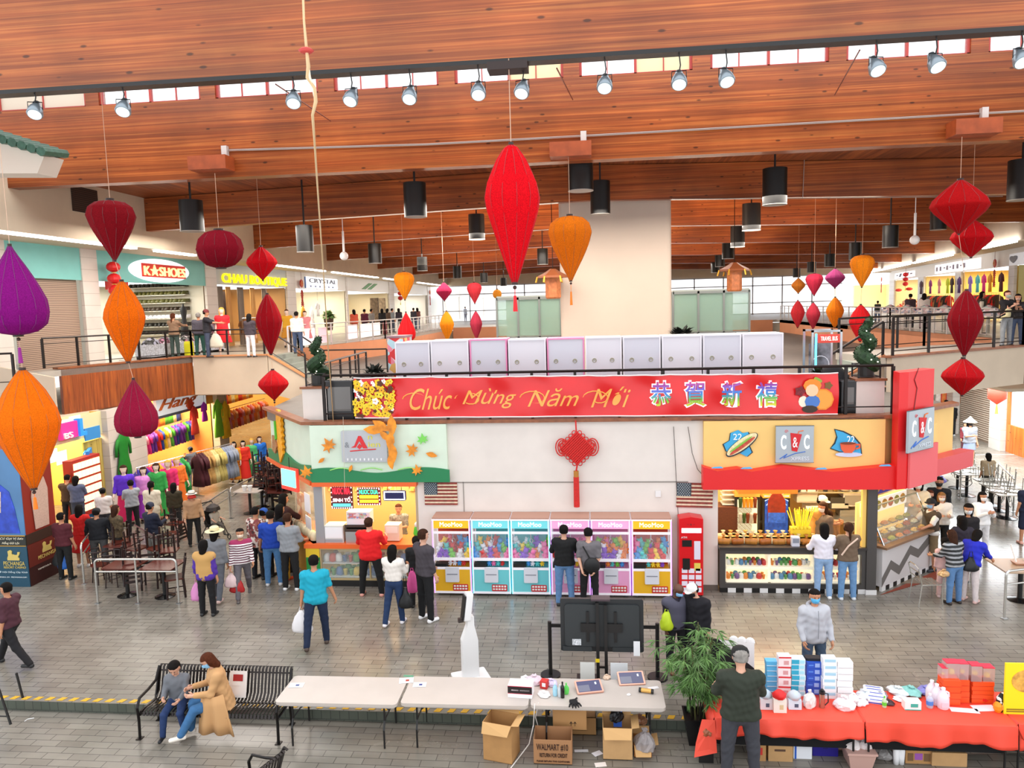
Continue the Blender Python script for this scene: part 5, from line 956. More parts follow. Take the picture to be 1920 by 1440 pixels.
hh_=AY(1525,1105,t.location.y).z/1.7;b=MB();b.T=Matrix.Scale(hh_,4);b.tube([(0,-.178,.93),(0,-.19,1.2),(0,-.165,1.40)],.006,5).build('zip',M('#8a8c92'),t);b=MB();b.T=Matrix.Scale(hh_,4);b.tube([(.1*math.cos(a),.03+.07*math.sin(a),1.425+.02*math.sin(a))for a in[i*math.pi/7-.2 for i in range(9)]],.032,7).build('hood',M('#aeb0b6',.9),t,smooth=True)
t,h=pp(1388,1473,1214,'person in dark olive bomber jacket and black cap facing away at the red table',180,z=-.17,hx=1384,top='#2a3025',pants='#3a3b42',sleeve=.98,hair='g',hat='backcap',hatc='#141414',wd=1.22,arms=((.45,.22,.8,.2),(.45,.22,.8,.2)),vox=.011,collar=1,head=(0,-.2),skin='l',shoes='#17171a',legs=((0,0,.1),(0,0,.1)))
pp(1543,1122,980,'person in white off-shoulder blouse and pale jeans ordering at the counter',180,hx=1541,top='#e6e2ee',pants='#8fb0d8',hs='long',sleeve=.85,arms=((.35,.45,1.0,.3),(.35,.4,1.0,.3)),shoes='#efefef',skin='l',hem=.0)
t,h=pp(1588,1124,979,'person in brown t-shirt and blue jeans ordering beside the white blouse',182,hx=1584,top='#6e5a48',pants='#6c96c4',hs='pony',hair='b',sleeve=.42,arms=((.5,.2,1.0,.2),(.4,.3,.9)),shoes='#cfd4da',skin='l')
b=MB();b.tube([(-.15,.12,1.35),(.05,.16,1.2),(.17,.13,1.0)],.017,5);b.build('bag_strap',M('#e0c4b0'),t)
pp(1527,1075,927,'sandwich worker in white cap bending behind the counter',60,hx=1528,top='#c9954a',pants='#333333',hat='cap',hatc='#f2efe9',sleeve=.5,lean=.2,arms=(hold,hold))
pp(1541,1082,941,'worker with brown bob hair and mask behind the yellow straws',-60,hx=1540,top='#6d6058',pants='#333333',hair='b',hs='bob',mask='#e3e3e8',sleeve=.8)
pp(1553,1078,957,'short haired small worker behind the counter by the brown bob',170,hx=1552,top='#a07a5c',pants='#333333',hair='b',sleeve=.5)
EA='#e9dcc0'
pp(1718,1038,897,'person in cream sweater and white mask behind the food counter corner',-30,hx=1714,top='#ece0c4',pants='#c9b89c',hs='long',mask='#eeece8',sleeve=.95,arms=(hold,hold))
pp(1740,1040,919,'person in black tank top with black mask using a phone',-40,hx=1738,top='#15120f',pants='#1c1c1f',hair='r',hs='bun',mask='#17151a',sleeve=.0,arms=(hold,hold),skin='l')
pp(1757,1026,894,'person in black t-shirt and black mask at the back of the queue',-20,hx=1753,top='#131318',pants='#22222a',mask='#15151a',sleeve=.45)
pp(1762,1043,923,'person with wavy light brown hair in white sweater and black trousers',-10,hx=1766,top='#ece4da',pants='#121216',hair='#8a6238',hs='long',mask='#eae8e6',sleeve=.95,arms=(hold,hold),shoes='#e3e3e6',skin='l')
pp(1742,1068,935,'person in brown vest, khaki shorts and blue mask at the food counter',-70,hx=1746,top='#ece6de',vest='#4a3c2e',pants='#8a7556',plen=.48,hat='cap',hatc='#17171a',mask='#9cc8ea',sleeve=.42,arms=((.9,.1,.5),(.7,.1,.7)),shoes='#2c3038',wd=1.1)
pp(1838,1046,922,'person with long black hair in white blouse and white mask by the stacked chairs',10,hx=1835,top='#f4f2f2',pants='#e6e4e6',hs='long',mask='#f0f0f4',sleeve=.95,arms=(fold,fold))
pp(1812,1068,949,'small child with long black hair and pale mask',-30,hx=1809,top='#1d1a1e',pants='#2a2a30',hs='long',mask='#dfe6ee',child=True)
pp(1801,1092,968,'person with long black hair and red trim top beside the striped sweater',175,hx=1799,top='#2a2430',pants='#e3c6c2',hs='long',sleeve=.9)
t,h=pp(1788,1132,995,'person in black and grey striped sweater and blue jeans leaning forward',200,hx=1808,top='#44464a',tmat=stripes('striped_top',[(0,'#26282a'),(.55,'#9a9ca0')],.085),pants='#5c84b4',hs='long',hair='b',sleeve=.85,lean=.18,arms=((.4,.2,.7),(.4,.2,.9)),shoes='#2a1e1a')
bag(Vector((t.location.x+.3,t.location.y+.0,1.12)),'#0f0f11','black handbag on the arm of the striped sweater',.3,.22,hd=.2)
pp(1817,1128,992,'person in bright blue sleeves and pale trousers bending to a metal chair',130,hx=1832,top='#1c28b8',pants='#e6d8d6',hs='bob',sleeve=.8,lean=.45,arms=((.6,.1,.3),(.6,.1,.3)),shoes='#e0b8b0')
pp(1769,1120,1012,'child in pink outfit holding a fluffy tan toy near the counter',170,hx=1773,top='#e2b8b4',pants='#e6bcb6',hs='short',sleeve=.9,child=True,shoes='#e6c8c0')
pp(1816,876,786,'person in conical hat, grey top and denim skirt walking toward us',5,hx=1821,top='#8d8f96',pants=None,skirt=(.3,'#8a96b4',.03),hat='cone',hatc='#efe4c8',hs='long',mask='#15151a',sleeve=.42,shoes='#e6e6ea',arms=(hold,up_))
pp(1808,852,792,'person in maroon shirt behind the conical hat walker',10,hx=1812,top='#6a1c24',pants='#4a1c24',sleeve=.9)
pp(1772,818,750,'person in black t-shirt with white print and black shorts in the far aisle',175,hx=1771,top='#0f0f12',pants='#0f0f12',plen=.5,shoes='#eeeeee',wd=1.05)
pp(1784,817,755,'person in black tracksuit at the far shutter',190,hx=1784,top='#0f0f12',pants='#0f0f12',sleeve=.97,shoes='#eeeeee')
pp(1850,935,849,'person in tan shirt with black hair among the upturned chairs',180,hx=1848,top='#b09a7a',pants='#2a2824',hs='bob',sleeve=.5)
pp(1924,1020,900,'person in navy shorts at the picture edge beside the white tables',180,hx=1924,top='#18203a',pants='#18203a',plen=.5,shoes='#d8a090')
t,h=pp(26,1248,1083,'person in maroon shirt striding off with a white cup',-90,hx=6,top='#4c2632',pants='#141216',sleeve=.55,legs=((.55,.15,.05),(-.45,.25,.05)),shoes='#1a1a1c',wd=1.15,vox=.013,arms=((.3,.1,.6),(-.2,.1,.4)))
o=tag(MB().lathe([(.03,0),(.04,.1)],n=12).build('paper_cup',M('#f2efe9')),'white paper cup in the hand of the striding person','cup');o.location=h[0]+Vector((0,-.04,-.04))
# --- upper floor
U=UP
pp(330,672,587,'person in tan jacket and green trousers browsing shoes upstairs',175,U,top='#8a6c54',pants='#3a4a44',sleeve=.95,hs='pony',hair='r',arms=(reach,hold),vox=.024)
t,h=pp(392,671,580,'person in black t-shirt and cap pushing bags past the shoe shop',110,U,hx=386,top='#1c1a22',pants='#3a4358',hat='backcap',hatc='#6a2426',sleeve=.42,arms=(reach,reach),vox=.024)
bag(Vector((h[0].x-.3,h[0].y,U+1.0)),'#c9c2b0','cream patterned shopping bag hanging from the stroller upstairs',.5,.5)
pp(377,670,586,'person with white hair and mask leaning over the railing bargains',200,U,top='#55505a',pants='#2c5a50',hair='g',mask='#eeeef2',sleeve=.8,vox=.024)
pp(421,669,576,'blonde mannequin in a bright red dress before the boutique',20,U,name='mannequin',cat='mannequin',mann=True,skin='mann',hair='y',hs='long',top='#d8202a',pants=None,skirt=(.45,'#d8202a',.1),sleeve=.3,shoes='#e8c8c0',vox=.024)
pp(472,671,588,'person in dark top and white trousers beside the dark red lantern',170,U,top='#3a3038',pants='#d9d4d8',sleeve=.8,hs='long',vox=.024)
pp(560,664,584,'person in white jacket and jeans by the stairs upstairs',175,U,hx=556,top='#e3e0d6',pants='#3f4f6c',sleeve=.97,wd=1.25,vox=.024)
for i,(fx,hx,hy,c,p,lb)in enumerate(((541,541,580,'#e0a82a','#c98a2a','mannequin in yellow floral dress on the pier before the white sign'),(575,575,583,'#d98a90','#c97a80','mannequin in pink dress beside the person in white'))):
    pp(fx,652,hy,lb,20,U,name='mannequin',cat='mannequin',mann=True,skin='mann',hair='r',hs='bun',top=c,pants=None,skirt=(.5,p,.1),sleeve=.2,vox=.026)
for fx,fy,hy,c,p,lb,hh in((664,645,583,'#c8543a','#a04a34','person in coral coat before the hat shop','long'),(684,644,586,'#5a1c34','#3a2a30','person in maroon sweater before the hat shop','short'),(697,641,592,'#8d8a88','#4a4a50','person in pale grey by the hat shop piers','short'),(717,638,589,'#17171a','#22222a','person in black by the stone piers','long'),(727,638,590,'#5a4638','#333333','person in brown by the stone piers','bob'),(736,636,586,'#7c8288','#3d4658','person in grey shirt beyond the stone piers','short'),(748,634,590,'#2a2430','#2a2a30','person in dark clothes behind the far orange lantern','long'),(776,630,590,'#3a3a44','#44506a','person in dark top between the small far lanterns','short'),(783,629,591,'#7a4a44','#5a6a8a','person in dusty red top between the small far lanterns','long'),(873,618,585,'#8a9ab4','#5a6a90','person in pale blue near the far end walkway','short')):
    g=G(fx,fy,U);g.x=min(g.x,-12.2);g.y=max(g.y,31);pz=AY(fx,hy,(g.y)).z-U;P0=AX(fx,600,-13.9);person((-13.9,P0.y,U),R(180+random.uniform(-50,50)),1.66,lb,top=c,pants=p,hs=hh,sleeve=.9,vox=.032)
pp(1645,603,564,'person in dark grey shirt and jeans before the cream shop door',175,U,top='#3f4a48',pants='#5f7aa8',sleeve=.9,vox=.034)
for fx,hy,X,c,p,lb,hh,f in((1733,564,15.9,'#e3dcd6','#9a8a90','person with cream cap looking at dark clothes on the east side','long',150),(1707,574,15.9,'#4a3a44','#3a3a44','short person near the red decorations','short',170),(1842,553,15.5,'#d9cfc0','#c9bcb0','person in black vest over white behind the dark red lantern','bob',60)):
    P0=AX(fx,560,X);person((X,P0.y,U),R(f),1.66,lb,top=c,pants=p,hs=hh,sleeve=.8,vest='#2c2822' if fx==1842 else None,vox=.026)
t,h=pp(1885,651,545,'person in black shirt with glasses holding a small baby at the railing',20,U,hx=1880,top='#161418',pants='#8d9296',hair='r',mask='#9aa49a',sleeve=.45,arms=((.6,.1,1.7,.9),(.6,.1,1.7,.9)),vox=.019,skin='l')
pp(1905,649,551,'person in black floral blouse and dark jeans beside the baby carrier',-25,U,hx=1903,top='#17141a',tmat=M('#1c1618',noise=.8,scale=18),pants='#3d4a64',hs='long',mask='#c8a08e',sleeve=.9,arms=(fold,hold),vox=.019)
q=Vector((t.location.x,t.location.y,U));person((q.x-.08,q.y-.24,U+.85),R(200),.62,'baby in pale yellow clothes carried at the east railing',top='#cfc69a',pants='#cfc69a',skin='l',seat=.1,legs=((1.2,1.0,.3),(1.2,1.0,.3)),arms=((.4,.3,.6),(.4,.3,.6)),child=True,vox=.014,hs='short')
# --- dress shop mannequins
for fx,fy,hy,tc_,sc_,lb,hr in((300,975,868,'#2f9a44','#2f9a44','mannequin in long green dress and white sleeves','b'),(322,968,862,'#e02a6a','#e02a6a','mannequin in hot pink gown','y'),(338,955,858,'#ef7a2a','#ef7a2a','mannequin in orange gown behind the pink one','y'),(240,985,872,'#5a2ac0','#cf1c5a','mannequin in violet and crimson beside the white pier','b'),(276,978,875,'#d98ad0','#9a3ac0','mannequin in lilac gown','b'),(443,905,828,'#ef9a2a','#e08a1c','mannequin in amber tunic, first by the golden shop','k'),(460,903,826,'#e0301c','#e02a1c','mannequin in scarlet dress by the golden shop','k'),(476,898,822,'#4ab06a','#4a9a5a','mannequin in green floral dress by the golden shop','y'),(491,896,818,'#1c6ac8','#1c62b8','mannequin in blue dress by the golden shop','b')):
    pp(fx,fy,hy,lb,30+random.uniform(-25,25),name='mannequin',cat='mannequin',mann=True,skin='mann',hair=hr,hs='bob',top=tc_,pants=None,skirt=(.78,sc_,.07),sleeve=.8,vox=.022,arms=((.1,.2,.4),(.1,.2,.3)))
# ================================================================ claw machines, kiosks, banner
FM=15.58
PK={'yellow':'#f2b928','teal':'#74d2d8','pink':'#f0a8d0'}
def claw(x0,w_,cn,label,htz):
    c=PK[cn];t=thing('claw_machine',label,'claw machine',(x0,FM,0));d=.5;T_=htz;CM=M(c,.35);FRM=M('#f3eef4',.35,emit=.12)
    pn=lambda n_,*a,m=CM:MB().box(*a).build(n_,m,t)
    pn('lower_panel',.03,w_-.03,.005,d,.09,.60);pn('back_panel',.03,w_-.03,d-.03,d-.001,.601,T_-.06,m=M({'yellow':'#c8402a','teal':'#5bc0c4','pink':'#d884b8'}[cn]));pn('chute',.03,w_*.36,.02,.2,.601,.72,m=BLK)
    pn('header',.03,w_-.03,.02,.2,T_-.24,T_-.061,m=M(c,.35,emit=.25));pn('top',-.01,w_+.01,-.01,d,T_-.06,T_-.03,m=FRM);pn('top_lid',.0,w_,.0,d-.01,T_-.03,T_,m=M('#b58a78',.6))
    fr=MB()
    for a in(0,w_-.03):fr.box(a,a+.03,0,.03,.06,T_-.06);fr.box(a,a+.03,d-.03,d,.06,T_-.06)
    for z in(.06,.60,.80,1.40):fr.box(.03,w_-.03,0,.03,z,z+(.05 if z!=.80 else.06))
    for a in(0,w_-.03):
        for z in(.06,.82):fr.box(a,a+.03,.03,d-.03,z,z+.04)
    fr.build('frame',FRM,t);b=MB();b.box(.07,w_-.07,.012,.018,.87,1.4).build('window',M('#eef6fa',.03,alpha=.08),t)
    for a in(-.004,w_-.006):MB().box(a,a+.01,-.006,-.001,.07,T_-.07).build('light_strip',M({'yellow':'#d070ff','teal':'#58d8ff','pink':'#b070ff'}[cn],emit=2.2),t)
    for a in(.0,w_-.01):MB().box(a,a+.01,.03,d-.03,.1,.6).build('side_panel',CM,t)
    text('MooMoo',(w_*.2,w_*.8,T_-.2,T_-.1),M('#fff4ff',emit=.6),t,y=.018);MB().rbox(w_*.32,w_*.68,-.05,.004,.33,.66,.02,axis='Y').build('payment_box',M('#dfe0e8',.4),t)
    MB().box(w_*.36,w_*.64,-.056,-.051,.5,.52).build('coin_slot',M('#8d8f9a'),t)
    RB=M('#c8202a',.4);WB=M('#f4efe9');b=MB();x1=w_*.5
    b.rbox(x1,w_-.08,-.004,.004,.12,.27,.02,axis='Y',mi=0)
    for i in range(5):b.box(x1+.02+i*.062,x1+.065+i*.062,-.008,-.0045,.21,.25,1)
    for i in range(5):b.box(x1+.02+i*.062,x1+.065+i*.062,-.008,-.0045,.15,.185,1)
    b.build('bus_sticker',[RB,WB],t)
    for a in(.1,w_-.1):
        for y in(.06,d-.06):MB().box(a-.02,a+.02,y-.02,y+.02,.04,.06).lathe([(.03,-.015),(.03,.015)],(a,y,.03),10).build('caster',M('#55555a',.4,.5),t)
    cl_=MB().tube([(w_*.5,.2,1.38),(w_*.5,.2,1.25)],.01,5)
    for k in range(3):a=k*2.1;cl_.tube([(w_*.5,.2,1.25),(w_*.5+.05*math.cos(a),.2+.05*math.sin(a),1.2),(w_*.5+.02*math.cos(a),.2+.02*math.sin(a),1.14)],.008,4)
    cl_.build('claw',CHROME,t);MB().box(.05,w_-.05,.19,.21,1.36,1.375).build('gantry_rail',CHROME,t)
    MB().box(.04,w_-.04,.04,d-.04,.80,.83).build('prize_floor',FRM,t)
    return t
pb=MB();pb.ball((0,0,.07),.07,10,ez=.95).ball((0,-.01,.165),.055,10).ball((-.04,0,.215),.02,6).ball((.04,0,.215),.02,6).ball((-.065,-.03,.09),.025,6).ball((.065,-.03,.09),.025,6).ball((-.035,-.05,.02),.03,6).ball((.035,-.05,.02),.03,6)
PLM=mesh_only(pb,'plush_toy')
mz=AY(850,971,FM).z;xL,xR=G(815,1119).x-.02,G(1261,1121).x;mw=(xR-xL)/6
TOYC=[('pink','#ef7ab0'),('yellow','#f4cf3a'),('green','#7cc84a'),('purple','#8a4ac8'),('blue','#4a9ae0'),('orange','#f08a3a'),('white','#eceaf0'),('turquoise','#5ac8c8'),('red','#d83a3a')]
for i,(cn,lb)in enumerate((('yellow','yellow and white claw machine beside the tall bearded person'),('teal','teal claw machine right next to the first yellow one'.replace('right ','')),('teal','teal claw machine beside the person in the black hooded jacket'),('pink','pink claw machine played by the person in black'),('pink','pink claw machine next to the person with the backpack'),('yellow','yellow claw machine beside the red vending machine'))):
    claw(xL+mw*i+.01,mw-.03,cn,lb,mz)
    mn=('first yellow','first teal','second teal','first pink','second pink','last yellow')[i]
    for r_ in range(3):
        for k in range(5):
            tn,tc_=random.choice(TOYC);x=xL+mw*i+.12+(mw-.26)*k/4+random.uniform(-.02,.02)
            inst(PLM,'plush_toy',M(tc_,.9),(x,FM+.12+.11*r_,.835+.09*r_),(random.uniform(-.4,.4),random.uniform(-.5,.5),random.uniform(-.6,.6)),random.uniform(.9,1.15),label='%s plush toy in the %s claw machine'%(tn,mn),cat='plush toy',group='%s plush toys in the %s claw machine'%(tn,mn))
    for k in range(4):
        tn,tc_=random.choice(TOYC);inst(PLM,'plush_toy',M(tc_,.9),(xL+mw*i+mw*.42+.1*k,FM+.14,.655),(0,0,random.uniform(-.6,.6)),.62,label='small %s plush toy in the lower slot of the %s claw machine'%(tn,mn),cat='plush toy',group='small %s plush toys low in the %s claw machine'%(tn,mn))
ed=[741,808,881,953,1026,1098,1168,1241,1318,1392,1471];tp=[641,638,636,636,634,632,631,629,627,625];nb=['first, beside the flower banner end','second','third, with pink edges','fourth','fifth, with pink edges','sixth','seventh','eighth','ninth, after the narrow dark gap','last, toward the travel bus frame']
for i in range(10):
    Yb_=17.3;a,c=AY(ed[i],660,Yb_).x,AY(ed[i+1],660,Yb_).x;zt=AY(ed[i]+30,tp[i],Yb_).z;t=thing('claw_machine','white back of a claw machine on the mezzanine, %s'%nb[i],'claw machine',(a,Yb_,MID));w_=c-a-.03;h=zt-MID
    pe_=i in(2,4);MB().box(.02,w_-.02,0,.7,.08,h-.02).build('back_cover',M(['#cfd0da','#dcdbe2'][i%2],.5),t);fr=MB()
    for q in(0,w_-.03):fr.box(q,q+.03,-.02,.72,.06,h)
    fr.box(.03,w_-.03,-.02,.72,h-.03,h);fr.build('edge_frame',M('#e88ab8' if pe_ else '#e9e8ee',.4),t)
    for q in(.2,w_-.22):MB().tube([(q+.045*math.cos(k),-.006,h*.70+.045*math.sin(k))for k in[j*math.pi/6 for j in range(12)]],.008,4,close=True).tube([(q-.04,-.006,h*.70),(q+.04,-.006,h*.70)],.006,4).tube([(q-.03,-.006,h*.70+.025),(q+.03,-.006,h*.70+.025)],.006,4).build('vent_ring',M('#a8a48a',.4),t)
    for q in(.08,w_-.08):MB().box(q-.03,q+.03,.05,.6,0,.06).build('foot',BLK,t)
t=thing('vending_machine','colourful red and pink sided machine at the end of the white machine backs','vending machine',(AY(727,660,17.6).x,17.6,MID));MB().box(0,.42,0,.75,.0,1.85).build('cabinet',blobs('machine_side',['#d83a3a','#e98a9a','#f2d9d2','#b8d8e0','#e0b060'],6),t);MB().box(-.02,.44,-.02,.77,1.85,1.9).build('top',M('#8a6a70'),t)
q0,q1=AY(1521,700,18.2),AY(1580,618,18.2);t=thing('photo_booth','metal framed booth with a red travel sign and blue light strip','booth',(q0.x,18.2,MID));w_=q1.x-q0.x;h=q1.z-MID
fr=MB()
for a in(0,w_-.05):fr.box(a,a+.05,0,.05,0,h).box(a,a+.05,.7,.75,0,h)
fr.box(0,w_,0,.05,h-.05,h).box(0,w_,.7,.75,h-.05,h).box(0,w_,0,.05,.02,.07);fr.build('frame',STEEL,t);MB().box(.14,w_-.06,-.02,.03,h-.3,h-.1).build('sign_board',M('#c8453a',emit=.3),t);text('TRAVEL BUS',(.2,w_-.12,h-.25,h-.15),M('#fff4ea',emit=.8),t,y=-.022)
MB().box(.08,.12,-.01,.02,.1,h-.08).build('light_strip',M('#4ac0ff',emit=3),t);MB().box(.13,w_-.05,.68,.7,.1,h-.35).build('picture',M('#77777c',noise=.6,scale=5),t);MB().tube([(w_*.55+.2*math.cos(a),.6,h*.52+.2*math.sin(a))for a in[k*.35 for k in range(18)]],.01,4,close=True).build('wheel_ring',M('#e9e9ee'),t)
bush(AY(1537,712,17.2)+Vector((0,0,-.55)),.5,'dark leafy plant beside the travel bus booth',M('#26341a',noise=.4),n=150,h=.5);bush(AY(703,706,17.4)+Vector((0,0,-.55)),.5,'dark leafy plant behind the flower end of the banner',M('#141a10'),n=170,h=.5)
for i,(px,py)in enumerate(((678,705),(1560,712))):
    p=AY(px,py,17.0);t=thing('black_cover','lump under black cloth, %s'%('beside the dark plant near the banner flowers' if i==0 else 'next to the travel bus booth'),'cover',(p.x,17.0,MID));MB().lathe([(.42,0),(.4,.5),(.34,.8),(.18,1.0),(.03,1.05)],n=14,lobes=6,amp=.12,ey=.8).build('cloth',M('#0e0e12',.8),t,smooth=True)
for i,(a,b_)in enumerate(((617,662),(1574,1602))):
    q0,q1=AY(a,786,16.6),AY(b_,712,16.6);t=thing('dark_cabinet','dark glass-topped cabinet at the end of the platform, by the %s'%('stairs' if i==0 else 'red pylon'),'cabinet',(q0.x,16.5,MID));MB().box(0,q1.x-q0.x,0,.6,0,q1.z-MID-.03).build('carcass',M('#1c1b1c',.3),t);MB().box(-.02,q1.x-q0.x+.02,-.02,.62,q1.z-MID-.03,q1.z-MID).build('top',M('#3a3a3c',.2),t);MB().box(.04,q1.x-q0.x-.04,-.015,-.001,.25,q1.z-MID-.15).build('front_glass',M('#6f6d6a',.1),t)
# ---- banner
bt=thing('banner','long red new year banner with gold script, flowers and rainbow characters','banner')
YB_=16.10;P0,P1,P2,P3=[AY(a,bb,YB_)for a,bb in((667,782),(1570,775),(1571,700),(665,709))]
nx,nz=220,16;vs=[];fs=[]
def bann(u_,v_):
    a=P0.lerp(P1,u_);c=P3.lerp(P2,u_);p=a.lerp(c,v_);ph=(u_*18)%1;sag=.012*math.sin(ph*math.pi)*(v_)
    dy=-.035*abs(math.sin(u_*9.2*math.pi+v_*1.8))**3*(1-.3*v_)-.02*math.sin(u_*61+v_*7)*(.3+.7*v_)*.5-.02*math.sin(u_*23-v_*5)
    return Vector((p.x,YB_+dy-.03,p.z-sag))
for j in range(nz+1):
    for i in range(nx+1):vs.append(bann(i/nx,j/nz))
fs=[(j*(nx+1)+i,j*(nx+1)+i+1,(j+1)*(nx+1)+i+1,(j+1)*(nx+1)+i)for j in range(nz)for i in range(nx)]
b=MB();b.add(vs,fs);b.build('banner_sheet',M('#dd1a1e',.28,noise=.03,scale=3,spec=.6),bt,smooth=True)
b=MB();b.tube([bann(i/60,0)+Vector((0,-.004,-.012))for i in range(61)],.014,5).tube([bann(i/60,1)+Vector((0,-.004,.012))for i in range(61)],.014,5).build('white_hem',M('#efe3e0'),bt)
def on_banner(o,px0,px1):
    """drape flat lettering over the waves"""
    me=o.data;L=P1.x-P0.x
    for v_ in me.vertices:
        u_=(v_.co.x-P0.x)/L;vv=(v_.co.z-P0.z)/(P3.z-P0.z);v_.co.y=bann(min(max(u_,0),1),min(max(vv,0),1)).y-.012+(v_.co.y+0)*.15
def btext(s,px0,px1,yt,yb,m,shear=0,off=0,name='lettering',extra=0,yo=0):
    a,c=AY(px0,yb,YB_),AY(px1,yt,YB_);o=text(s,(a.x,c.x,a.z,c.z),m,bt,name,y=yo,shear=shear,offset=off,ext=.004);on_banner(o,px0,px1);return o
GLD=M('#e8a04a',.4,emit=.15);GL2=M('#b85a2a',.5)
for s_,a,c,yt,yb in(('Chúc',770,848,727,768),('Mừng',868,968,727,766),('Năm',990,1085,727,762),('Mới',1108,1182,724,764)):
    btext(s_,a,c,yt,yb,GLD,.45,0)
    q=AY(a+4,(yt+yb)/2,YB_);sw=MB().tube([(q.x-.22*math.cos(t_)+.03*t_,YB_-.05,q.z+.13*math.sin(t_))for t_ in[k*.45 for k in range(13)]],.012,4);sw.build('flourish',GLD,bt)
def rainbow(z0,z1):
    m,nt,b,tc=nodes_mat('rainbow_ink',.4);sp_=nt.nodes.new('ShaderNodeSeparateXYZ');nt.links.new(tc.outputs['Object'],sp_.inputs[0]);mr=nt.nodes.new('ShaderNodeMapRange');mr.inputs[1].default_value=z0;mr.inputs[2].default_value=z1;nt.links.new(sp_.outputs['Z'],mr.inputs[0])
    r=ramp(nt,[(0,'#e8d82a'),(.3,'#6ab83a'),(.5,'#3a8ad8'),(.7,'#7a5ac8'),(1,'#d83a6a')]);nt.links.new(mr.outputs[0],r.inputs['Fac']);nt.links.new(r.outputs['Color'],b.inputs['Base Color']);return m
RB_=rainbow(AY(1300,764,YB_).z,AY(1300,712,YB_).z);WO=M('#f6f2f6',.5,emit=.2)
for s_,cx_ in(('恭',1239),('賀',1303),('新',1371),('禧',1438)):
    btext(s_,cx_-22,cx_+22,712,764,WO,0,.035,'outline');btext(s_,cx_-19,cx_+19,715,761,RB_,0,.012,yo=-.04)
def disc(px,py,r,m,name,y=-.07,n=10,petals=0,sx=1,parent=None):
    c=AY(px,py,YB_);P=[]
    for k in range(n*(4 if petals else 1)):a=2*math.pi*k/(n*(4 if petals else 1));q=r*(1-.3*abs(math.sin(petals*a/2))if petals else 1);P.append((c.x+q*math.cos(a)*sx,c.z+q*math.sin(a)))
    return MB().plate(P,YB_+y-.008,YB_+y).build(name,m,parent or bt)
fl=MB();random.seed(3)
FLC=[M('#f2c81e',.6,noise=.2,scale=40),M('#f7f2f2'),M('#f2a91e'),M('#5a2a10'),M('#e8d83a')]
for i in range(150):
    px,py=668+random.random()**1.2*72,713+random.random()*66
    if(px-700)/42+abs(py-746)/60>1.35:continue
    c=AY(px,py,YB_);r=random.uniform(.03,.09);mi=random.choice([0,0,0,2,4,1,3]);n_=20;y=YB_-.075-random.random()*.01
    fl.plate([(c.x+r*(1-.3*abs(math.sin(5*2*math.pi*k/n_/2)))*math.cos(2*math.pi*k/n_),c.z+r*(1-.3*abs(math.sin(5*2*math.pi*k/n_/2)))*math.sin(2*math.pi*k/n_))for k in range(n_)],y-.003,y,mi);fl.ball((c.x,y-.004,c.z),r*.2,5,2 if mi==1 else 3,ey=.2)
fl.build('flower_print',FLC,bt)
disc(1540,748,.23,M('#ef8c2a',.6,noise=.15),'print_patch');disc(1540,748,.2,M('#f4a040'),'print_patch',-.08);disc(1504,752,.12,M('#f2e6cf'),'print_patch',-.075,sx=.8);disc(1521,752,.14,M('#4a78c0'),'print_patch',-.085,sx=1.1);disc(1520,731,.13,M('#f2c8a0'),'print_patch',-.09);disc(1521,722,.14,M('#e88a2a'),'print_patch',-.085,sx=1.3);disc(1498,733,.12,M('#7a1c24',noise=.4),'print_patch',-.08,petals=5);disc(1530,714,.1,M('#8fae3a'),'print_patch',-.08,petals=3);disc(1551,722,.09,M('#7a5a2a'),'print_patch',-.08,petals=5);disc(1516,766,.08,M('#3a2a1c'),'print_patch',-.09,sx=2)
# ---- knot
kt=thing('chinese_knot','large red woven knot ornament with a long tassel on the white wall','ornament');RK=M('#cc1f1a',.6,noise=.15,scale=30);kc=W(1082,840,15.98);b=MB();s_=.25
for i in range(-6,7):
    a=i/6*s_;e=s_-abs(a)*0;b.tube([(kc.x+(a-s_)*.707,15.97-.012*(i%2),kc.z+(a+s_)*.707),(kc.x+(a+s_)*.707,15.97-.012*((i+1)%2),kc.z+(a-s_)*.707)],.022,5);b.tube([(kc.x-(a-s_)*.707,15.955-.012*(i%2),kc.z+(a+s_)*.707),(kc.x-(a+s_)*.707,15.955-.012*((i+1)%2),kc.z+(a-s_)*.707)],.022,5)
b.build('woven_diamond',RK,kt);b=MB()
for sg in(-1,1):
    for r_ in(.13,.17,.21):b.tube([(kc.x+sg*(.2+r_*1.25*(1+math.cos(t_))*.5),15.96,kc.z+.02+r_*math.sin(t_)*.9)for t_ in[k*math.pi/8 for k in range(16)]],.014,5,close=True)
for k in range(5):
    for sx in(-1,1):
        for sz in(-1,1):t_=.06+k*.07;c=(kc.x+sx*t_,kc.z+sz*(.40-t_));b.tube([(c[0]+.045*math.cos(a)*sx,15.96,c[1]+.045*math.sin(a))for a in[j*math.pi/4 for j in range(8)]],.01,4,close=True)
b.build('side_loops',RK,kt);zt_,zb_=W(1079,887,15.98).z,W(1079,950,15.98).z
MB().tube([(kc.x-.02,15.97,3.8),(kc.x-.01,15.97,kc.z+.35)],.018,6).tube([(kc.x,15.97,kc.z-.35),(kc.x-.03,15.97,zt_+.04)],.02,6).build('cord',RK,kt);MB().cyl((kc.x-.03,15.97,zt_-.08),.055,.13,12).build('tassel_cap',M('#b5782a'),kt);MB().lathe([(.065,0),(.06,zt_-zb_-.08)],(kc.x-.03,15.97,zb_),14).build('tassel',RK,kt)
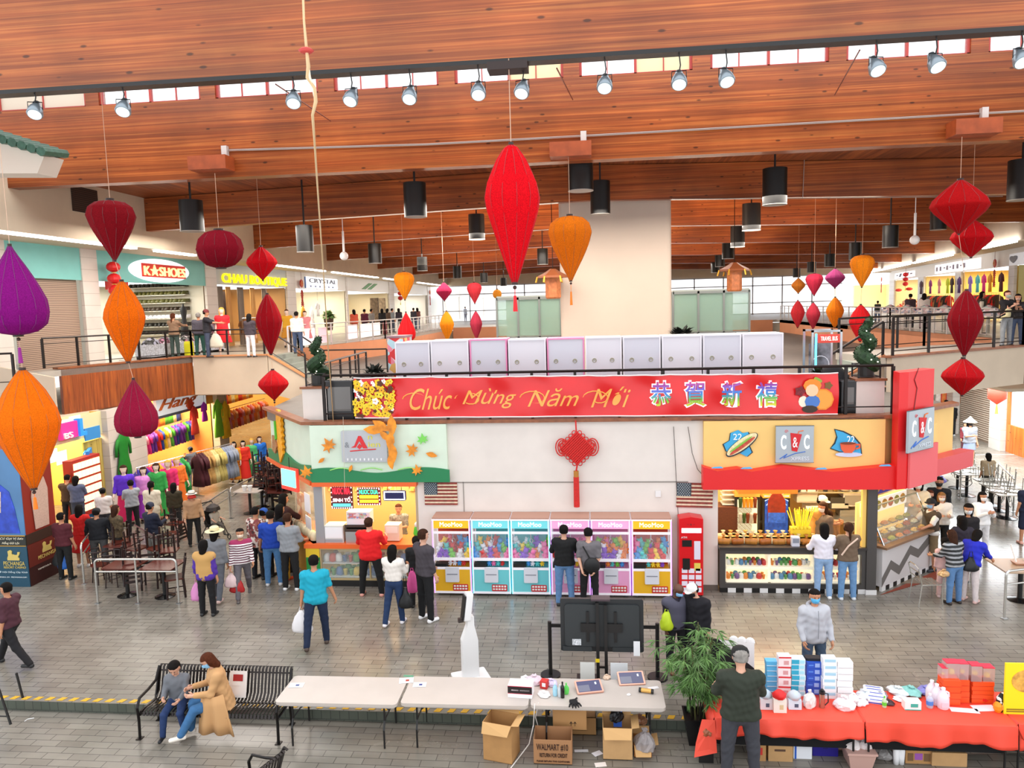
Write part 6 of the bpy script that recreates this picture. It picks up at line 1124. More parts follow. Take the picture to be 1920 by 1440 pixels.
# ---- flags
for i,(a,yt,c,yb)in enumerate(((795,905,858,947),(1268,905,1336,951))):
    p,q=W(a,yt,16.06),W(c,yb,16.06);t=thing('wooden_flag','weathered wooden stars and stripes flag, %s'%('beside the juice kiosk opening' if i==0 else 'above the red vending machine'),'flag',(p.x,16.06,q.z));w_,h=q.x-p.x,p.z-q.z
    b=MB()
    for k in range(13):b.box(0,w_,0,.03,h*k/13+.002,h*(k+1)/13-.002,k%2)
    b.build('plank_stripe',[M('#8c3a30',.7,noise=.3,scale=12),M('#e3cdb0',.7,noise=.15,scale=12)],t);MB().box(0,w_*.4,-.006,-.001,h*6/13,h).build('blue_field',M('#3a4650',.7,noise=.3,scale=20),t);b=MB()
    for r_ in range(9):
        for k in range(6 if r_%2==0 else 5):
            cx_,cz=w_*.4*((k+.5+(.5 if r_%2 else 0))/6.2),h*6/13+h*7/13*(r_+.6)/9.2;b.plate([(cx_+(.013 if j%2==0 else.005)*math.sin(j*math.pi/5),cz+(.013 if j%2==0 else.005)*math.cos(j*math.pi/5))for j in range(10)],-.01,-.0065)
    b.build('star_pattern',M('#d9e2e4'),t);t.rotation_euler=(0,R(-1.5 if i==0 else 1.5)if i else 0,0)
p,q=G(1268,1104),G(1312,1106);t=thing('vending_machine','tall narrow red machine between the last yellow claw machine and the flag','machine',(p.x+.02,15.72,0));w_=.50;h=W(1290,972,15.7).z
MB().box(0,w_,0,.36,.03,h-.06).plate([(0,h-.06),(w_,h-.06),(w_,h-.02),(w_/2,h+.02),(0,h-.02)],0,.36).build('cabinet',M('#d8121c',.3),t)
MB().box(.05,w_-.04,-.006,-.001,h-.32,h-.22).build('light_panel',M('#f6f2ff',emit=1),t);MB().box(.06,.26,-.012,-.001,h-.62,h-.48).build('screen_panel',BLK,t);MB().box(.07,.22,-.02,-.001,h-1.12,h-.88).build('cash_slot',BLK,t);MB().box(.31,.44,-.006,-.001,h-.9,h-.5).build('notice',M('#e4dcec'),t);MB().box(.31,.44,-.006,-.001,h-1.15,h-.98).build('yellow_notice',M('#e8cf5a'),t)
b=MB()
for r_ in range(4):
    for k in range(3):b.box(.05+k*.145,.17+k*.145,-.006,-.001,.1+r_*.14,.2+r_*.14)
b.build('label_tile',M('#eee6f4'),t);MB().box(.02,w_-.02,.02,.34,0,.03).build('foot',BLK,t);text('ATM',(.04,.16,h-.44,h-.4),M('#f4e6e6'),t,y=-.002);text('▪▮▪',(.17,.32,h-.16,h-.12),M('#8c1c20'),t,y=-.002)
o=tag(MB().rbox(-.06,.06,0,.02,-.07,.07,.01,axis='Y').build('thermostat',WHT),'small white square thermostat on the wall over the machines','thermostat');o.location=W(1234,926,16.07)
# ---- west juice kiosk
struct('floor_kiosk',MB().box(-7.0,xA-.01,KY+.5,20.8,.001,.01),M('#9a8a78'));WARM=(1,.82,.5)
for(x,y,e_)in((-5,18,260),(4.4,18,300),(1.5,18.5,60)):area('kiosk_light',(x,y,3.35),(0,0,0),3,2.2,e_,WARM)
zc=W(700,1022,15.95).z;kx0,kx1=G(612,1092).x-.02,xA-.02
t=thing('kiosk_counter','juice kiosk counter with orange top and glass front full of fruit packs','counter',(kx0,KY-.12,0));w_=kx1-kx0
MB().box(-.35,w_,0,.75,zc-.1,zc).build('countertop',M('#ef6a2a',.35),t);MB().box(0,w_,.08,.7,0,.16).build('plinth',BLK,t);b=MB();b.box(0,w_,.04,.1,.16,.2).box(0,w_,.04,.1,zc-.14,zc-.101)
for k in range(3):b.box(w_*k/2-.02*(k==2),w_*k/2+.03*(k<2),.04,.1,.2,zc-.14)
b.build('case_frame',M('#c9b080',.4,.4),t);MB().box(.03,w_-.03,.06,.065,.2,zc-.14).build('front_glass',M('#eaf4ee',.03,alpha=.12),t);MB().box(0,w_,.66,.7,.16,zc-.101).build('back_panel',M('#e0cf9a',emit=.15),t)
for z in(.2,.52):MB().box(.03,w_-.03,.12,.65,z,z+.015).build('shelf',M('#dfe4e0',.2),t)
for k,cc_ in enumerate(('#e8c22a','#1f8a3a','#e8d86a')):o=MB().box(-.32,-.001,.02,.12,[.7,.35,.0][k]+.0,[zc-.101,.7,.35][k]).build('stripe_panel',M(cc_),t)
pk=mesh_only(MB().lathe([(.05,0),(.085,.02),(.08,.12),(.05,.17),(.02,.18)],n=10,ey=.8),'packet')
cp=mesh_only(MB().lathe([(.035,0),(.045,.11),(.05,.115),(.05,.13),(.01,.14)],n=10),'cup')
for zz,nm_ in((.216,'lower'),(.536,'upper')):
    for i in range(16):
        for j in range(2):
            cn,ch=random.choice([('green','#5aa04a'),('white','#e6e6e0'),('brown','#8a5a3a'),('red','#c8402a'),('blue','#4a6aa0'),('yellow','#e0c03a')])
            inst(random.choice([pk,cp]),'food_pack',M(ch,.4),(kx0+.1+(w_-.2)*i/15,KY+.12+.2*j,zz),(0,0,random.random()*3),1.1,label='%s food pack on the %s shelf of the juice kiosk case'%(cn,nm_),cat='food pack',group='%s packs on the %s juice kiosk shelf'%(cn,nm_))
MB().box(W(590,950).x,W(606,950).x,KY-.02,KY+.1,zc,zo).build('wall_kiosk_post',M('#9a9a9c'),kind='structure')
struct('wall_kiosk_post',MB().box(W(779,950).x,xA+.001,KY+.02,KY+.1,zc,zo),M('#b9a88a'))
def led(px0,px1,yt,yb,y,label,back,rows,fr=None):
    p,q=AY(px0,yt,y),AY(px1,yb,y);t=thing('neon_sign',label,'sign',(p.x,y,q.z));w_,h=q.x-p.x,p.z-q.z;MB().box(0,w_,0,.04,0,h).build('board',M(back),t)
    for s_,a,c,cc_ in rows:text(s_,(w_*.1,w_*.9,h*a,h*c),M(cc_,emit=3),t,y=-.002,offset=.01)
    b=MB()
    for k in range(10):
        for z in(.04,.96):b.ball((w_*(.05+.1*k),-.01,h*z),.014,6)
    for k in range(5):
        for x in(.04,.96):b.ball((w_*x,-.01,h*(.1+.2*k)),.014,6)
    b.build('bulb_dots',M('#ffe6e6',emit=2),t);MB().tube([(w_*.2,.02,h),(w_*.2,.02,h+.25)],.006,4).tube([(w_*.8,.02,h),(w_*.8,.02,h+.25)],.006,4).build('hanging_wire',DKM,t)
led(619,662,910,954,16.0,'red neon sign in the juice kiosk window reading sinh to','#5a0f18',(('NUOC MIA',.62,.9,'#e81c2a'),('SINH TỐ',.3,.52,'#ffd8d8'),('▬▬▬▬▬',.1,.22,'#3ad8d0')))
led(669,714,914,947,16.0,'neon sign with green, yellow and amber lines in the juice kiosk','#7a1420',(('NUOC DUA',.62,.88,'#2ad88a'),('▬▬▬▬▬',.38,.55,'#f4e21a'),('▬▬▬',.14,.3,'#f4d21a')))
p,q=W(718,920,16.0),W(761,939,16.0);t=thing('led_display','blank dark LED display with a white lit border','display',(p.x,16.0,q.z));MB().rbox(0,q.x-p.x,0,.05,0,p.z-q.z,.03,axis='Y').build('case',M('#1c1c50'),t);b=MB();w_,h=q.x-p.x,p.z-q.z;b.box(.02,w_-.02,-.01,-.001,.02,.04).box(.02,w_-.02,-.01,-.001,h-.04,h-.02).box(.02,.04,-.01,-.001,.04,h-.04).box(w_-.04,w_-.02,-.01,-.001,.04,h-.04).build('light_border',M('#eaf0ff',emit=3),t);MB().tube([(.1,.03,h),(.1,.03,h+.3)],.006,4).tube([(w_-.1,.03,h),(w_-.1,.03,h+.3)],.006,4).build('hanging_wire',DKM,t)
def sbox(name,label,cat,px0,px1,yt,yb,y,dp,m,parts=()):
    p,q=AY(px0,yb,y),AY(px1,yt,y);t=thing(name,label,cat,(p.x,y,p.z));w_,h=q.x-p.x,q.z-p.z;MB().rbox(0,w_,0,dp,0,h,.015).build('housing',m,t)
    for nm_,a,c,z0,z1,mm in parts:MB().box(w_*a,w_*c,-.012,-.001,h*z0,h*z1).build(nm_,mm,t)
    return t
sbox('juice_machine','white and steel machine on the juice counter behind the grey shirt','machine',609,643,986,1018,16.1,.35,M('#dcdcd8',.3),(('front_panel',.05,.95,.3,.9,M('#f2f2f4')),('vent_strip',.05,.95,.05,.22,M('#9aa0a6'))))
sbox('warmer','steel warmer with a row of white knobs on the juice counter','machine',648,690,984,1018,16.1,.35,STEEL,(('knob_row',.08,.92,.78,.86,WHT),('dark_front',.0,1,.62,1,M('#3a2c24'))))
sbox('menu_box','white rack with small pictures above the steel warmer','rack',650,693,960,984,16.12,.3,M('#e9e4e6'),(('picture_strip',.05,.95,.5,.9,blobs('pics',['#c87a7a','#8a9ac8','#e0d0d0','#b0b8a0'],20)),))
sbox('register','cream cash register behind the bright red sweater','register',722,748,985,1014,16.2,.3,M('#e8dcc4'),(('screen',.1,.9,.5,.9,M('#f4eede')),))
t=thing('green_bottle','green coconut bottle with white top at the end of the juice counter','bottle',W(783,1000,16.2));MB().lathe([(.07,-.1),(.1,0),(.08,.12),(.06,.16)],n=12).build('bottle_body',M('#4cb02a',emit=.1),t);MB().ball((0,0,.2),.07,8).build('top',WHT,t)
t=thing('kiosk_counter','angled side counter of the juice kiosk with hanging food posters','counter');o=MB().box(SL.L-1.75,SL.L-.1,.0,.5,0,zc-.1).build('front_panel',M('#d9a33a'),t);SL.put(o);o=MB().box(SL.L-1.85,SL.L,-.1,.6,zc-.099,zc).build('countertop',M('#ef6a2a',.35),t);SL.put(o)
o=MB().box(SL.L-1.75,SL.L-.1,.05,.06,zc,zo).build('side_glass',M('#e9dcc0',.05,alpha=.35),t);SL.put(o);o=MB().box(SL.L-1.7,SL.L-.8,.08,.1,zc+.2,zc+.9).build('food_poster',blobs('foodposter',['#e8a060','#d98a4a','#f2d9b0','#c87048','#f0c080'],7,emit=.3),t);SL.put(o)
for k in range(2):o=MB().box(SL.L-.75,SL.L-.35,-.02,-.001,zc+.05+.55*k,zc+.5+.55*k).build('price_sheet',M('#efe9ea'),t);SL.put(o)
for i in range(10):
    p=at(SL,SL.L-.2-.15*i,.0,zc+.001);inst(pk,'food_pack',M('#efe0b8',.5),p,(0,0,i),1.2,label='pale wrapped snack on the angled juice counter',cat='food pack',group='pale snacks on the angled juice counter')
p=at(SL,SL.L-1.2,.2,2.3);o=thing('neon_sign','green and white glowing sign with red edge at the kiosk corner','sign',p,SL.ang+R(15));MB().box(-.35,.35,-.03,.03,-.25,.3).build('board',M('#c8342a',emit=1),o);MB().box(-.3,.3,-.05,-.031,-.15,.25).build('glow_panel',M('#5af0c0',emit=2.5),o);MB().tube([(0,0,.3),(0,0,.55)],.01,4).build('rod',DKM,o)
struct('wall_kiosk_inner',MB().box(-7.0,xA-.01,18.6,18.7,0,3.5),M('#e0b878',.7));
for i in range(8):
    zz=1.6+.5*(i%2);o=MB().box(0,.36,0,.03,0,.32).build('menu_photo',blobs('menuphoto%d'%(i%4),['#e8a850','#c86a3a','#f0d8a0','#a8b060','#d8d0c0'],14,emit=.25));o.location=(-6.9+.36*i,18.565,zz);tag(o,'small menu photo on the back wall of the juice kiosk','photo','menu photos in the juice kiosk')
# ---- east sandwich kiosk
ex0=W(1348,1000).x;ex1=G(1618,1110).x;zcc=W(1480,1028,15.9).z;t=thing('kiosk_counter','sandwich kiosk counter with charcoal frame and lit snack cases','counter',(ex0,KY-.12,0));w_=ex1-ex0+.02
CH=M('#4a4644',.4);b=MB();b.box(0,.12,0,.5,.1,zcc-.05).box(w_-.1,w_,0,.5,.1,zcc-.05).box(.12,w_-.1,0,.1,.1,.2).box(.12,w_-.1,0,.1,zcc-.16,zcc-.05);b.build('front_frame',CH,t);MB().box(-.02,w_,-.05,.6,zcc-.05,zcc).build('countertop',M('#3a3534',.3),t)
b=MB()
for k in range(18):b.box(w_*k/18,w_*(k+1)/18,-.005,.05,0,.1,k%2)
b.build('checker_base',[BLK,WHT],t);MB().box(.12,w_-.1,.45,.5,.2,zcc-.16).build('case_back',M('#fbe6b8',emit=.6),t)
cw=(w_-.22)/3
for k in range(3):
    x0=.12+cw*k;b=MB();b.box(x0,x0+.03,.1,.45,.2,zcc-.16).box(x0+cw-.03,x0+cw,.1,.45,.2,zcc-.16).box(x0+.03,x0+cw-.03,.06,.45,.5,.56).box(x0+.03,x0+cw-.03,.06,.45,.2,.25);b.build('snack_case',M('#f4ead0',.4,emit=.3),t)
    for zz in(.25,.56):
        for i in range(9):
            for j in range(2):
                cn,ch=random.choice([('red','#c83a3a'),('green','#5aa05a'),('orange','#e08a3a'),('purple','#7a5a8a'),('white','#e9e6e0'),('blue','#5a8ab0')]);me=random.choice([pk,cp]);inst(me,'snack_pack',M(ch,.4),(ex0+x0+.08+(cw-.18)*i/8,KY+.05+.14*j,zz+.001),(0,0,random.random()*3),.72,label='%s snack in the %s part of the %s snack case'%(cn,'lower' if zz<.4 else 'upper',('first','middle','last')[k]),cat='snack',group='%s snacks %s row case %s'%(cn,'lower' if zz<.4 else 'upper','abc'[k]))
struct('wall_kiosk_post',MB().box(G(1618,1110).x+.01,G(1637,1110).x,15.95,16.25,.1,zr0),CH);struct('wall_kiosk_post',MB().box(G(1618,1110).x,G(1637,1110).x+.01,15.93,16.27,0,.1),WHT)
struct('wall_kiosk_post',MB().box(G(1611,1110).x,G(1618,1110).x,16.0,16.1,zcc,zr0),M('#e0b860',emit=.2))
struct('wall_kiosk_inner',MB().box(xB,7.3,19.6,19.7,0,3.5),M('#d8a860',.7));struct('floor_kiosk',MB().box(xB,7.3,KY+.5,20.8,.001,.01),M('#8a7a68'))
def fridge(px0,px1,yt,y,label,poster=False):
    p,q=AY(px0,1000,y),AY(px1,yt,y);t=thing('drinks_fridge',label,'fridge',(p.x,y,0));w_,h=q.x-p.x,q.z;MB().box(0,w_,.03,.6,.0,h-.18).build('cabinet',M('#1c1a1a',.3),t);MB().box(0,w_,0,.6,h-.18,h).build('header',M('#e89a3a',emit=.4),t)
    if not poster:
        MB().box(.06,w_-.06,.0,.029,.3,h-.25).build('interior_light',M('#f6e8b8',emit=.7),t)
        for r_ in range(3):
            MB().box(.07,w_-.07,-.02,-.001,.95+.38*r_-.02,.95+.38*r_).build('shelf',STEEL,t);
            for k in range(5):inst(cp,'drink_bottle',M(random.choice(['#e0a02a','#7a3a1c','#c8c8c0','#3a5a2a']),.3),(p.x+.12+(w_-.24)*k/4,y-.04,.951+.38*r_),(0,0,0),(1,.6,1.8),label='drink bottle in the lit fridge behind the sandwich counter',cat='bottle',group='bottles in the lit fridge')
    else:
        MB().box(.05,w_-.05,.0,.029,.3,h-.22).build('poster',M('#1c4aa8',noise=.5,scale=9,emit=.3),t);b=MB();cx_=w_/2
        for k in range(22):a=k*math.pi/11;b.plate([(cx_+.12*math.cos(a),1.6+.12*math.sin(a)),(cx_+.45*w_*math.cos(a+.03),1.6+.42*math.sin(a+.03)),(cx_+.45*w_*math.cos(a-.03),1.6+.42*math.sin(a-.03))][::1],-.003,-.0005)
        b.build('burst',M('#9ac8f4',emit=.4),t)
        P=[(.2,.95),(.21,1.35),(.2,1.5),(.13,1.62),(.06,1.72),(.06,1.82)];MB().plate([(cx_-a,z)for a,z in P]+[(cx_+a,z)for a,z in P[::-1]],-.02,-.004).build('bottle_picture',M('#7a2410',.4,noise=.3,scale=10,emit=.2),t);MB().box(cx_-.08,cx_+.08,-.022,-.004,1.82,1.93).build('cap_picture',M('#3a8ad8',emit=.3),t);MB().box(cx_-.2,cx_+.2,-.024,-.0205,.95,1.2).build('label_picture',M('#2a5ac0',noise=.4,scale=14,emit=.2),t)
fridge(1378,1425,918,18.0,'glass door fridge of bottles, lit yellow, in the sandwich kiosk');fridge(1430,1482,920,18.0,'fridge with a big brown bottle picture on blue in the sandwich kiosk',True)
p,q=AY(1385,922,17.2),AY(1496,908,17.2);o=MB().box(0,q.x-p.x,0,.3,0,.35).box(.15,q.x-p.x-.4,-.01,-.001,.12,.3).box(.3,.33,.1,.13,.35,1.2).box(1.2,1.23,.1,.13,.35,1.2).build('menu_lightbox',M('#f0641c',emit=.9));o.location=(p.x,17.2,p.z-.05);tag(o,'orange lit menu box above the drinks fridges','lightbox')
for i in range(4):o=MB().box(0,.5,0,.35,0,.03).build('tray',WHT);o.location=(AY(1348,950,18).x+.1,18.1,1.35+.12*i);tag(o,'white tray in the dark rack beside the lit fridge, %s'%('lowest','second lowest','second highest','highest')[i],'tray')
o=MB().box(0,.8,0,.5,0,1.33).build('rack_cabinet',M('#5a2c14',noise=.2));o.location=(AY(1346,950,18).x,18.0,0);tag(o,'dark wooden cabinet under the white trays','cabinet')
bm=mesh_only(MB().rbox(-.13,.13,-.08,.08,0,.12,.04).lathe([(.04,.12),(.02,.16),(.05,.2)],n=8),'bread')
for i in range(14):
    x=ex0+.12+i*.145;inst(bm,'bread_pack',M(['#c8843a','#e0b46a','#b5682a','#efd8a8'][i%4],.4,noise=.2,scale=12),(x,KY+.12+.05*(i%2),zcc+.001),(0,0,random.uniform(-.3,.3)),1.0,label='wrapped bread pack on the sandwich counter, %s'%('golden','pale','dark crusted','cream')[i%4],cat='bread',group='%s bread packs on sandwich counter'%'abcd'[i%4])
for i in range(12):
    x=ex0+.15+i*.16;inst(bm,'bread_pack',M(['#efdcb0','#d9a04a'][i%2],.4),(x,KY+.36,zcc+.001),(0,0,random.uniform(-.3,.3)),1.05,label='wrapped roll in the rear row on the sandwich counter',cat='bread',group='rear bread packs on sandwich counter')
t=thing('straw_holder','big bundle of yellow straws and cups on the sandwich counter','straws',(W(1500,1000,16.4).x,16.4,zcc));MB().box(-.2,.2,-.12,.12,0,.3).build('box',M('#e8c82a'),t)
for k in range(26):a=random.uniform(-.5,.5);e=random.uniform(-.3,.3);MB().tube([(a*.3,e*.2,.3),(a*.6,e*.6,.62+random.random()*.15)],.012,4).build('straw',M('#f4dc3a',emit=.15),t)
for k in range(5):MB().ball((-.16+.08*k,-.1,.32),.045,8).build('lid',M('#f0d83a'),t)
t=sbox('napkin_box','small grey and white dispenser on the sandwich counter','dispenser',1485,1500,1008,1028,16.02,.15,M('#d9dcec'),(('label',.1,.9,.5,.9,M('#8a90a0')),))
for i,(px,py,w_,h,cc_,nm_,lb)in enumerate(((1510,920,.5,.5,'#d8cfc0','cabinet','white wall cupboard high behind the sandwich worker'),(1600,925,.6,.55,'#efece6','cabinet','white oven box above the steel kitchen rack'),(1570,940,.45,.3,'#3a3634','oven','dark microwave beside the white oven box'),(1605,985,.5,.2,'#b0aaa0','steel_tray','steel tray stack behind the brown t-shirt'),(1525,950,.45,.12,'#f2efe8','tray','white tray held near the sandwich worker'),(1590,960,.5,.2,'#8a867e','pan','grey pans on the kitchen shelf'))):
    p=AY(px,py,18.9);t=thing(nm_,lb,nm_.replace('_',' '),(p.x-w_/2,18.7,p.z-h/2));MB().rbox(0,w_,0,.4,0,h,.02).build('body',M(cc_,.35),t);MB().box(.03,w_-.03,-.01,-.001,.03,h*.5).build('front',M('#8f8a84' if i%2 else '#c9c0b0',.3),t)
t=thing('kitchen_table','steel kitchen work table behind the sandwich counter','table',(3.9,18.3,0));MB().box(0,2.6,0,.8,.86,.9).build('table_top',STEEL,t)
for a in(.05,2.55):
    for c in(.05,.75):MB().box(a-.02,a+.02,c-.02,c+.02,0,.86).build('leg',STEEL,t)
t=thing('kitchen_shelf','tall steel shelf rack behind the sandwich kiosk worker','shelf',(4.0,18.65,.0))
for z in(1.5,1.95,2.5):MB().box(0,2.6,0,.5,z,z+.03).build('shelf',STEEL,t)
for a in(0,2.58):MB().box(a,a+.03,0,.03,0,2.6).build('upright',STEEL,t)
random.seed(11)
for i in range(22):
    z=(1.531,1.981)[i%2];inst(random.choice([cp,pk]),'kitchen_jar',M(random.choice(['#c8b8a0','#8a5a3a','#d8d4cc','#5a5650','#c89a4a']),.4),(4.1+.115*i,18.75,z),(0,0,i),1.5,label='jar on the steel kitchen shelf of the sandwich kiosk',cat='jar',group='jars on kitchen shelf')
CR=Frame((5.98,16.02,0),(7.72,17.52,0));t=thing('kiosk_counter','white side counter with grey zigzag stripe and a slanted glass food case','counter');L=CR.L;hc_=.95
def cput(mb,nm_,m,par=t):o=mb.build(nm_,m,par);CR.put(o);return o
cput(MB().box(.15,L,0,.5,.1,hc_),'front_panel',M('#dcd8d8',.4));b=MB()
for k in range(14):b.box(.15+(L-.15)*k/14,.15+(L-.15)*(k+1)/14,-.005,.05,0,.1,k%2)
cput(b,'checker_base',[WHT,BLK]);zz=[(.15,.3),(.5,.62),(.85,.42),(1.3,.78),(1.65,.62),(L,.92)];zz2=[(x,z-.2)for x,z in zz[::-1]];cput(MB().plate(zz2[::-1][:0]+[(x,z-.2)for x,z in zz]+[(x,z)for x,z in zz[::-1]],-.006,-.001),'zigzag_stripe',M('#6f6a66'))
cput(MB().box(.1,L+.08,-.12,.6,hc_,hc_+.05),'countertop',M('#8c6a50',.35));cput(MB().add([(.2,.0,1.02),(L-.1,.0,1.02),(L-.1,.35,1.75),(.2,.35,1.75)],[(0,1,2,3)]),'slanted_glass',M('#f4f0dc',.03,alpha=.15));cput(MB().tube([(L-.1,0,1.0),(L-.1,.35,1.75)],.02,6).tube([(.2,0,1.0),(.2,.35,1.75)],.02,6).tube([(.2,.35,1.75),(L-.1,.35,1.75)],.02,6),'case_frame',CHROME)
cput(MB().box(.2,L-.1,.62,.66,1.0,1.8),'case_back',M('#efc878',emit=.5))
foods=[('noodle','#e0b04a'),('salad','#a8a84a'),('roast meat','#a8562a'),('rice','#f0e2b8'),('curry','#d8862a'),('fried','#c8843a')]
for r_ in range(3):
    for k in range(6):
        fn_,fc=random.choice(foods);q=at(CR,.4+(L-.7)*k/5,-.12-.17*r_,1.001+.1*r_);o=thing('food_tray','%s tray in row %s of the slanted food case'%(fn_,('one','two','three')[r_]),'food tray',q,CR.ang,group='%s trays, row %s of food case'%(fn_,('one','two','three')[r_]));MB().box(-.13,.13,-.075,.075,0,.03).build('tray',STEEL,o);MB().lathe([(.12,.03),(.09,.07),(.03,.09)],n=10,ey=.6).build('food',M(fc,.6,noise=.4,scale=40),o)
DISH=[M('#d8a03a',noise=.5,scale=20),M('#c8602a',noise=.5,scale=20),M('#a8a040',noise=.5,scale=20)]
for j,(z,y0)in enumerate(((1.62,.55),(2.15,.3))):
    bx=MB().box(.25,L-.15,y0,y0+.03,z-.13,z+.17);cput(bx,'picture_board',M('#f2ead8' if j==0 else '#3a2a78',emit=.3));b=MB()
    for k in range(7):b.plate([(.42+(L-.75)*k/6+.105*math.cos(a),z+.02+.105*math.sin(a))for a in[i*math.pi/8 for i in range(16)]],y0-.012,y0-.001,k%3)
    cput(b,'dish_picture',DISH)
o=MB().prism([(0,0),(.0,0),(0,0)],0,0)if False else None
struct('floor_mat',MB().prism([(6.0,15.93),(7.78,17.42),(8.1,17.3),(7.9,17.1)],.001,.008),M('#8a3a22',.6))
# ================================================================ things standing on the two floors
LO=-.17
CARD=M('#b98a55',.8,noise=.08,scale=6);CARD2=M('#c49a68',.8,noise=.08,scale=5)
# ---- bench with curved steel slats
def bench(loc,rz,label,L=2.28):
    t=thing('slatted_bench',label,'bench',loc,rz);pr=[(.0,.36),(.03,.42),(.12,.43),(.3,.41),(.44,.42),(.52,.5),(.57,.68),(.62,.84),(.66,.87),(.69,.85)]
    n=int(L/.058)
    for k in range(n):
        x=.05+(L-.1)*k/(n-1);b=MB()
        for(y0,z0),(y1,z1)in zip(pr,pr[1:]):
            d=Vector((0,y1-y0,z1-z0)).normalized();nn=Vector((0,-d.z,d.y))*.005
            b.add([(x-.017,y0-nn.y,z0-nn.z),(x+.017,y0-nn.y,z0-nn.z),(x+.017,y1-nn.y,z1-nn.z),(x-.017,y1-nn.y,z1-nn.z),(x-.017,y0+nn.y,z0+nn.z),(x+.017,y0+nn.y,z0+nn.z),(x+.017,y1+nn.y,z1+nn.z),(x-.017,y1+nn.y,z1+nn.z)],[(0,3,2,1),(4,5,6,7),(0,1,5,4),(1,2,6,5),(2,3,7,6),(3,0,4,7)])
        b.build('slat',M('#2c2624',.3,.5),t)
    for x in(.03,L-.03):
        MB().tube([(x,-.02,0),(x,-.01,.3),(x,-.03,.5),(x,.05,.62),(x,.3,.64),(x,.5,.68),(x,.62,.86)],.022,7).tube([(x,-.01,.38),(x,.45,.39),(x,.6,.8)],.02,6).tube([(x,.45,.39),(x,.5,.0)],.022,6).build('end_frame',M('#1c1817',.3,.5),t);MB().box(x-.04,x+.04,-.07,.03,0,.012).box(x-.04,x+.04,.46,.54,0,.012).build('foot_plate',DKM,t)
    for y,z in((.02,.39),(.4,.395),(.6,.8)):MB().tube([(.03,y+.01,z-.01),(L-.03,y+.01,z-.01)],.014,6).build('cross_bar',DKM,t)
    return t
bench((-7.03,10.22,LO),0,'long curved black slatted bench below the step, a boy and coated person on it')
p=G(541,1402,.68);p2=G(492,1440,.68);an_=math.atan2(p2.y-p.y,p2.x-p.x);bench((p.x+.66*math.sin(an_),p.y-.66*math.cos(an_),LO),an_,'second black bench only its arm and back corner showing at the bottom edge')
o=MB().box(-.14,.14,0,.01,-.2,.2).box(-.1,.04,-.008,0,-.02,.12).build('paper_notice',M('#e6dcd6'));o.location=(-5.62,10.70,.48);o.rotation_euler=(R(-15),0,0);tag(o,'paper notice fixed to the bench back beside the tan coat','notice');MB().box(-.08,.08,-.012,-.009,.05,.15).build('red_patch',M('#a02020'),o)
person((-6.50,10.50,LO),R(8),1.30,'boy in grey zip sweater and jeans sitting on the slatted bench',top='#6d7076',pants='#1f3560',sleeve=.95,skin='l',seat=.52,legs=((1.3,1.15,.12),(1.35,1.5,.2)),arms=((.45,.15,1.1,.35),(.45,.15,.9,.3)),child=True,lean=.08,head=(.1,-.35),shoes='#15151a',vox=.010,collar=1,hem=-.05,wd=1.05)
t,h=person((-5.78,10.50,LO),R(-58),1.66,'person in long camel coat, jeans and white ankle boots sitting beside the boy',top='#c99a68',pants='#3a6a98',sleeve=.97,skin='l',hair='r',hs='bob',seat=.56,legs=((1.5,1.35,.03),(1.5,.95,.05)),arms=((.4,.12,1.2,.3),(.4,.12,1.2,.3)),lean=.2,head=(0,-.3),mask='#8fc6ea',shoes='#efe6da',vox=.011,collar=1,hem=-.16,hemflare=.04,wd=1.12)
b=MB();n=26;vs=[];CT=[(.70,.1),(.56,.04),(.42,-.0),(.3,-.04),(.14,-.06)]
for j,(z,off)in enumerate(CT):
    for i in range(n+1):
        u_=i/n;x=-5.99+(.30+.13*j/4)*u_*1.1-(.015*j)*(1-u_)+(.06*j/4)*u_;vs.append((x,10.24+off*.6-.10*math.sin(u_*math.pi)*(1-.2*j)+.03*math.sin(u_*15+j*.4)*(j+1)/4,z-.17-.07*abs(u_-.45)*j/4))
b.add(vs,[(j*(n+1)+i,j*(n+1)+i+1,(j+1)*(n+1)+i+1,(j+1)*(n+1)+i)for j in range(4)for i in range(n)]);o=b.build('coat_tail',M('#c99a68',.85),t,smooth=True);o.matrix_parent_inverse=(Matrix.Translation(t.location)@Matrix.Rotation(R(-58),4,'Z')).inverted();o.modifiers.new('t','SOLIDIFY').thickness=.02
# ---- folding tables
def folding(x0,x1,y0,y1,label,ang=0,leg_in=.22):
    t=thing('folding_table',label,'table',(x0,y0,LO),ang);L=x1-x0;D_=y1-y0
    MB().rbox(0,L,0,D_,.69,.735,.06,n=4).build('table_top',M('#c4b9b0',.45,noise=.03,scale=3),t);MB().rbox(.03,L-.03,.03,D_-.03,.66,.689,.05).build('rim',M('#c9c1bb'),t)
    for x,s in((leg_in,1),(L-leg_in,-1)):
        for y in(.06,D_-.06):MB().tube([(x,y+(.06 if y<.2 else-.06),.66),(x,y+(.06 if y<.2 else-.06),.42),(x,y,.3),(x,y,.02)],.015,6).build('leg',BLK,t)
        MB().tube([(x,.12,.6),(x,D_-.12,.6)],.012,6).tube([(x,.12,.42),(x,D_-.12,.42)],.012,6).tube([(x,D_/2,.42),(x+.3*s,D_/2,.66)],.01,6).build('brace',BLK,t)
    return t
folding(-4.74,-2.90,10.06,10.86,'empty white folding table beside the slatted bench',R(.6));folding(-2.86,-.98,10.13,10.93,'middle white folding table with a boxed set at its end',R(.6));folding(-.95,.98,10.17,10.97,'white folding table crowded with screens, bottles and gloves',R(.6))
TZ=LO+.737
def onp(px,py,z):return G(px,py,z)
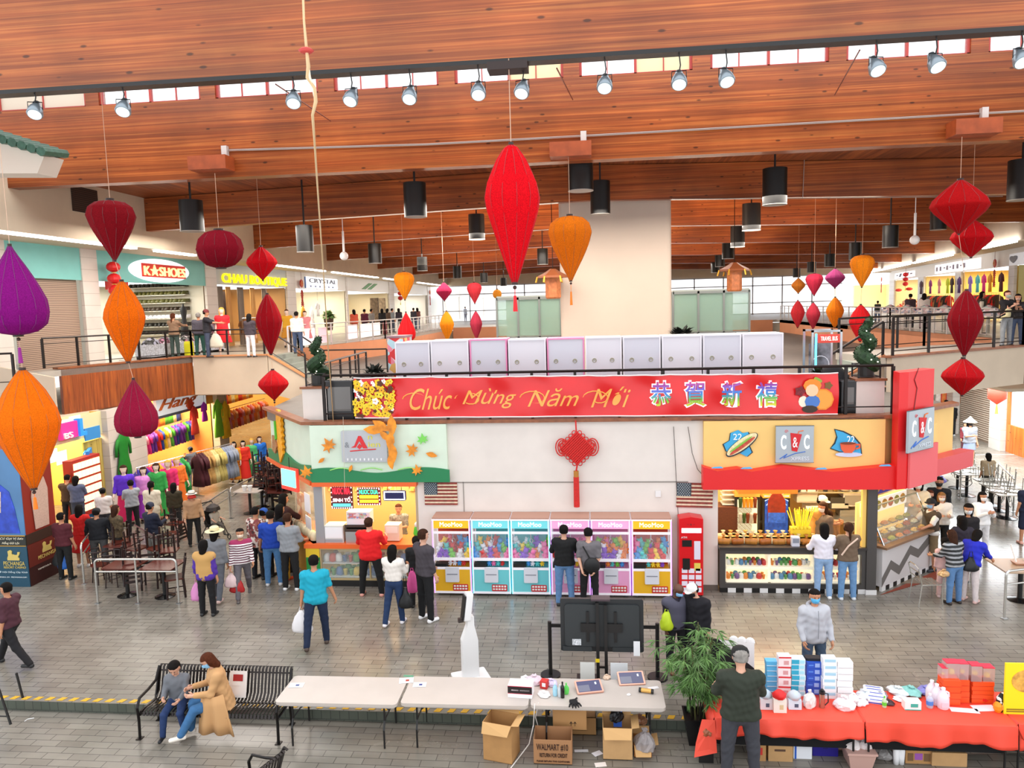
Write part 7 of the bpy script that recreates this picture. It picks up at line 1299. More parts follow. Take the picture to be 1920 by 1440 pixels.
def paper(px,py,w_,h,label,c='#f2eff4',rz=.1,ink=None,z=TZ):
    p=G(px,py,z);o=thing('paper_sheet',label,'paper',(p.x,p.y,z+.002),rz);MB().box(-w_/2,w_/2,-h/2,h/2,0,.002).build('sheet',M(c),o)
    if ink:MB().box(-w_*.05,w_*.2,-h*.2,h*.15,.0021,.003).build('ink_mark',M(ink),o)
    return o
paper(556,1285,.22,.14,'white paper taped to the empty folding table',ink='#445588');paper(787,1284,.2,.14,'white paper taped to the middle folding table',ink='#334488');paper(762,1276,.22,.17,'printed leaflet lying where the first two tables meet',ink='#b04a3a',rz=.2);paper(766,1268,.16,.06,'small green leaflet beside the printed one','#5f9a7a',rz=-.1)
def pbox(px0,px1,yt,yb,z0,dep,name,label,cat,m,parts=(),group=None,rz=0,dy=0,bev=.004):
    """upright box whose front bottom edge lies on pixels px0..px1, yb at height z0"""
    a,c=G(px0,yb,z0),G(px1,yb,z0);yy=(a.y+c.y)/2+dy;w_=(c.x-a.x);mid=AY((px0+px1)/2,yt,yy);h=max(.01,mid.z-z0);t=thing(name,label,cat,(a.x+w_/2,yy,z0+.001),rz,group)
    MB().rbox(-w_/2,w_/2,0,dep,0,h,min(bev,h*.3),axis='Y',n=2).build('carton',m,t)
    for nm_,x0,x1,z0_,z1_,mm in parts:MB().box(-w_/2+w_*x0,-w_/2+w_*x1,-.003,-.0005,h*z0_,h*z1_).build(nm_,mm,t)
    return t,w_,h
t,w_,h=pbox(952,998,1287,1309,TZ,.22,'product_box','red and white boxed set standing on the middle folding table','box',M('#f2eef0'),(('dark_band',0,1,.38,.95,M('#1c0f12')),('red_strip',0,1,.95,1.0,M('#c8204a')),('red_strip',0,1,.34,.38,M('#d8304a')),('white_text',.15,.45,.6,.7,M('#f0e0e0')),('white_text',.5,.9,.6,.7,M('#f0e0e0'))),rz=R(-4))
pbox(1012,1026,1278,1292,TZ,.1,'product_box','small red box with white round mark by the bags','box',M('#c8302c'),(('round_mark',.3,.8,.3,.8,WHT),),rz=R(-15))
def lump(px,py,r,hz,label,c,z=TZ,name='plastic_bag',cat='bag',emit=0,ey=.8,alpha=1):
    p=G(px,py,z);b=MB().lathe([(r*.75,0),(r*.95,hz*.12),(r,hz*.3),(r*.92,hz*.5),(r*.7,hz*.68),(r*.38,hz*.82),(r*.14,hz*.88),(r*.2,hz*.94),(r*.34,hz*1.04)],n=18,lobes=7,amp=.22,ey=ey,ph=px);o=crumple(b,min(r,hz)*.11).build(name,M(c,.35,bump=.3,alpha=alpha,emit=emit));o.location=(p.x,p.y,z+.001);o.rotation_euler=(0,0,px);tag(o,label,cat);return o
lump(1002,1280,.12,.12,'pinkish clear bag heap behind the boxed set','#dcc8d2');lump(985,1276,.09,.07,'small white bundle behind the boxed set','#efe9ec');lump(1033,1283,.1,.08,'lilac clear bag beside the small red box','#d2c6e0');lump(1020,1303,.1,.05,'white plug strip heap on the crowded table','#ece6e4',name='cable_heap',cat='cables');lump(1062,1301,.035,.16,'bottle cap green soft thing beside the gloves','#62d05a',name='green_sponge',cat='sponge')
def bottle(px,py,z,r,h,label,c,cap,sh=None,cat='bottle',name='bottle',alpha=1):
    p=G(px,py,z);t=thing(name,label,cat,(p.x,p.y,z+.001));MB().lathe([(r*.9,0),(r,.01),(r,h*.62),(r*.75,h*.74),(r*.35,h*.84),(r*.35,h*.88)],n=16).build('bottle_body',M(c,.15,alpha=alpha),t,smooth='auto');MB().cyl((0,0,h*.88),r*.42,h*.12,12).build('cap',M(cap),t)
    if sh:MB().lathe([(r*1.02,h*.2),(r*1.02,h*.5)],n=16).build('bottle_label',M(sh),t)
    return t
bottle(1041,1304,TZ,.035,.2,'pale blue spray bottle on the crowded table','#a8dcf0','#dfe9ee',alpha=.8);bottle(1050,1306,TZ,.033,.18,'clear bottle beside the pale blue spray bottle','#d8e4ea','#cfd6da',alpha=.6);bottle(1055,1308,TZ,.03,.24,'slim black bottle next to the gloves','#1a1416','#0c0c0d')
o=thing('work_gloves','pair of black gloves hanging over the crowded table edge','gloves',tuple(G(1076,1318,TZ)+Vector((0,0,.004))),R(20));MB().rbox(-.06,.05,-.04,.05,0,.03,.02).build('palm',M('#121014',.9),o)
for k,a in enumerate((-.9,-.5,-.15,.2,.6,2.4)):MB().tube([(0,0,.015),(.1*math.sin(a),-.1*math.cos(a),.02),(.13*math.sin(a),-.15*math.cos(a),.0)],[.02,.013,.009],6).build('finger',M('#121014',.9),o)
def tablet(px,py,rz,label,w_=.4,h=.25,tilt=18):
    p=G(px,py,TZ);t=thing('tablet_screen',label,'tablet',(p.x,p.y,TZ+.012),rz);t.rotation_euler=(R(tilt),0,rz);MB().rbox(-w_/2,w_/2,-h/2,h/2,.03,.055,.015).build('frame',M('#d9a08c',.3,.4),t);MB().box(-w_/2+.025,w_/2-.025,-h/2+.022,h/2-.022,.0551,.057).build('screen',M('#3a3a5c',.08,emit=.25),t);MB().box(w_*.24,w_*.3,h*.1,h*.26,.0571,.058).build('icon',M('#e6eef8',emit=.6),t);MB().box(-w_/2+.03,w_*.0,-h/2+.03,h*.1,.0571,.0575).build('reflection_patch',M('#6a6a7c',.1),t);MB().box(-.08,.08,h*.3,h*.36,-.03,.03).build('stand',BLK,t);return t
tablet(1104,1293,R(14),'rose gold framed tablet with lit icon beside the gloves');tablet(1183,1277,R(8),'second rose gold framed tablet nearer the bamboo',tilt=22)
o=thing('drink_can','golden can with black ends lying near the second tablet','can',tuple(G(1212,1299,TZ)+Vector((0,0,.034))),R(-12));b=MB();b.T=Matrix.Rotation(R(90),4,'Y');b.cyl((0,0,-.08),.032,.16,14);b.build('can_body',M('#d8a85a',.3,.5),o);
for s in(-1,1):b=MB();b.T=Matrix.Rotation(R(90),4,'Y');b.cyl((0,0,-.02+s*.09),.034,.035,14);b.build('end_cap',BLK,o)
paper(1225,1290,.16,.07,'crumpled white cloth beside the golden can','#f2eeee',.3);lump(1179,1303,.03,.02,'tiny crumpled white tissue on the crowded table','#f0ecec',name='tissue',cat='tissue');lump(1138,1272,.06,.06,'coil of beige cable behind the tablets','#d8bca4',name='cable_coil',cat='cable')
o=tag(MB().tube([G(1003,1320,TZ)+Vector((0,-.03,.02)),G(1002,1330,TZ-.05),G(1000,1360,.2),G(992,1395,.0),G(975,1420,LO)+Vector((0,0,.02)),G(955,1445,LO)+Vector((0,0,.01))],.008,5).build('power_cable',M('#ece6e0')),'white cord running down from the crowded table past the cardboard boxes','cord')
o=tag(MB().tube([G(1010,1318,TZ)+Vector((0,-.02,.01)),G(1004,1345,.3),G(1010,1365,.1),G(1030,1372,.05)],.007,5).build('power_cable',M('#ece6e0')),'short looping white cord in front of the table legs','cord')
# ---- cardboard under the tables
def carton(px0,px1,yt,yb,dep,label,rz=0,ff=1,open_=True,m=CARD,dy=0,extra=None,z0=LO):
    a,c=G(px0,yb,z0),G(px1,yb,z0);w_=c.x-a.x;yy=a.y+dy;mid=AY((px0+px1)/2,yt,yy);h=mid.z-z0;t=thing('cardboard_box',label,'box',(a.x+w_/2,yy,z0+.001),rz);g=.008;b=MB()
    b.box(-w_/2,w_/2,0,g,0,h).box(-w_/2,w_/2,dep-g,dep,0,h).box(-w_/2,-w_/2+g,g,dep-g,0,h).box(w_/2-g,w_/2,g,dep-g,0,h).box(-w_/2,w_/2,0,dep,0,g)
    if not open_:b.box(-w_/2,w_/2,0,dep,h-g,h)
    b.build('carton_body',m,t)
    if open_:
        if ff:MB().add([(-w_/2,0,h),(w_/2,0,h),(w_/2-.02,-.12,h-.1),(-w_/2+.02,-.1,h-.12)],[(0,1,2,3)]).build('front_flap',M('#c79c66',.8),t);MB().add([(w_/2,0,h),(w_/2,dep,h),(w_/2+.1,dep,h+.02),(w_/2+.1,.03,h+.0)],[(0,1,2,3)]).build('side_flap',M('#c79c66',.8),t);MB().add([(-w_/2,dep,h),(w_/2,dep,h),(w_/2,dep+.04,h+.1),(-w_/2,dep+.04,h+.1)],[(0,1,2,3)]).build('back_flap',M('#c79c66',.8),t)
    else:MB().box(-.02,.02,-.002,dep+.002,h-.02,h+.001).build('tape',M('#d9b98a',.3),t)
    return t,w_,h
carton(905,962,1358,1428,.34,'empty open cardboard box, apart from the others, below the middle table',R(-14),dy=.0)
t,w_,h=carton(1001,1073,1388,1432,.36,'open cardboard box with big dark return lettering on its front',0,0,m=M('#a97a52',.8));o=text('WALMART #10',(-w_*.42,w_*.4,h*.56,h*.84),M('#3a2018'),t,y=-.001);text('RETURN FOR CREDIT',(-w_*.34,w_*.38,h*.3,h*.46),M('#3a2018'),t,y=-.001);text('PLEASE RETURN THIS CONTAINER',(-w_*.42,w_*.44,h*.1,h*.16),M('#4a2c20'),t,y=-.001)
carton(1060,1118,1345,1395,.3,'larger cardboard box under the crowded table carrying another box',0,0,False,M('#b88c58'),dy=.25);t,w_,h=carton(1037,1100,1328,1368,.28,'closed cardboard box with small arrows on top of the larger one',0,0,False,M('#bd8e5a'),dy=-.0,z0=.06);text('↑↑',(0,w_*.2,h*.2,h*.4),M('#3a2a20'),t,y=-.001)
t,w_,h=carton(1131,1186,1366,1424,.36,'tall open cardboard box holding a black cloth and a blue folder',0,m=CARD2);lump(1157,1356,.1,.2,'black cloth bundle sticking out of the tall open box','#0f0f12',z=.28,name='cloth_bundle',cat='cloth').location.y=10.35;o=MB().box(-.06,.06,-.01,.01,0,.25).build('blue_folder',M('#3a6ad0'));o.location=(.30,10.35,.18);tag(o,'blue folder standing in the tall open cardboard box','folder')
t,w_,h=carton(1189,1222,1398,1420,.3,'small carton with orange print holding a clear bag of utensils',0,m=M('#b5763a'));lump(1206,1385,.13,.3,'clear bag of plastic utensils in the small orange printed carton','#a8a0a0',z=LO+.1,alpha=.75).location.y=10.2;lump(1200,1360,.1,.12,'brown bag under the corner of the crowded table','#9a6a4c',z=.1).location.y=10.6
paper(1120,1413,.14,.1,'crumpled white paper on the floor by the boxes',rz=.6,z=LO);paper(1126,1434,.16,.1,'second scrap of paper nearer the bottom edge','#efe4dc',rz=.2,z=LO);paper(1090,1408,.2,.06,'clear packing strip with label beside the large box','#d8d8dc',.1,z=LO)
o=tag(MB().tube([G(46,1353,LO)+Vector((0,0,.006)),G(52,1349,LO)+Vector((0,0,.006)),G(64,1347,LO)+Vector((0,0,.006))],.006,4).build('bent_straw',M('#efefef')),'bent white straw on the lower floor near the left steel rail'.replace('left ',''),'straw')
# ---- TV on a wheeled stand
t=thing('tv_screen','large black TV seen from behind on a black stand behind the crowded table','TV',(.10,11.6,0));a,c=AY(1050,1120,11.6),AY(1207,1222,11.6);zt,zb_=AY(1130,1122,11.6).z,AY(1130,1220,11.6).z;x0,x1=a.x-.1,c.x-.1
TVM=M('#26282a',.4);b=MB();b.rbox(x0,x1,-.03,.03,zb_,zt,.03,axis='Y');b.build('bezel',TVM,t);b=MB();b.rbox(x0+.07,x1-.07,-.07,-.031,zb_+.1,zt-.08,.05,axis='Y').rbox(x0+.03,x0+.5,-.06,-.031,zb_+.01,zb_+.09,.01,axis='Y').rbox(x1-.5,x1-.03,-.06,-.031,zb_+.01,zb_+.09,.01,axis='Y');b.build('rear_shell',M('#2e3234',.45),t);MB().box(x0+.02,x1-.02,.031,.034,zb_+.03,zt-.03).build('screen',M('#0c0c10',.1),t)
b=MB()
for x in(-.22,.22):b.box(x-.02,x+.02,-.1,-.071,(zt+zb_)/2-.25,(zt+zb_)/2+.25)
b.box(-.33,-.06,-.11,-.08,(zt+zb_)/2-.08,(zt+zb_)/2+.06).box(.06,.33,-.11,-.08,(zt+zb_)/2-.08,(zt+zb_)/2+.06);b.build('wall_bracket',BLK,t);MB().box(-.09,-.04,-.16,-.11,.03,zt-.02).box(.04,.09,-.16,-.11,.03,zt-.05).box(-.04,.04,-.15,-.12,.5,.53).build('stand_pole',BLK,t);MB().box(-.5,.5,-.4,.2,.0,.05).build('stand_base',BLK,t)
for x in(-.25,.27):MB().box(x-.16,x+.16,-.3,.1,.05,.28).build('equipment_box',BLK,t)
MB().box(-.35,-.12,-.2,-.19,.22,.62).build('label_sheet',M('#e6e6e0'),t);MB().box(-.35,-.2,-.205,-.201,.22,.3).build('orange_patch',M('#c87a2a'),t);MB().box(.13,.4,-.2,-.19,.22,.62).build('label_sheet',M('#eef0f2'),t);MB().box(.13,.4,-.205,-.201,.22,.28).build('green_patch',M('#5ac83a'),t);MB().box(-.105,-.04,-.165,-.161,zb_-.12,zb_-.06).build('yellow_tag',M('#e8c81c'),t);b=MB();b.box(.5,.6,-.12,-.11,zb_-.02,zb_+.22);b.build('tag_card',M('#f0f0f2'),t);MB().box(-.16,.14,-.12,.06,zt+.001,zt+.03).build('top_box',M('#4a3a40'),t)
MB().box(-.47,-.33,-.075,-.071,zb_+.12,zb_+.22).build('spec_sticker',M('#c9ccd0',noise=.5,scale=60),t)
t=thing('queue_barrier','black belt barrier with two posts behind the TV','barrier',(-.77,12.15,0));
for x in(0,1.80):MB().cyl((x,0,.03),.033,.93,12).cyl((x,0,.0),.17,.03,18).build('post',BLK,t)
MB().box(.03,1.77,-.005,.005,.86,.92).build('belt',BLK,t)
# ---- white thermometer stand
t=thing('kiosk_stand','slim white floor stand with a tilted black screen behind the middle table','stand',(-2.12,12.0,0),R(25));MB().rbox(-.3,.3,-.25,.25,0,.03,.03).build('base_plate',WHT,t);MB().plate([(-.15,.03),(.13,.03),(.13,.68),(.07,.95),(.07,1.1),(-.05,1.1),(-.05,.95),(-.15,.7)],-.06,.06).build('column_body',WHT,t);b=MB();b.T=Matrix.Translation((-.03,-.02,1.28))@Matrix.Rotation(R(8),4,'Y');b.rbox(-.05,.06,-.08,.09,-.24,.24,.03,axis='X');b.build('screen_back',WHT,t);b=MB();b.T=Matrix.Translation((-.09,-.02,1.28))@Matrix.Rotation(R(8),4,'Y');b.box(-.02,.0,-.07,.08,-.21,.2);b.build('screen',BLK,t);MB().box(-.2,-.1,-.06,.0,1.03,1.1).build('sensor',M('#3a302c'),t)
# ---- bamboo in a square black pot
t=thing('bamboo_plant','tall bushy bamboo in a tapered black pot beside the tables','plant',(1.48,10.64,LO));P=[(-.2,-.2),(.2,-.2),(.2,.2),(-.2,.2)];b=MB();b.add([(x*.72,y*.72,0)for x,y in P]+[(x*1.05,y*1.05,.42)for x,y in P]+[(x*.9,y*.9,.42)for x,y in P]+[(x*.9,y*.9,.36)for x,y in P],[(3,2,1,0)]+[(i,(i+1)%4,4+(i+1)%4,4+i)for i in range(4)]+[(4+i,4+(i+1)%4,8+(i+1)%4,8+i)for i in range(4)]+[(8+i,8+(i+1)%4,12+(i+1)%4,12+i)for i in range(4)]+[(12,13,14,15)]);b.build('pot',M('#131214',.3),t)
random.seed(5);lf=MB()
for k in range(9):
    a=k*.7;bx,by=.09*math.cos(a),.09*math.sin(a);tx,ty=bx+.12*math.cos(a),by+.12*math.sin(a);hh=random.uniform(1.35,1.75);MB().tube([(bx,by,.36),((bx+tx)/2,(by+ty)/2,hh*.6),(tx,ty,hh)],[.014,.012,.007],6).build('cane',M('#2a2a1c' if k%2 else '#5a5a34',.4),t)
    for j in range(22):
        q=random.uniform(.32,1.0);zz=.36+(hh-.36)*q;f=Vector((bx+(tx-bx)*q,by+(ty-by)*q,zz));ba=random.random()*6.28;br=random.uniform(.1,.36)*(1.25 if q>.65 else.8);e=f+Vector((math.cos(ba)*br,math.sin(ba)*br,.06*random.random()))
        lf.tube([f,(f+e)/2+Vector((0,0,.04)),e],.003,3)
        for m_ in range(9):
            la=ba+random.uniform(-1.3,1.3);ll=random.uniform(.12,.22);d=Vector((math.cos(la),math.sin(la),random.uniform(-.9,.1))).normalized();sd_=Vector((-math.sin(la),math.cos(la),0))*.013;lf.add([e,e+d*ll*.4-sd_,e+d*ll+Vector((0,0,-.02)),e+d*ll*.4+sd_],[(0,1,2,3)])
lf.build('foliage',M('#567a3c',.55,noise=.5,scale=7),t)
p=G(1345,1290,0);t=thing('poster_board','black board with white bubbles and small print leaning between the bamboo and the cap wearer','board',(1.75,11.1,0),R(-12));b=MB();b.T=Matrix.Rotation(R(-10),4,'X');b.box(-.05,.62,0,.03,.02,1.12);b.build('board',M('#0e0e12'),t);b=MB();b.T=Matrix.Rotation(R(-10),4,'X');b.plate([(-.05,.2),(.3,.0),(.62,.2),(.62,.55)],-.004,-.001).plate([(.62,.75),(.62,1.12),(.1,1.12)],-.004,-.001);b.build('white_shape',WHT,t)
for k in range(3):b=MB();b.T=Matrix.Rotation(R(-10),4,'X');b.ball((.32+.12*k,.015,1.13),.07,10,ey=.3);b.build('bubble',WHT,t)
o=text('100pcs bo',(.0,.45,.58,.68),M('#f4f4f4'),t,y=-.002);o.rotation_euler=(R(-10),0,0)
# ---- red covered tables
def cloth(x0,x1,y0,y1,zt,drop,label,seed,side_drop=.2):
    nx_,sg=60,[];random.seed(seed);vs=[];fs=[]
    prof=[(y1,zt),((y0+y1)/2,zt),(y0+.02,zt),(y0-.01,zt-.015)]+[(y0-.02,zt-.03-drop*k/6)for k in range(1,7)]
    for i in range(nx_+1):
        x=x0+(x1-x0)*i/nx_
        for j,(y,z)in enumerate(prof):
            q=max(0,j-3)/6;wv=math.sin(i*.55+seed)*.02+math.sin(i*.23+seed*2)*.03;dz=q*(.03*math.sin(i*.17+seed)+.006*math.sin(i*.9));vs.append((x+q*.01*math.sin(i),y-q*(.03+wv),z-dz))
    k=len(prof);fs=[(i*k+j,i*k+j+1,(i+1)*k+j+1,(i+1)*k+j)for i in range(nx_)for j in range(k-1)]
    b=MB().add(vs,fs)
    for xs,s in((x0,-1),(x1,1)):b.add([(xs,y1,zt),(xs,y0,zt),(xs+s*.08,y0-.03,zt-side_drop),(xs+s*.05,y1,zt-side_drop*.8)],[(0,1,2,3)])
    o=b.build('tablecloth',M('#ef4a34',.55,noise=.05,scale=2,bump=.08),smooth='auto');me=o.data;sm=o.modifiers.new('t','SOLIDIFY');sm.thickness=.004;tag(o,label,'tablecloth');return o
def rtable(x0,x1,y0,y1,label):
    t=thing('folding_table',label,'table',(x0,y0,LO));L=x1-x0;MB().box(.02,L-.02,.02,y1-y0-.02,.69,.725).build('table_top',M('#2a2a2c'),t);MB().box(.03,L-.03,.12,.13,.25,.689).build('black_panel',M('#0c0b0d',.9),t);MB().box(.03,L-.03,.5,.51,.02,.689).build('black_panel',M('#0c0b0d',.9),t)  # plain black upright panels below the tabletop
    for x in(.06,L-.06):
        for y in(.06,y1-y0-.06):MB().cyl((x,y,0),.015,.69,8).build('leg',BLK,t)
rtable(1.66,3.56,10.04,10.84,'folding table hidden under the first red cloth, mask boxes on it');rtable(3.64,5.52,10.04,10.84,'folding table hidden under the second red cloth, jugs on it');rtable(5.60,7.4,10.1,10.9,'folding table under red cloth at the picture edge with the yellow poster')
RT=LO+.735;cloth(1.62,3.60,10.02,10.84,RT,.22,'coral red cloth over the table of mask boxes',1);cloth(3.62,5.56,10.02,10.84,RT,.26,'coral red cloth over the table with the water jugs',4);cloth(5.60,7.4,10.08,10.9,RT,.3,'coral red cloth at the picture edge under the yellow poster',8)
o=tag(MB().add([(1.45,10.02,.52),(1.62,9.98,.54),(1.64,9.92,.1),(1.33,9.92,.02),(1.36,9.97,.2)],[(0,1,2,3,4)]).build('red_cloth_corner',M('#f0503a',.6),smooth=False),'red cloth corner flaring out beside the olive jacket','cloth');o.modifiers.new('t','SOLIDIFY').thickness=.01
RZ=RT+.001
def stack(px0,px1,yt,yb,n,dep,cat_lab,m,parts,dy=0,name='mask_box',cat='box',alt=None):
    a,c=G(px0,yb,RZ),G(px1,yb,RZ);yy=a.y+dy;w_=c.x-a.x;H=AY((px0+px1)/2,yt,yy).z-RZ;h=H/n
    for k in range(n):
        pos='lowest of' if k==0 else 'topmost of' if k==n-1 else('second of','third of','fourth of','fifth of','sixth of','seventh of')[k-1];t=thing(name,'%s, %s its stack on the red table'%(cat_lab,pos),cat,(a.x+w_/2+random.uniform(-.006,.006),yy,RZ+h*k+.001*k),random.uniform(-.04,.04));mm=m if not alt else(m,alt)[k%2];MB().rbox(-w_/2,w_/2,0,dep,0,h-.002,.004,axis='Y',n=1).build('carton',mm,t)
        for nm_,x0,x1,z0_,z1_,pm in parts:MB().box(-w_/2+w_*x0,-w_/2+w_*x1,-.003,-.0005,h*z0_,h*z1_).build(nm_,pm,t)
BLP=M('#4fb4e4',.4);random.seed(21)
stack(1437,1458,1241,1298,6,.12,'sky blue pack of masks',M('#57b6e6',.4),(('pale_line',.05,.95,.1,.25,M('#bfe4f4')),))
stack(1459,1482,1232,1305,4,.14,'white and red carton',M('#f4e6e6'),(('red_strip',0,1,.85,1,M('#d8323a')),('hand_print',.4,.8,.2,.6,M('#d8a0a0'))))
stack(1484,1509,1237,1305,7,.14,'teal and white glove box',M('#dff0f6'),(('teal_panel',.0,.55,.1,.9,M('#2fa8c8')),('oval_mark',.6,.95,.2,.8,M('#a8e0ee'))))
stack(1512,1541,1242,1302,5,.14,'dark blue glove box',M('#2a56c0',.4),(('hand_print',.5,.8,.2,.8,M('#9ab4e8')),('pale_strip',.1,.4,.4,.6,M('#5a8ae0'))))
stack(1543,1568,1236,1310,6,.14,'white and light blue tissue box',M('#f2f8fa'),(('snow_print',.1,.9,.5,.9,M('#a8d4e8')),))
stack(1570,1598,1242,1312,6,.14,'plain white pack',M('#f6f4f4'),(('grey_line',.05,.95,.05,.12,M('#c8ccd0')),))
o=tag(MB().rbox(-.11,.11,-.06,.06,0,.04,.03).build('black_pouch',M('#101016')),'black pouch lying on top of the dark blue glove boxes','pouch');o.location=(AY(1527,1240,10.7).x,10.78,AY(1527,1241,10.7).z)
def openbox(px0,px1,yt,yb,label,c,fill,fl_lab,face=None):
    t,w_,h=pbox(px0,px1,yt,yb,RZ,.13,'mask_box',label,'box',M(c),(('dark_print',.45,.75,.25,.6,M(face or '#4a5a70')),));o=MB().lathe([(w_*.42,0),(w_*.46,.05),(w_*.2,.1)],n=10,lobes=4,amp=.25).build('bagged_masks',M(fill,.5,bump=.3),smooth=True);o.location=(t.location.x,t.location.y+.065,RZ+h+.002);tag(o,fl_lab,'masks')
openbox(1426,1448,1311,1331,'open box of masks nearest the olive jacket'.replace('nearest','beside'),'#dfe6ea','#b8cbd6','grey blue masks rising from the box beside the olive jacket');openbox(1451,1475,1312,1337,'white box with a red bag stuffed in it','#f4efe2','#e01c1c','bright red bag stuffed in the white box','#d8c89a');openbox(1479,1503,1313,1331,'pale blue open box of masks next to the white bag','#cfe4f0','#c4ccd4','grey masks rising from the pale blue box')
lump(1518,1325,.085,.24,'tied translucent white bag beside the thermos','#ece6e2',z=RZ,alpha=.9);lump(1583,1328,.13,.17,'white plastic bag with pink print between the thermos and the cloth gap','#f0e8ea',z=RZ);lump(1600,1312,.07,.09,'small knotted white bag on the pink printed one','#f6f2f2',z=RZ+.1)
t=thing('thermos','steel thermos with black handle and lid on the first red table','thermos',tuple(G(1541,1326,RZ)));MB().cyl((0,0,0),.038,.2,18).build('flask',M('#b89a86',.2,.8),t,smooth='auto');MB().cyl((0,0,.2),.04,.04,16).ball((0,0,.25),.025,8).build('lid',BLK,t);MB().tube([(.035,0,.21),(.08,0,.2),(.085,0,.08),(.04,0,.03)],.008,6).build('handle',BLK,t)
for i,(px,py,r,hz,c,lb)in enumerate(((1622,1306,.12,.1,'#e6eef4','clear bag with pale blue packs, start of the second red table'),(1612,1320,.1,.1,'#efeff2','white folded pack with coral tape'),(1650,1306,.1,.08,'#8a8690','grey mesh bag behind the blue wipes'),(1683,1298,.14,.08,'#dce4e6','clear bag of teal packs at the table back'),(1708,1300,.13,.1,'#8ed0c8','clear bag of mint green masks'),(1735,1298,.12,.09,'#8f8fd8','clear bag of violet striped packs'),(1664,1318,.09,.05,'#3a1820','dark red folded cloth pack'),(1690,1312,.1,.04,'#e8dfe4','flat white pack under the dark red cloth'))):
    lump(px,py,r,hz,lb,c,z=RZ,alpha=.9 if 'clear' in lb else 1)
for k in range(4):
    p=G(1645,1316-5*k,RZ);t=thing('wipe_pack','blue and white wipe pack, %s in the fanned pile'%('front one','second one','third one','rear one')[k],'wipes',(p.x-.02*k,p.y,RZ+.015*k),R(-14));MB().rbox(-.13,.13,-.07,.07,0,.045,.03).build('pack',M('#eef0fa'),t);MB().box(-.12,.12,-.072,-.0705,.005,.02).box(-.1,.1,-.05,-.03,.0455,.047).box(-.1,.1,.02,.04,.0455,.047).build('blue_band',M('#2438b0'),t)
bottle(1658,1326,RZ,.03,.16,'small green capped sanitizer bottle before the wipe packs','#c8e8c0','#5ad03a','#5ad03a',alpha=.8)
t,w_,h=pbox(1697,1727,1316,1332,RZ,.12,'wipe_pack','white wipes box with teal lettering before the mint bag','wipes',M('#f2f6f4'),(('teal_print',.35,.8,.35,.75,M('#3ab0a0')),('teal_print',0,1,0,.1,M('#3ab0a0'))))
bottle(1743,1326,RZ,.045,.2,'clear water bottle with blue label beside the jugs','#dfe6f0','#e8eaf0','#4a88d8',alpha=.5)
for i,(px,py)in enumerate(((1750,1318),(1758,1324),(1769,1330))):
    p=G(px,py-2,RZ);t=thing('water_jug','translucent gallon jug of sanitizer, %s of the three'%('rear one','middle one','front one')[i],'jug',(p.x,p.y+.06-.02*i,RZ));MB().lathe([(.07,0),(.078,.02),(.078,.15),(.06,.2),(.025,.25),(.025,.27)],n=16).build('jug_body',M('#efe6ee',.3,alpha=.92),t,smooth='auto');MB().cyl((0,0,.265),.026,.025,12).build('cap',M('#f6f4fa'),t);MB().tube([(.03,0,.24),(.07,0,.22),(.075,0,.16)],.012,6).build('handle',M('#efe6ee'),t);MB().box(-.05,.05,-.081,-.078,.04,.11).build('jug_label',M('#e0d0dc'),t)
for i,(a,c,yt,yb,n)in enumerate(((1768,1800,1277,1322,4),(1801,1817,1276,1318,4),(1822,1862,1280,1318,5))):
    stack(a,c,yt,yb,n,.2,'orange red gift box %s'%('in front of the round mirror edge' if False else('behind the front jug','in the narrow pile','behind the red bag')[i]),M('#f0541e',.5),(('seam',0,1,.0,.06,M('#d8401a')),),name='gift_box')
for i,(a,c,yt,yb)in enumerate(((1764,1776,1252,1275),(1772,1798,1243,1275),(1797,1815,1244,1274),(1819,1840,1248,1276),(1841,1864,1252,1280))):
    yc_=G(a,1319,RZ).y+.06;p,q=AY(a,yb,yc_),AY(c,yt,yc_);t=thing('display_case','small clear gift case with gold ornament, %s on the orange boxes'%('first','second and widest','third','fourth with red lid','fifth')[i],'case',(p.x,yc_-.03,p.z));w_,h=q.x-p.x,q.z-p.z;MB().box(0,w_,0,.14,.0,h).build('clear_box',M('#e8c8c8',.1,alpha=.4),t);MB().box(.01,w_-.01,.01,.13,.001,.03).build('inner_base',M('#5a1c18'),t);MB().ball((w_/2,.06,h*.45),min(w_,h)*.28,8).build('ornament',M('#e8d06a',.4),t);MB().box(.0,w_,0,.14,h,h+.01).build('lid',M('#d8304a'),t)
paper(1808,1332,.36,.12,'long white form lying before the orange boxes',z=RZ,rz=-.1);paper(1845,1328,.3,.16,'white form with a red pencil on it',z=RZ,rz=.1);lump(1845,1312,.1,.14,'bright red net bag before the orange boxes','#e21c18',z=RZ);
t=thing('patterned_bag','black and white flowered bag with orange cloth beside the yellow poster','bag',tuple(G(1878,1333,RZ)),R(15));MB().lathe([(.05,0),(.09,.02),(.08,.2),(.03,.26)],n=12,ey=.6).build('bag_body',blobs('bagprint',['#14120f','#14120f','#f0ece6','#1c1a17'],22),t);MB().ball((-.07,-.01,.07),.06,8,ez=1.4).build('orange_cloth',M('#f0961c'),t)
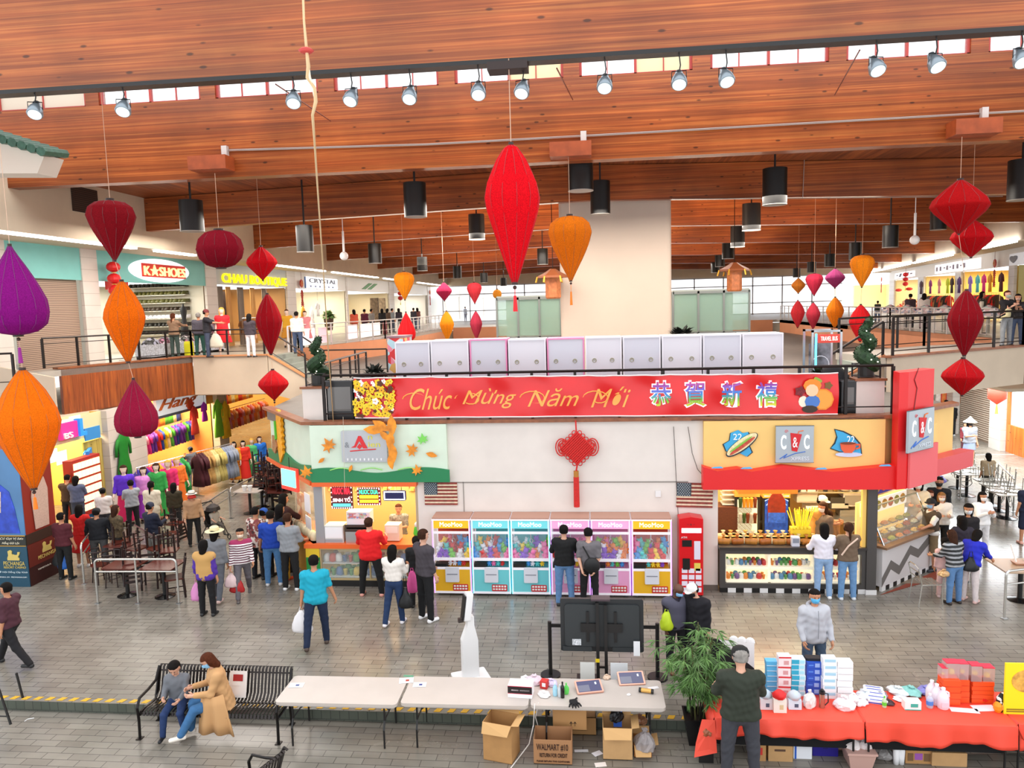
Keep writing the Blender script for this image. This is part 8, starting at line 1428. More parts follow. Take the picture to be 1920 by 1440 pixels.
t=thing('standing_poster','bright yellow poster with a gold bowl and pink starburst at the picture edge','poster',(AY(1883,1320,10.3).x,10.3,RZ));h=AY(1890,1244,10.3).z-RZ;MB().box(0,.62,0,.03,0,h).build('poster_board',M('#f6d81c',.5,emit=.1),t);MB().plate([(.28+.2*math.cos(a),h*.66+.16*math.sin(a))for a in[i*math.pi/12 for i in range(24)]],-.006,-.001).build('bowl_picture',M('#f0a84a',noise=.4,scale=14),t);MB().plate([(.38+(.12 if i%2 else.09)*math.cos(i*math.pi/16),h*.36+(.12 if i%2 else.09)*math.sin(i*math.pi/16))for i in range(32)],-.01,-.0065).build('starburst',M('#e04a7a'),t);MB().box(.03,.3,-.004,-.001,.03,.05).box(.03,.26,-.004,-.001,.06,.08).build('print_line',M('#8a7a1c'),t)
lump(1340,1324,.1,.16,'round brown net bag beside the olive jacket','#9a5a3a',z=.35).location=(1.52,10.05,.30)
o=MB().box(-.1,.1,0,.03,0,.52).build('bag_hook',BLK);o.location=(1.52,10.09,LO);tag(o,'black upright behind the brown net bag','upright')
z_=LO
pbox(1410,1436,1394,1427,z_,.25,'cardboard_box','small carton with a red diamond flame mark under the first red table','box',CARD,(('diamond_mark',.25,.75,.35,.75,M('#c8302a')),));pbox(1441,1486,1390,1428,z_,.3,'cardboard_box','brown carton with arrows under the first red table','box',CARD2,(('arrow_print',.25,.7,.5,.6,M('#5a4030')),));pbox(1488,1522,1390,1423,z_,.3,'product_box','white box with blue spine under the first red table','box',M('#eef0f6'),(('blue_spine',.06,.16,0,1,M('#2a62c8')),('print_block',.3,.8,.7,.78,M('#8a94b0'))))
t,w_,h=pbox(1524,1571,1395,1418,z_,.3,'storage_tote','dark blue plastic tote with lid under the first red table','tote',M('#2a1f8a',.3),(('latch',.4,.6,.6,1,M('#1c1470')),));MB().rbox(-w_/2-.015,w_/2+.015,-.015,.315,h,h+.025,.01,axis='Y').build('lid',M('#3428a0',.3),t)
t=thing('storage_bin','dusty pink plastic bin full of white bags between the two red tables','bin',tuple(G(1608,1430,z_)));MB().lathe([(.2,0),(.26,.22),(.28,.22),(.28,.25)],n=4,ph=math.pi/4).build('bin_body',M('#c8a094',.5),t);lump(1595,1400,.12,.16,'white bag in the pink bin, one half','#eae2e0',z=.06);lump(1622,1400,.11,.15,'second white bag in the pink bin','#e6dcda',z=.06)
for i,px in enumerate((1680,1690)):o=tag(MB().lathe([(.035,0),(.04,.1),(.045,.2),(.02,.26)],n=12).build('white_bottle',M('#f4f4f6'),smooth=True),'white tube standing under the second red table, %s'%('first' if i==0 else 'its twin'),'tube');o.location=G(px,1432,z_)
lump(1655,1418,.14,.16,'grey wrapped bundle under the second red table','#9a9694',z=z_);pbox(1698,1746,1408,1432,z_,.3,'cardboard_box','carton with dark print and purple stamp under the second red table','box',CARD,(('purple_stamp',.35,.65,.3,.8,M('#a05ab0')),('dark_print',.08,.3,.2,.8,M('#7a5a3a')),('dark_print',.7,.95,.2,.8,M('#7a5a3a'))));pbox(1748,1812,1412,1437,z_,.35,'cardboard_box','long low plain carton under the second red table','box',CARD2)
o=tag(MB().cyl((0,0,0),.02,.25,8).build('grey_post',M('#5a5a5e')),'short grey upright between the pink bin and the grey bundle','post');o.location=G(1638,1428,z_)
# ---- steel guard rails
def guard(p,q,h,label,mid=True,z=0):
    t=thing('guard_rail',label,'rail',(p.x,p.y,z),math.atan2(q.y-p.y,q.x-p.x));L=math.hypot(q.x-p.x,q.y-p.y);r=.1;arc=[(r-r*math.cos(a),h-r+r*math.sin(a))for a in[i*math.pi/10 for i in range(6)]]
    MB().tube([(0,0,.02)]+[(x,0,zz)for x,zz in arc]+[(L-x,0,zz)for x,zz in arc[::-1]]+[(L,0,.02)],.024,8).build('bent_tube',M('#c8c6c0',.25,.8),t);MB().tube([(0,0,h*.72),(L,0,h*.72)],.018,8).build('lower_tube',M('#c8c6c0',.25,.8),t)
    xs=[0,L]+([L/2]if mid else[])
    if mid:MB().tube([(L/2,0,.02),(L/2,0,h)],.022,8).build('middle_post',M('#c8c6c0',.25,.8),t)
    for x in xs:MB().box(x-.05,x+.05,-.05,.05,0,.012).build('foot_plate',STEEL,t)
guard(G(184,1131),G(336,1131),1.0,'steel guard rail before the stacked dark chairs');guard(G(158,1094),G(190,1040),.95,'steel guard rail at the side of the stacked dark chairs',False);guard(G(370,1020),G(432,972),.95,'steel rail half hidden behind the straw hat person',False);guard(G(435,972),G(500,935),.95,'steel rail beside the pale table with cups',False);guard(G(1883,1160),G(1960,1150),.95,'steel rail at the picture edge by the metal chair',False);guard(G(1762,905),G(1800,935),.95,'thin steel rail behind the red awning corner',False)
p=G(5,1300,LO);t=thing('leaning_frame','black metal frame cut by the picture edge beside the step','frame',(G(20,1358,LO).x,G(20,1358,LO).y,LO));MB().tube([(0,0,0),(-.17,.02,.62),(-.6,.02,.62)],.02,6).tube([(-.15,.5,.0),(-.25,.5,.6)],.02,6).tube([(-.03,.02,.12),(-.6,.02,.12)],.012,5).build('tube_frame',BLK,t)
# ---- wooden chairs and cafe tables
DW=M('#240e0b',.35,noise=.2,scale=10);CHN=[0]
def wchair(label):
    t=thing('wooden_chair',label,'chair');MB().rbox(-.2,.2,-.2,.2,.43,.46,.05).build('seat',M('#5a2418',.3),t)
    for x in(-.17,.17):MB().tube([(x,-.17,0),(x*.95,-.16,.43)],.023,6).build('leg',DW,t);MB().tube([(x,.2,0),(x,.17,.43),(x*1.05,.26,.92)],.024,6).build('leg',DW,t)
    for z in(.56,.65,.74,.84):MB().box(-.17,.17,.17+(z-.43)*.17,.185+(z-.43)*.17,z-.028,z+.03).build('back_slat',DW,t)
    for z in(.15,):MB().tube([(-.17,-.165,z),(-.17,.19,z)],.014,5).tube([(.17,-.165,z),(.17,.19,z)],.009,5).tube([(-.17,0,z),(.17,0,z)],.009,5).build('stretcher',DW,t)
    return t
def achair(label):
    t=thing('bentwood_chair',label,'chair');MB().cyl((0,0,.43),.2,.03,18).build('seat',M('#5a2418',.3),t)
    for a in(.7,2.4,3.9,5.5):MB().tube([(.2*math.cos(a),.2*math.sin(a),0),(.16*math.cos(a),.16*math.sin(a),.43)],.014,6).build('leg',DW,t)
    for z in(.66,.8):MB().tube([(.22*math.cos(a),.22*math.sin(a),z)for a in[-.5+i*.42 for i in range(11)]],.014,6).build('hoop',DW,t)
    MB().tube([(.13*math.cos(a),.13*math.sin(a),.2)for a in[i*math.pi/6 for i in range(12)]],.009,5,close=True).build('ring_stretcher',DW,t)
    for a in(-.4,.8,2.3,3.6):MB().tube([(.2*math.cos(a),.2*math.sin(a),.44),(.22*math.cos(a),.22*math.sin(a),.8)],.011,5).build('spindle',DW,t)
    return t
def ctable(p,label,w_=.34,d=.34,top='#5c2a22',h=.74,r=.22):
    t=thing('cafe_table',label,'table',(p.x,p.y,0));MB().rbox(-w_,w_,-d,d,h-.03,h,.04).build('table_top',M(top,.25),t);MB().cyl((0,0,.02),.045,h-.05,12).build('pedestal',BLK,t);MB().lathe([(r,0),(r,.012),(.06,.05)],n=24).build('base',M('#2a2a2c',.2,.7),t);return t
w1,a1=wchair('wooden slat chair upside down on the first dark table'),achair('bentwood armchair standing behind the side rail')
def place(proto,x,y,z,rz,label,flip=False,tilt=0):
    c=dup(proto,(x,y,z),rz,label);c.rotation_euler=(R(180)if flip else R(tilt),0,rz);return c
q=G(240,1116);T1=ctable(q,'dark red cafe table by the guard rail, first of the pair',.38,.34);q2=G(310,1118);ctable(q2,'dark red cafe table by the guard rail, nearer the tan vest',.38,.34);q3=G(205,1085);ctable(q3+Vector((.1,.5,0)),'dark cafe table behind the first two',.34,.34)
w1.location=(q.x+.1,q.y+.1,1.2);w1.rotation_euler=(R(180),0,R(30));a1.location=(G(190,1092).x,G(190,1092).y,0);a1.rotation_euler=(0,0,R(150))
CHL=[]
for i,(fx,fy,z,rz,fl,pr,lb)in enumerate(((215,1098,0,100,0,'a','bentwood armchair beside the first dark table'),(262,1085,.75,-20,1,'w','slat chair upside down, tallest in the middle of the pile'),(232,1070,.75,40,1,'w','slat chair upside down behind the camouflage top'),(285,1100,.0,200,0,'w','slat chair standing between the two dark tables'),(300,1085,.75,60,1,'w','slat chair upside down on the second dark table'),(322,1090,.75,15,1,'w','slat chair upside down at the end near the tan vest'),(330,1118,0,-60,0,'w','slat chair standing by the end of the guard rail'),(318,1062,0,120,0,'a','bentwood chair behind the end of the pile'),(205,1062,.0,30,0,'a','bentwood chair at the rear of the pile'),(322,1030,0,60,0,'a','bentwood chair by the olive brown top'),(330,1012,.46,80,1,'w','slat chair upside down by the straw hat person'))):
    p=G(fx,fy);place(w1 if pr=='w' else a1,p.x,p.y,(z+.46)if fl else z,R(rz),lb,bool(fl))
o=MB().rbox(-.35,.35,-.3,.3,0,.03,.03).build('loose_table_top',M('#5c2a22',.15));p=G(280,1075);o.location=(p.x,p.y,1.0);o.rotation_euler=(R(-25),R(38),R(20));tag(o,'shiny dark table top leaning tilted over the chair pile','table top')
p=G(470,962);ctable(p+Vector((0,0,0)),'pale grey table with white cups beside the pile of dark chairs',.42,.3,'#b8aea6');
for i in range(2):o=tag(MB().lathe([(.05,0),(.08,.16),(.085,.17)],n=14).build('white_cup',WHT),'white plastic tub on the pale table, %s'%('first' if i==0 else 'beside its twin'),'cup');o.location=(p.x-.1+.18*i,p.y-.1,.741)
for j,(fx,fy)in enumerate(((492,950),(512,955),(530,962),(505,930),(528,938))):ctable(G(fx,fy),'dark table under the chair pile near the juice kiosk, %s'%('beside the pale table','second along','third along','rear one','rear one by the kiosk corner')[j],.34,.34)
n_=0
for j,(fx,fy)in enumerate(((492,950),(512,955),(530,962),(505,930),(528,938))):
    b_=G(fx,fy)
    for k in range(4):
        place(w1,b_.x+random.uniform(-.28,.28),b_.y+random.uniform(-.28,.28),1.2+.13*k,R(random.choice([0,90,180,270])+random.uniform(-15,15)),'upside down slat chair, %s layer over the %s table near the juice kiosk'%(('lowest','second','third','top')[k],('first','second','third','rear','corner')[j]),True);n_+=1
p=G(405,1012);t=thing('stroller','black folding stroller with a child near the straw hat person','stroller',(p.x,p.y,0),R(60))
for x in(-.22,.22):
    for y in(-.3,.35):b=MB();b.T=Matrix.Translation((x,y,.09))@Matrix.Rotation(R(90),4,'Y');b.tube([(.075*math.cos(a),.075*math.sin(a),0)for a in[i*math.pi/6 for i in range(12)]],.014,5,close=True);b.build('wheel',BLK,t)
    MB().tube([(x,-.3,.1),(x,.1,.6),(x,.45,1.0)],.014,6).tube([(x,.35,.1),(x,.0,.5)],.014,6).build('frame_tube',BLK,t)
MB().tube([(-.22,.45,1.0),(.22,.45,1.0)],.018,6).build('handle',BLK,t);MB().rbox(-.2,.2,-.15,.2,.4,.46,.05).box(-.2,.2,.15,.2,.46,.85).build('fabric_seat',M('#2a2624'),t);MB().lathe([(.2,0),(.17,.1),(.05,.18)],(0,.05,.85),12).build('hood',M('#2a2220'),t)
person((p.x,p.y,0),R(60),.95,'small child in grey seated in the black stroller',top='#a8a29a',pants='#5a5650',skin='l',seat=.5,legs=((1.3,1.1,.15),(1.3,1.1,.15)),arms=((.6,.2,.8),(.6,.2,.8)),child=True,vox=.016)
def mchair(label):
    t=thing('metal_chair',label,'chair');ST=M('#c2c0b8',.25,.85)
    for s in(-1,1):
        MB().tube([(s*.2,-.22,0),(s*.19,-.2,.44),(s*.19,.2,.44)],.012,6).build('leg',ST,t);MB().tube([(s*.2,.26,0),(s*.19,.2,.44),(s*.2,.28,.78)],.012,6).build('leg',ST,t)
    MB().tube([(-.2,.28,.78),(-.1,.3,.84),(.1,.3,.84),(.2,.28,.78)],.012,6).build('back_tube',ST,t);b=MB()
    for k in range(5):b.box(-.19,.19,-.19+.08*k,-.13+.08*k,.445,.455)
    b.build('seat_slat',ST,t)
    for z in(.58,.7):MB().tube([(-.19,.24+(z-.5)*.1,z),(.19,.24+(z-.5)*.1,z)],.01,5).build('back_rail',ST,t)
    return t
mc=mchair('metal chair held by the person with bright blue sleeves');p=G(1735,1128);mc.location=(p.x,p.y-.05,0);mc.rotation_euler=(0,0,R(95))
pt=G(1902,1125);ctable(pt+Vector((.1,0,0)),'beige cafe table with a black edge beside the metal chair',.5,.42,'#c2a68c');t=thing('foil_tray','foil tray with a white stick on the beige cafe table','tray',(pt.x+.08,pt.y+.05,.742));MB().lathe([(.12,0),(.16,.05),(.17,.05)],n=4,ph=math.pi/4).build('tray_body',M('#d8a88c',.3,.5),t);MB().tube([(-.05,0,.04),(-.14,.05,.4)],.016,6).build('white_stick',M('#f6f2ec'),t)
TE=[(1812,929,'first'),(1795,915,'second'),(1762,900,'third'),(1888,971,'nearest the picture edge'.replace('nearest','next to')),(1873,957,'fourth'),(1860,947,'fifth')]
for j,(fx,fy,lb)in enumerate(TE):
    b_=G(fx,fy);ctable(b_,'pale topped cafe table among upturned metal chairs, %s'%('one before the conical hat walker','one behind it','one by the red awning corner','one at the picture edge','one behind the edge table','one by the tan shirted person')[j],.42,.36,'#cfc6b8',r=.26)
    for k in range(2):
        c=dup(mc,(b_.x-.2+.4*k,b_.y+.05,1.2),R((20,200)[k]+j*11),'upturned metal chair on the cafe table %s, %s'%(('before the conical hat walker','behind that table','by the red awning corner','at the picture edge','behind the edge table','by the tan shirted person')[j],'one side' if k==0 else 'other side'));c.rotation_euler=(R(180),0,c.rotation_euler.z)
guard(G(1900,960),G(1870,925),.95,'thin steel rail behind the upturned chairs at the picture edge',False)
lump(1765,905,.12,.2,'violet plastic bag hanging at the thin steel rail','#8f8ad8',z=.5)
# ---- big advertising box by the picture edge
t=thing('advertising_box','tall blue and red advertising box with gold lettering at the picture edge','box');bx0=-13.27;MB().box(bx0-2.4,bx0,15.8,16.8,.0,3.3).build('box_body',M('#8c2a1c',.5),t)
MB().box(bx0-2.4,bx0,15.78,15.799,1.25,3.3).build('blue_panel',M('#4a7aa8',.4,noise=.15,scale=1),t);MB().box(bx0-2.4,bx0,15.78,15.799,0,1.0).build('teal_panel',M('#1c4a60',.4),t);MB().box(bx0-2.4,bx0,15.77,15.799,1.0,1.25).build('dark_band',M('#2a2c28'),t);MB().box(bx0-2.4,bx0,15.765,15.769,1.235,1.255).box(bx0-2.4,bx0,15.765,15.769,.99,1.005).build('gold_line',GOLD,t)
MB().plate([(bx0-.9,1.3),(bx0-.12,1.3),(bx0-.2,1.9),(bx0-.3,2.3),(bx0-.55,2.5),(bx0-.95,2.4)],15.77,15.779).build('blue_dress_picture',M('#2a48b8',.5,noise=.35,scale=5),t);MB().plate([(bx0-.9,1.9),(bx0-.55,1.8),(bx0-.5,2.3),(bx0-.8,2.35)],15.76,15.769).build('embroidery_picture',M('#cfc0b0',noise=.5,scale=14),t)
G2=M('#d9c06a',.4);text('PECHANGA',(bx0-.62,bx0-.08,.52,.62),G2,t,y=15.778);text('RESORT CASINO',(bx0-.62,bx0-.06,.45,.5),G2,t,y=15.778);text('n Tết Cứ Gọi Vị Sơn',(bx0-.9,bx0-.05,1.14,1.22),M('#e6e0c8'),t,y=15.768,shear=.3);text('Hồng Gửi Lộc',(bx0-.6,bx0-.15,1.03,1.11),M('#e6e0c8'),t,y=15.768,shear=.3);text('au Ở Hội Đồng Cây Khôi',(bx0-.85,bx0-.03,.33,.39),M('#cfe0e6'),t,y=15.778);text('TEMECULA, CA · PECHANGA.COM',(bx0-.85,bx0-.06,.22,.25),M('#e6f0f4'),t,y=15.778)
lion=[(0,0),(.3,0),(.3,.05),(.27,.08),(.31,.14),(.33,.2),(.27,.2),(.26,.14),(.2,.13),(.12,.15),(.13,.22),(.08,.25),(.02,.22),(.03,.12),(.0,.06)]
MB().plate([(bx0-.5+x,.65+z)for x,z in lion],15.76,15.779).build('lion_emblem',G2,t)
MB().box(bx0,bx0+.01,15.8,16.8,0,.95).build('dark_side_panel',M('#3a1410'),t);MB().box(bx0,bx0+.012,15.8,16.8,1.0,1.25).build('side_band',M('#3a2418'),t);MB().box(bx0,bx0+.013,15.8,16.8,.45,.99).build('maroon_side_panel',M('#6a2418'),t)
FS=Frame((bx0+.014,15.8,0),(bx0+.014,16.8,0))
for s_,bxx,cc_ in(('PECHANGA',(.3,.9,.55,.64),G2),('TEMECULA, CA',(.25,.85,.3,.34),M('#e6d8c8'))):o=text(s_,bxx,cc_,t,y=0);FS.put(o)
o=MB().plate([(.45+x,.68+z)for x,z in lion],-.01,0).build('lion_emblem',G2,t);FS.put(o);o=MB().plate([(.3,1.3),(.75,1.3),(.8,2.2),(.7,2.5),(.35,2.5),(.25,2.1)],-.01,0).build('figure_picture',M('#c8a898',.6,noise=.1),t);FS.put(o)
lump(1769,1080,.1,.13,'fluffy tan toy with ears held near the child in pink','#c8a070',z=.62,name='plush_bag',cat='toy')
o=tag(MB().lathe([(.02,-.3),(.16,-.1),(.16,.1),(.02,.3)],n=4).build('red_ornament',M('#c8221c')),'small red diamond paper ornament before the card shop','ornament');o.location=AY(108,838,23.5);MB().lathe([(.03,-.5),(.02,0)],(0,0,-.3),6).build('tassel',M('#c8221c'),o);MB().tube([(0,0,.3),(0,0,1.3)],.006,4).build('cord',M('#8a1c18'),o)
# ================================================================ lanterns, downlights, spotlights, roof details
def lantern_profile(kind,w,h):
    r=w/2
    if kind=='diamond':P=[(.04,0),(.42,.19),(.84,.4),(1,.52),(.9,.64),(.52,.83),(.1,1)]
    elif kind=='spindle':P=[(.1,0),(.34,.12),(.64,.28),(.9,.44),(1,.55),(.92,.66),(.62,.82),(.28,.95),(.1,1)]
    elif kind=='balloon':P=[(.06,0),(.2,.1),(.55,.33),(.85,.55),(1,.74),(.9,.88),(.6,.965),(.15,1)]
    elif kind=='drop':P=[(.15,0),(.6,.03),(.9,.12),(1,.25),(.95,.4),(.7,.6),(.38,.8),(.12,.95),(.06,1)]
    elif kind=='oval':P=[(.2,0),(.6,.07),(.88,.25),(1,.5),(.88,.75),(.6,.93),(.2,1)]
    elif kind=='long':P=[(.1,0),(.3,.12),(.65,.34),(.93,.52),(1,.62),(.9,.73),(.55,.89),(.25,.98),(.08,1)]
    out=[]
    for(r0,z0),(r1,z1)in zip(P,P[1:]):
        for k in range(3):t=k/3;out.append((r*(r0+(r1-r0)*t),h*(z0+(z1-z0)*t)))
    out.append((r*P[-1][0],h));return out
_LM={};B2x=9.82
def silk(c):
    if c in _LM:return _LM[c]
    m,nt,b,tc=nodes_mat('silk_'+c.strip('#'),.85);b.inputs['Specular IOR Level'].default_value=.15;n=nt.nodes.new('ShaderNodeTexNoise');n.inputs['Scale'].default_value=60;nt.links.new(tc.outputs['Object'],n.inputs['Vector'])
    L=lin(c);r=ramp(nt,[(.35,'#000000'),(.65,'#000000')]);r.color_ramp.elements[0].color=tuple(x*.82 for x in L[:3])+(1,);r.color_ramp.elements[1].color=tuple(min(1,x*1.15)for x in L[:3])+(1,)
    nt.links.new(n.outputs['Fac'],r.inputs['Fac']);nt.links.new(r.outputs['Color'],b.inputs['Base Color'])
    tr=nt.nodes.new('ShaderNodeBsdfTranslucent');nt.links.new(r.outputs['Color'],tr.inputs['Color']);mx=nt.nodes.new('ShaderNodeMixShader');mx.inputs[0].default_value=.35
    nt.links.new(b.outputs[0],mx.inputs[1]);nt.links.new(tr.outputs[0],mx.inputs[2]);nt.links.new(mx.outputs[0],nt.nodes['Material Output'].inputs[0]);_LM[c]=m;return m
def lantern(px,yt,yb,w_px,Yl,kind,c,label,ztop=None,tassel=None,strtop=True,group=None):
    """px/yt/yb: centre column, top and bottom rows; Yl: distance of the lantern"""
    a=AY(px,yt,Yl);b_=AY(px+(yb-yt)*.012,yb,Yl);h=a.z-b_.z;w_=w_px*Yl/FPX
    t=thing('silk_lantern',label,'lantern',(a.x,Yl,b_.z),group=group)
    pr=lantern_profile(kind,w_,h);MB().lathe(pr,n=48,lobes=12,amp=-.045).build('silk_shade',silk(c),t,smooth=True)
    rb=MB()
    for k in range(12):
        q=2*math.pi*k/12+math.pi/12;rb.tube([((r)*1.0*math.cos(q),(r)*1.0*math.sin(q),z)for r,z in pr[::2]],w_*.004+.002,4)
    rb.build('rib',M('#'+''.join('%02x'%int(int(c.strip('#')[i:i+2],16)*.75)for i in(0,2,4)),.6),t)
    for z,r in((-.03,max(pr[0][0]*1.1,.03)),(h,max(pr[-1][0]*1.1,.03))):MB().cyl((0,0,z),r,.04,12).build('end_cap',M('#2a1510',.5),t)
    prev=ztop if ztop is not None and not isinstance(ztop,float)else None;ztop=None if prev is not None else ztop
    if prev is not None:MB().tube([(0,0,h+.02),Vector(prev.location)-Vector((a.x,Yl,b_.z))+Vector((0,0,.0))],.006,4).build('cord',M('#c9a48a'),t)
    if ztop and ztop<20 and(ztop in(9.9,9.8,9.6,9.4,9.3))and Yl>13 and ztop!=B2x:ztop=10.83+gz(a.x)
    if ztop:MB().tube([(0,0,h+.03),(0,0,ztop-b_.z)],.006,4).build('cord',M('#c9a48a'),t)
    if ztop and ztop<9:MB().cyl((0,0,ztop-b_.z-.05),.02,.12,8).build('hook',M('#c9a48a'),t)
    if tassel:
        MB().ball((0,0,-.07),.03,8).build('bead',M('#3a1c14'),t);MB().tube([(0,0,-.05),(0,0,-tassel*.5)],.006,4).lathe([(.035,-tassel),(.02,-tassel*.45)],n=8).build('tassel',M(c),t)
    return t
B2=9.82
L_958=lantern(958,272,530,103,10.95,'long','#e30a1c','huge elongated bright red silk lantern hanging at the middle of the hall',9.78,.42)
L_1068=lantern(1068,405,526,82,18.5,'balloon','#df7a12','orange balloon-shaped silk lantern in front of the white shaft',B2,.6)
L_206=lantern(206,376,488,90,13.5,'balloon','#8c0f1c','dark red balloon-shaped lantern, top of the string by the shoe shop',12.86)
struct('roof_beam',MB().box(L_206.location.x-.1,L_206.location.x+.1,11.35,18.9,12.84,13.1),WOODB)
L_228=lantern(228,528,678,77,13.5,'spindle','#ef7509','orange spindle lantern, middle one of the string by the shoe shop',L_206)
L_250=lantern(250,712,818,83,13.5,'drop','#a01a40','crimson drop-shaped lantern, lowest of the string by the shoe shop',L_228)
L_410=lantern(410,432,502,90,18.4,'oval','#8c0f24','dark crimson oval lantern hanging over the boutique',B2)
L_489=lantern(489,463,525,59,20.5,'diamond','#c80f1c','small red diamond lantern over the boutique sign',9.8)
L_501=lantern(501,552,664,50,20.5,'spindle','#a30f1c','dark red spindle lantern before the boutique window',L_489)
L_511=lantern(511,694,750,59,20.5,'diamond','#cf1c24','small red diamond lantern before the stair wall',L_501,.9)
L_18=lantern(18,462,628,118,11.0,'drop','#8f1280','big purple drop-shaped lantern at the picture edge by the shutter',9.9,.45)
L_42=lantern(42,694,915,120,11.0,'spindle','#f57a0a','big bright orange lantern in front of the blue poster box',L_18,.35)
L_757=lantern(757,510,562,39,27,'balloon','#f09a1e','far orange balloon lantern, top of the first small string',9.4);L_761=lantern(761,586,640,34,27,'drop','#e8252c','far bright red drop lantern under the orange balloon one',L_757)
L_832=lantern(832,530,564,30,31,'diamond','#b8305a','far crimson diamond lantern before the white shops',9.4);L_837=lantern(837,584,638,27,31,'spindle','#f09a1e','far orange spindle lantern under the crimson diamond',L_832)
L_889=lantern(889,530,569,28,34,'balloon','#d9404c','far red balloon lantern near the teal glass',9.4);L_892=lantern(892,584,636,23,34,'spindle','#c8405a','far rose spindle lantern near the teal glass',L_889)
L_932=lantern(932,543,560,17,38,'oval','#e8a83a','tiny yellow lantern just beyond the teal glass',9.3)
L_1497=lantern(1497,522,550,24,36,'diamond','#e8963a','far small orange diamond lantern against the bright windows',9.3);L_1496=lantern(1496,564,614,24,36,'spindle','#e2404a','far red spindle lantern against the bright windows',L_1497)
L_1527=lantern(1527,513,554,30,33,'balloon','#d83a5a','far pink-red balloon lantern against the bright windows',9.3);L_1525=lantern(1525,568,616,24,33,'spindle','#c83c50','far rose spindle lantern above the travel bus frame',L_1527)
L_1566=lantern(1566,504,540,34,30,'diamond','#a8407a','far mauve diamond lantern against the bright windows',9.3);L_1566=lantern(1566,558,614,30,30,'spindle','#f08c1e','far orange spindle lantern beside the travel bus frame',L_1566)
L_1617=lantern(1617,478,538,41,27,'balloon','#f0941e','orange balloon lantern under the east downlights',9.4);L_1614=lantern(1614,572,640,38,27,'spindle','#e0242c','bright red spindle lantern behind the walkway rail',L_1617)
L_1801=lantern(1801,338,438,95,18.4,'diamond','#b80f14','large red diamond lantern, top of the east string',B2)
L_1823=lantern(1823,412,482,68,20.0,'diamond','#c00f18','smaller red diamond lantern overlapping the top east one',9.6)
L_1812=lantern(1812,545,666,57,18.4,'spindle','#940f1c','dark red spindle lantern, middle of the east string',L_1801)
L_1806=lantern(1806,673,741,69,18.4,'diamond','#c8141c','red diamond lantern, lowest of the east string',L_1812)
for i,(px,py)in enumerate(((398,308),(1070,283),(1824,241))):
    p=AY(px,py,18.7);o=tag(MB().box(-.5,.5,-.3,.199,-.17,.17).build('wooden_block',M('#a04a22',.5,noise=.2,scale=4)),'wooden block on the second roof beam above the %s'%('crimson oval lantern','orange balloon lantern','large red diamond lantern')[i],'block');o.location=p
CYL=M('#100e0d',.4,.2)
dl=[(357,376,434,44,20.5),(777,343,407,42,20.5),(1088,306,358,46,19.8),(1125,340,402,36,24),(1453,316,384,42,22.5),(893,402,449,30,30),(570,423,473,32,24),(702,457,494,25,33),(791,482,508,19,40),(857,499,522,16,47),(907,512,530,14,54),(944,521,536,12,62),(1017,466,496,20,42),(1409,382,432,32,31),(1383,424,463,25,40),(1365,456,485,21,47),(1350,476,500,17,55),(1341,492,511,15,62),(1670,423,464,26,31),(1604,455,487,21,38),(1556,476,500,18,45),(1522,491,511,15,53),(1494,503,520,13,60),(1760,396,431,26,31),(1918,300,375,44,22)]
names=['beside the dark vent','over the far shops, before the third beam','under the middle wooden block','before the top of the white shaft','big one over the east mezzanine','behind the huge red lantern','beside the pale rope','third along the west side','fourth along the west side','fifth along the west side','sixth along the west side','last on the west side','just beside the white shaft, small','second of the diagonal row east of the shaft','third of the diagonal row east of the shaft','fourth of the diagonal row east of the shaft','fifth of the diagonal row east of the shaft','smallest of the diagonal row east of the shaft','grey one near the east dome camera','above the orange east lantern','second in the line over the bright windows','third in the line over the bright windows','farthest away over the bright windows'.replace('farthest away','last'),'half behind the large red diamond lantern','at the picture edge above the dress shops']
for(px,yt,yb,wpx,Yd),nm in zip(dl,names):
    a=AY(px,yt,Yd);b_=AY(px,yb,Yd);r=wpx*Yd/FPX/2;h=a.z-b_.z;t=thing('cylinder_downlight','black cylinder ceiling light, %s'%nm,'light',(a.x,Yd,b_.z),group='cylinder ceiling lights')
    MB().lathe([(r*.9,.02),(r,0),(r,h),(.03,h+.01)],n=24).build('housing',CYL,t,smooth='auto');MB().lathe([(r*1.015,-.008),(r*1.015,.008)],n=24).build('rim',M('#9a948e',.4),t);MB().cyl((0,0,.02),r*.8,.004,20).build('bulb',M('#fff1d8',emit=1.5),t)
    MB().tube([(0,0,h),(0,0,10.84+gz(a.x)-b_.z)],.03,6).build('stem',BLK,t)
t=thing('lighting_track','black track running the length of the first roof beam','track');MB().box(-23,19,10.98,11.2,9.74,9.799).build('rail',BLK,t)
o=MB().box(AY(915,140,11).x,AY(990,140,11).x,10.9,11.2,9.63,9.739).build('track_feed',M('#2c1c18'),t)
SPOT=M('#8d98a0',.3,.6)
sp=None
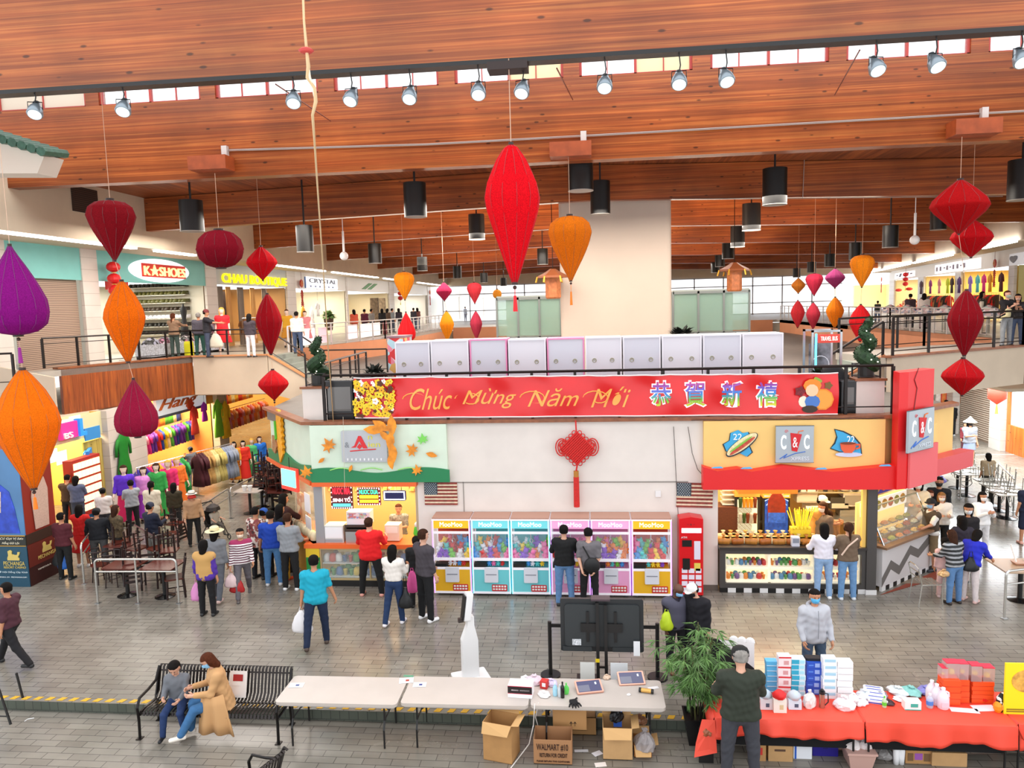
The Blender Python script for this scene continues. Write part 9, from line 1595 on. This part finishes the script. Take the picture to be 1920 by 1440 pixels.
for i,(px,py)in enumerate(((62,205),(228,200),(548,184),(657,180),(767,176),(896,168),(979,165),(1134,155),(1274,148),(1362,143),(1645,122),(1757,115),(1918,106))):
    p=AY(px,py,11.0);zz=p.z;t=thing('track_spotlight','grey track spotlight, %s along the first beam'%('first','second','third','fourth','fifth','sixth','seventh','eighth','ninth','tenth','eleventh','twelfth','thirteenth')[i],'spotlight',(p.x,11.05,zz),R((20,15,15,-10,0,5,-15,-5,-5,10,10,15,0)[i]),group='track spotlights')
    b=MB();b.T=Matrix.Rotation(R(-35),4,'X');b.lathe([(.105,-.1),(.115,-.08),(.1,.02),(.06,.1),(.05,.16),(.02,.17)],n=18);b.build('lamp_head',SPOT,t,smooth='auto')
    b=MB();b.T=Matrix.Rotation(R(-35),4,'X');b.cyl((0,0,-.105),.095,.01,18);b.build('lens',M('#cfdfe0',.2,emit=.5),t)
    MB().tube([(0,0,.1),(.02,0,.2),(0,0,9.75-zz)],.01,5).tube([(-.1,0,0),(-.1,0,.12),(.1,0,.12),(.1,0,0)],.008,4).build('yoke',BLK,t)
t=thing('conduit_pipe','pair of thin metal conduits with junction boxes along the second beam','conduit')
for dz in(0,.05):MB().tube([AY(a,bb+dz*40,18.85)for a,bb in((425,281),(800,270),(1095,254),(1500,231),(1925,207))],.014,5).build('pipe',M('#b8a8a0',.35,.7),t)
for a,bb in((422,283),(1094,256),(1845,212)):
    p=AY(a,bb,18.82);MB().box(p.x-.07,p.x+.07,18.75,18.89,p.z-.12,p.z+.12).build('junction_box',M('#d6d2ce',.4,.3),t)
t=thing('conduit_pipe','thin conduit running under the third beam east of the shaft','conduit');MB().tube([AY(a,bb,beamY[0]-.06)for a,bb in((1260,373),(1500,372),(1880,368))],.014,5).tube([AY(a,bb,beamY[0]-.06)for a,bb in((1505,372),(1508,300))],.014,5).build('pipe',M('#b8a8a0',.35,.7),t)
for i,(a,c)in enumerate((((517,158),(620,227)),((1044,128),(1074,187)),((1612,94),(1565,178)))):
    p,q=AY(*a,11.6),AY(*c,17.5);o=tag(MB().tube([p,q],.012,5).build('brace_rod',M('#7a3a30',.4,.5)),'thin diagonal brace rod between the beams, %s'%('beside the pale rope','above the huge red lantern','on the east side')[i],'rod')
t=thing('hanging_rope','long pale twisted rope hanging down the hall with a red disc','rope')
P=[ray(a,bb)*d_+cC for a,bb,d_ in((567,-40,4.2),(570,40,4.3),(575,95,4.35),(578,125,4.4),(576,145,4.45),(590,165,4.5),(592,190,4.55),(586,215,4.6),(590,270,5),(598,390,6.5),(607,520,9),(615,650,12.5),(625,790,15.9))]
rr=[.007,.007,.009,.012,.011,.01,.012,.009,.007,.007,.008,.009,.009];MB().tube(P,rr,7).build('rope_line',M('#d8b98c',.7,bump=.3,scale=80),t,smooth=True)
p=ray(574,95)*4.35+cC;MB().lathe([(.03,-.012),(.045,0),(.03,.012)],p,16).build('red_disc',M('#c8453f'),t,smooth=True);MB().tube([P[3],P[4]+Vector((.015,0,0)),P[5]-Vector((.01,0,0)),P[6]],.008,6).build('knot',M('#efe2cc'),t)
MB().tube([(P[-1].x,15.88,P[-1].z),(P[-1].x+.05,15.6,2.4)],.004,4).build('rope_tail',M('#cbbfa8'),t)
o=tag(MB().box(-.03,.03,0,1.15,0,.75).build('wall_vent',stripes('vent',[(0,'#2a1a14'),(.5,'#4a3226')],.06,'Z')),'dark square grille high on the cream wall','vent');p=AX(137,395,-15.38);o.location=(-15.37,p.y,p.z)
t=thing('roof_eave','white eave corner with green roof tiles poking in beside the beams','eave');Ye=13
Q=[AY(a,bb,Ye)for a,bb in((-60,325),(70,325),(84,290),(-60,245))]
MB().plate([(q.x,q.z)for q in Q],Ye,Ye+.5).build('soffit',M('#d9cdbd'),t)
for k in range(9):
    a=AY(-60+18*k,243+5.6*k,Ye-.05);MB().tube([(a.x,Ye-.15,a.z+.02),(a.x-.08,Ye+.6,a.z+.12)],.085,7).build('roof_tile',M('#2e5a45',.4,noise=.3,scale=12),t)
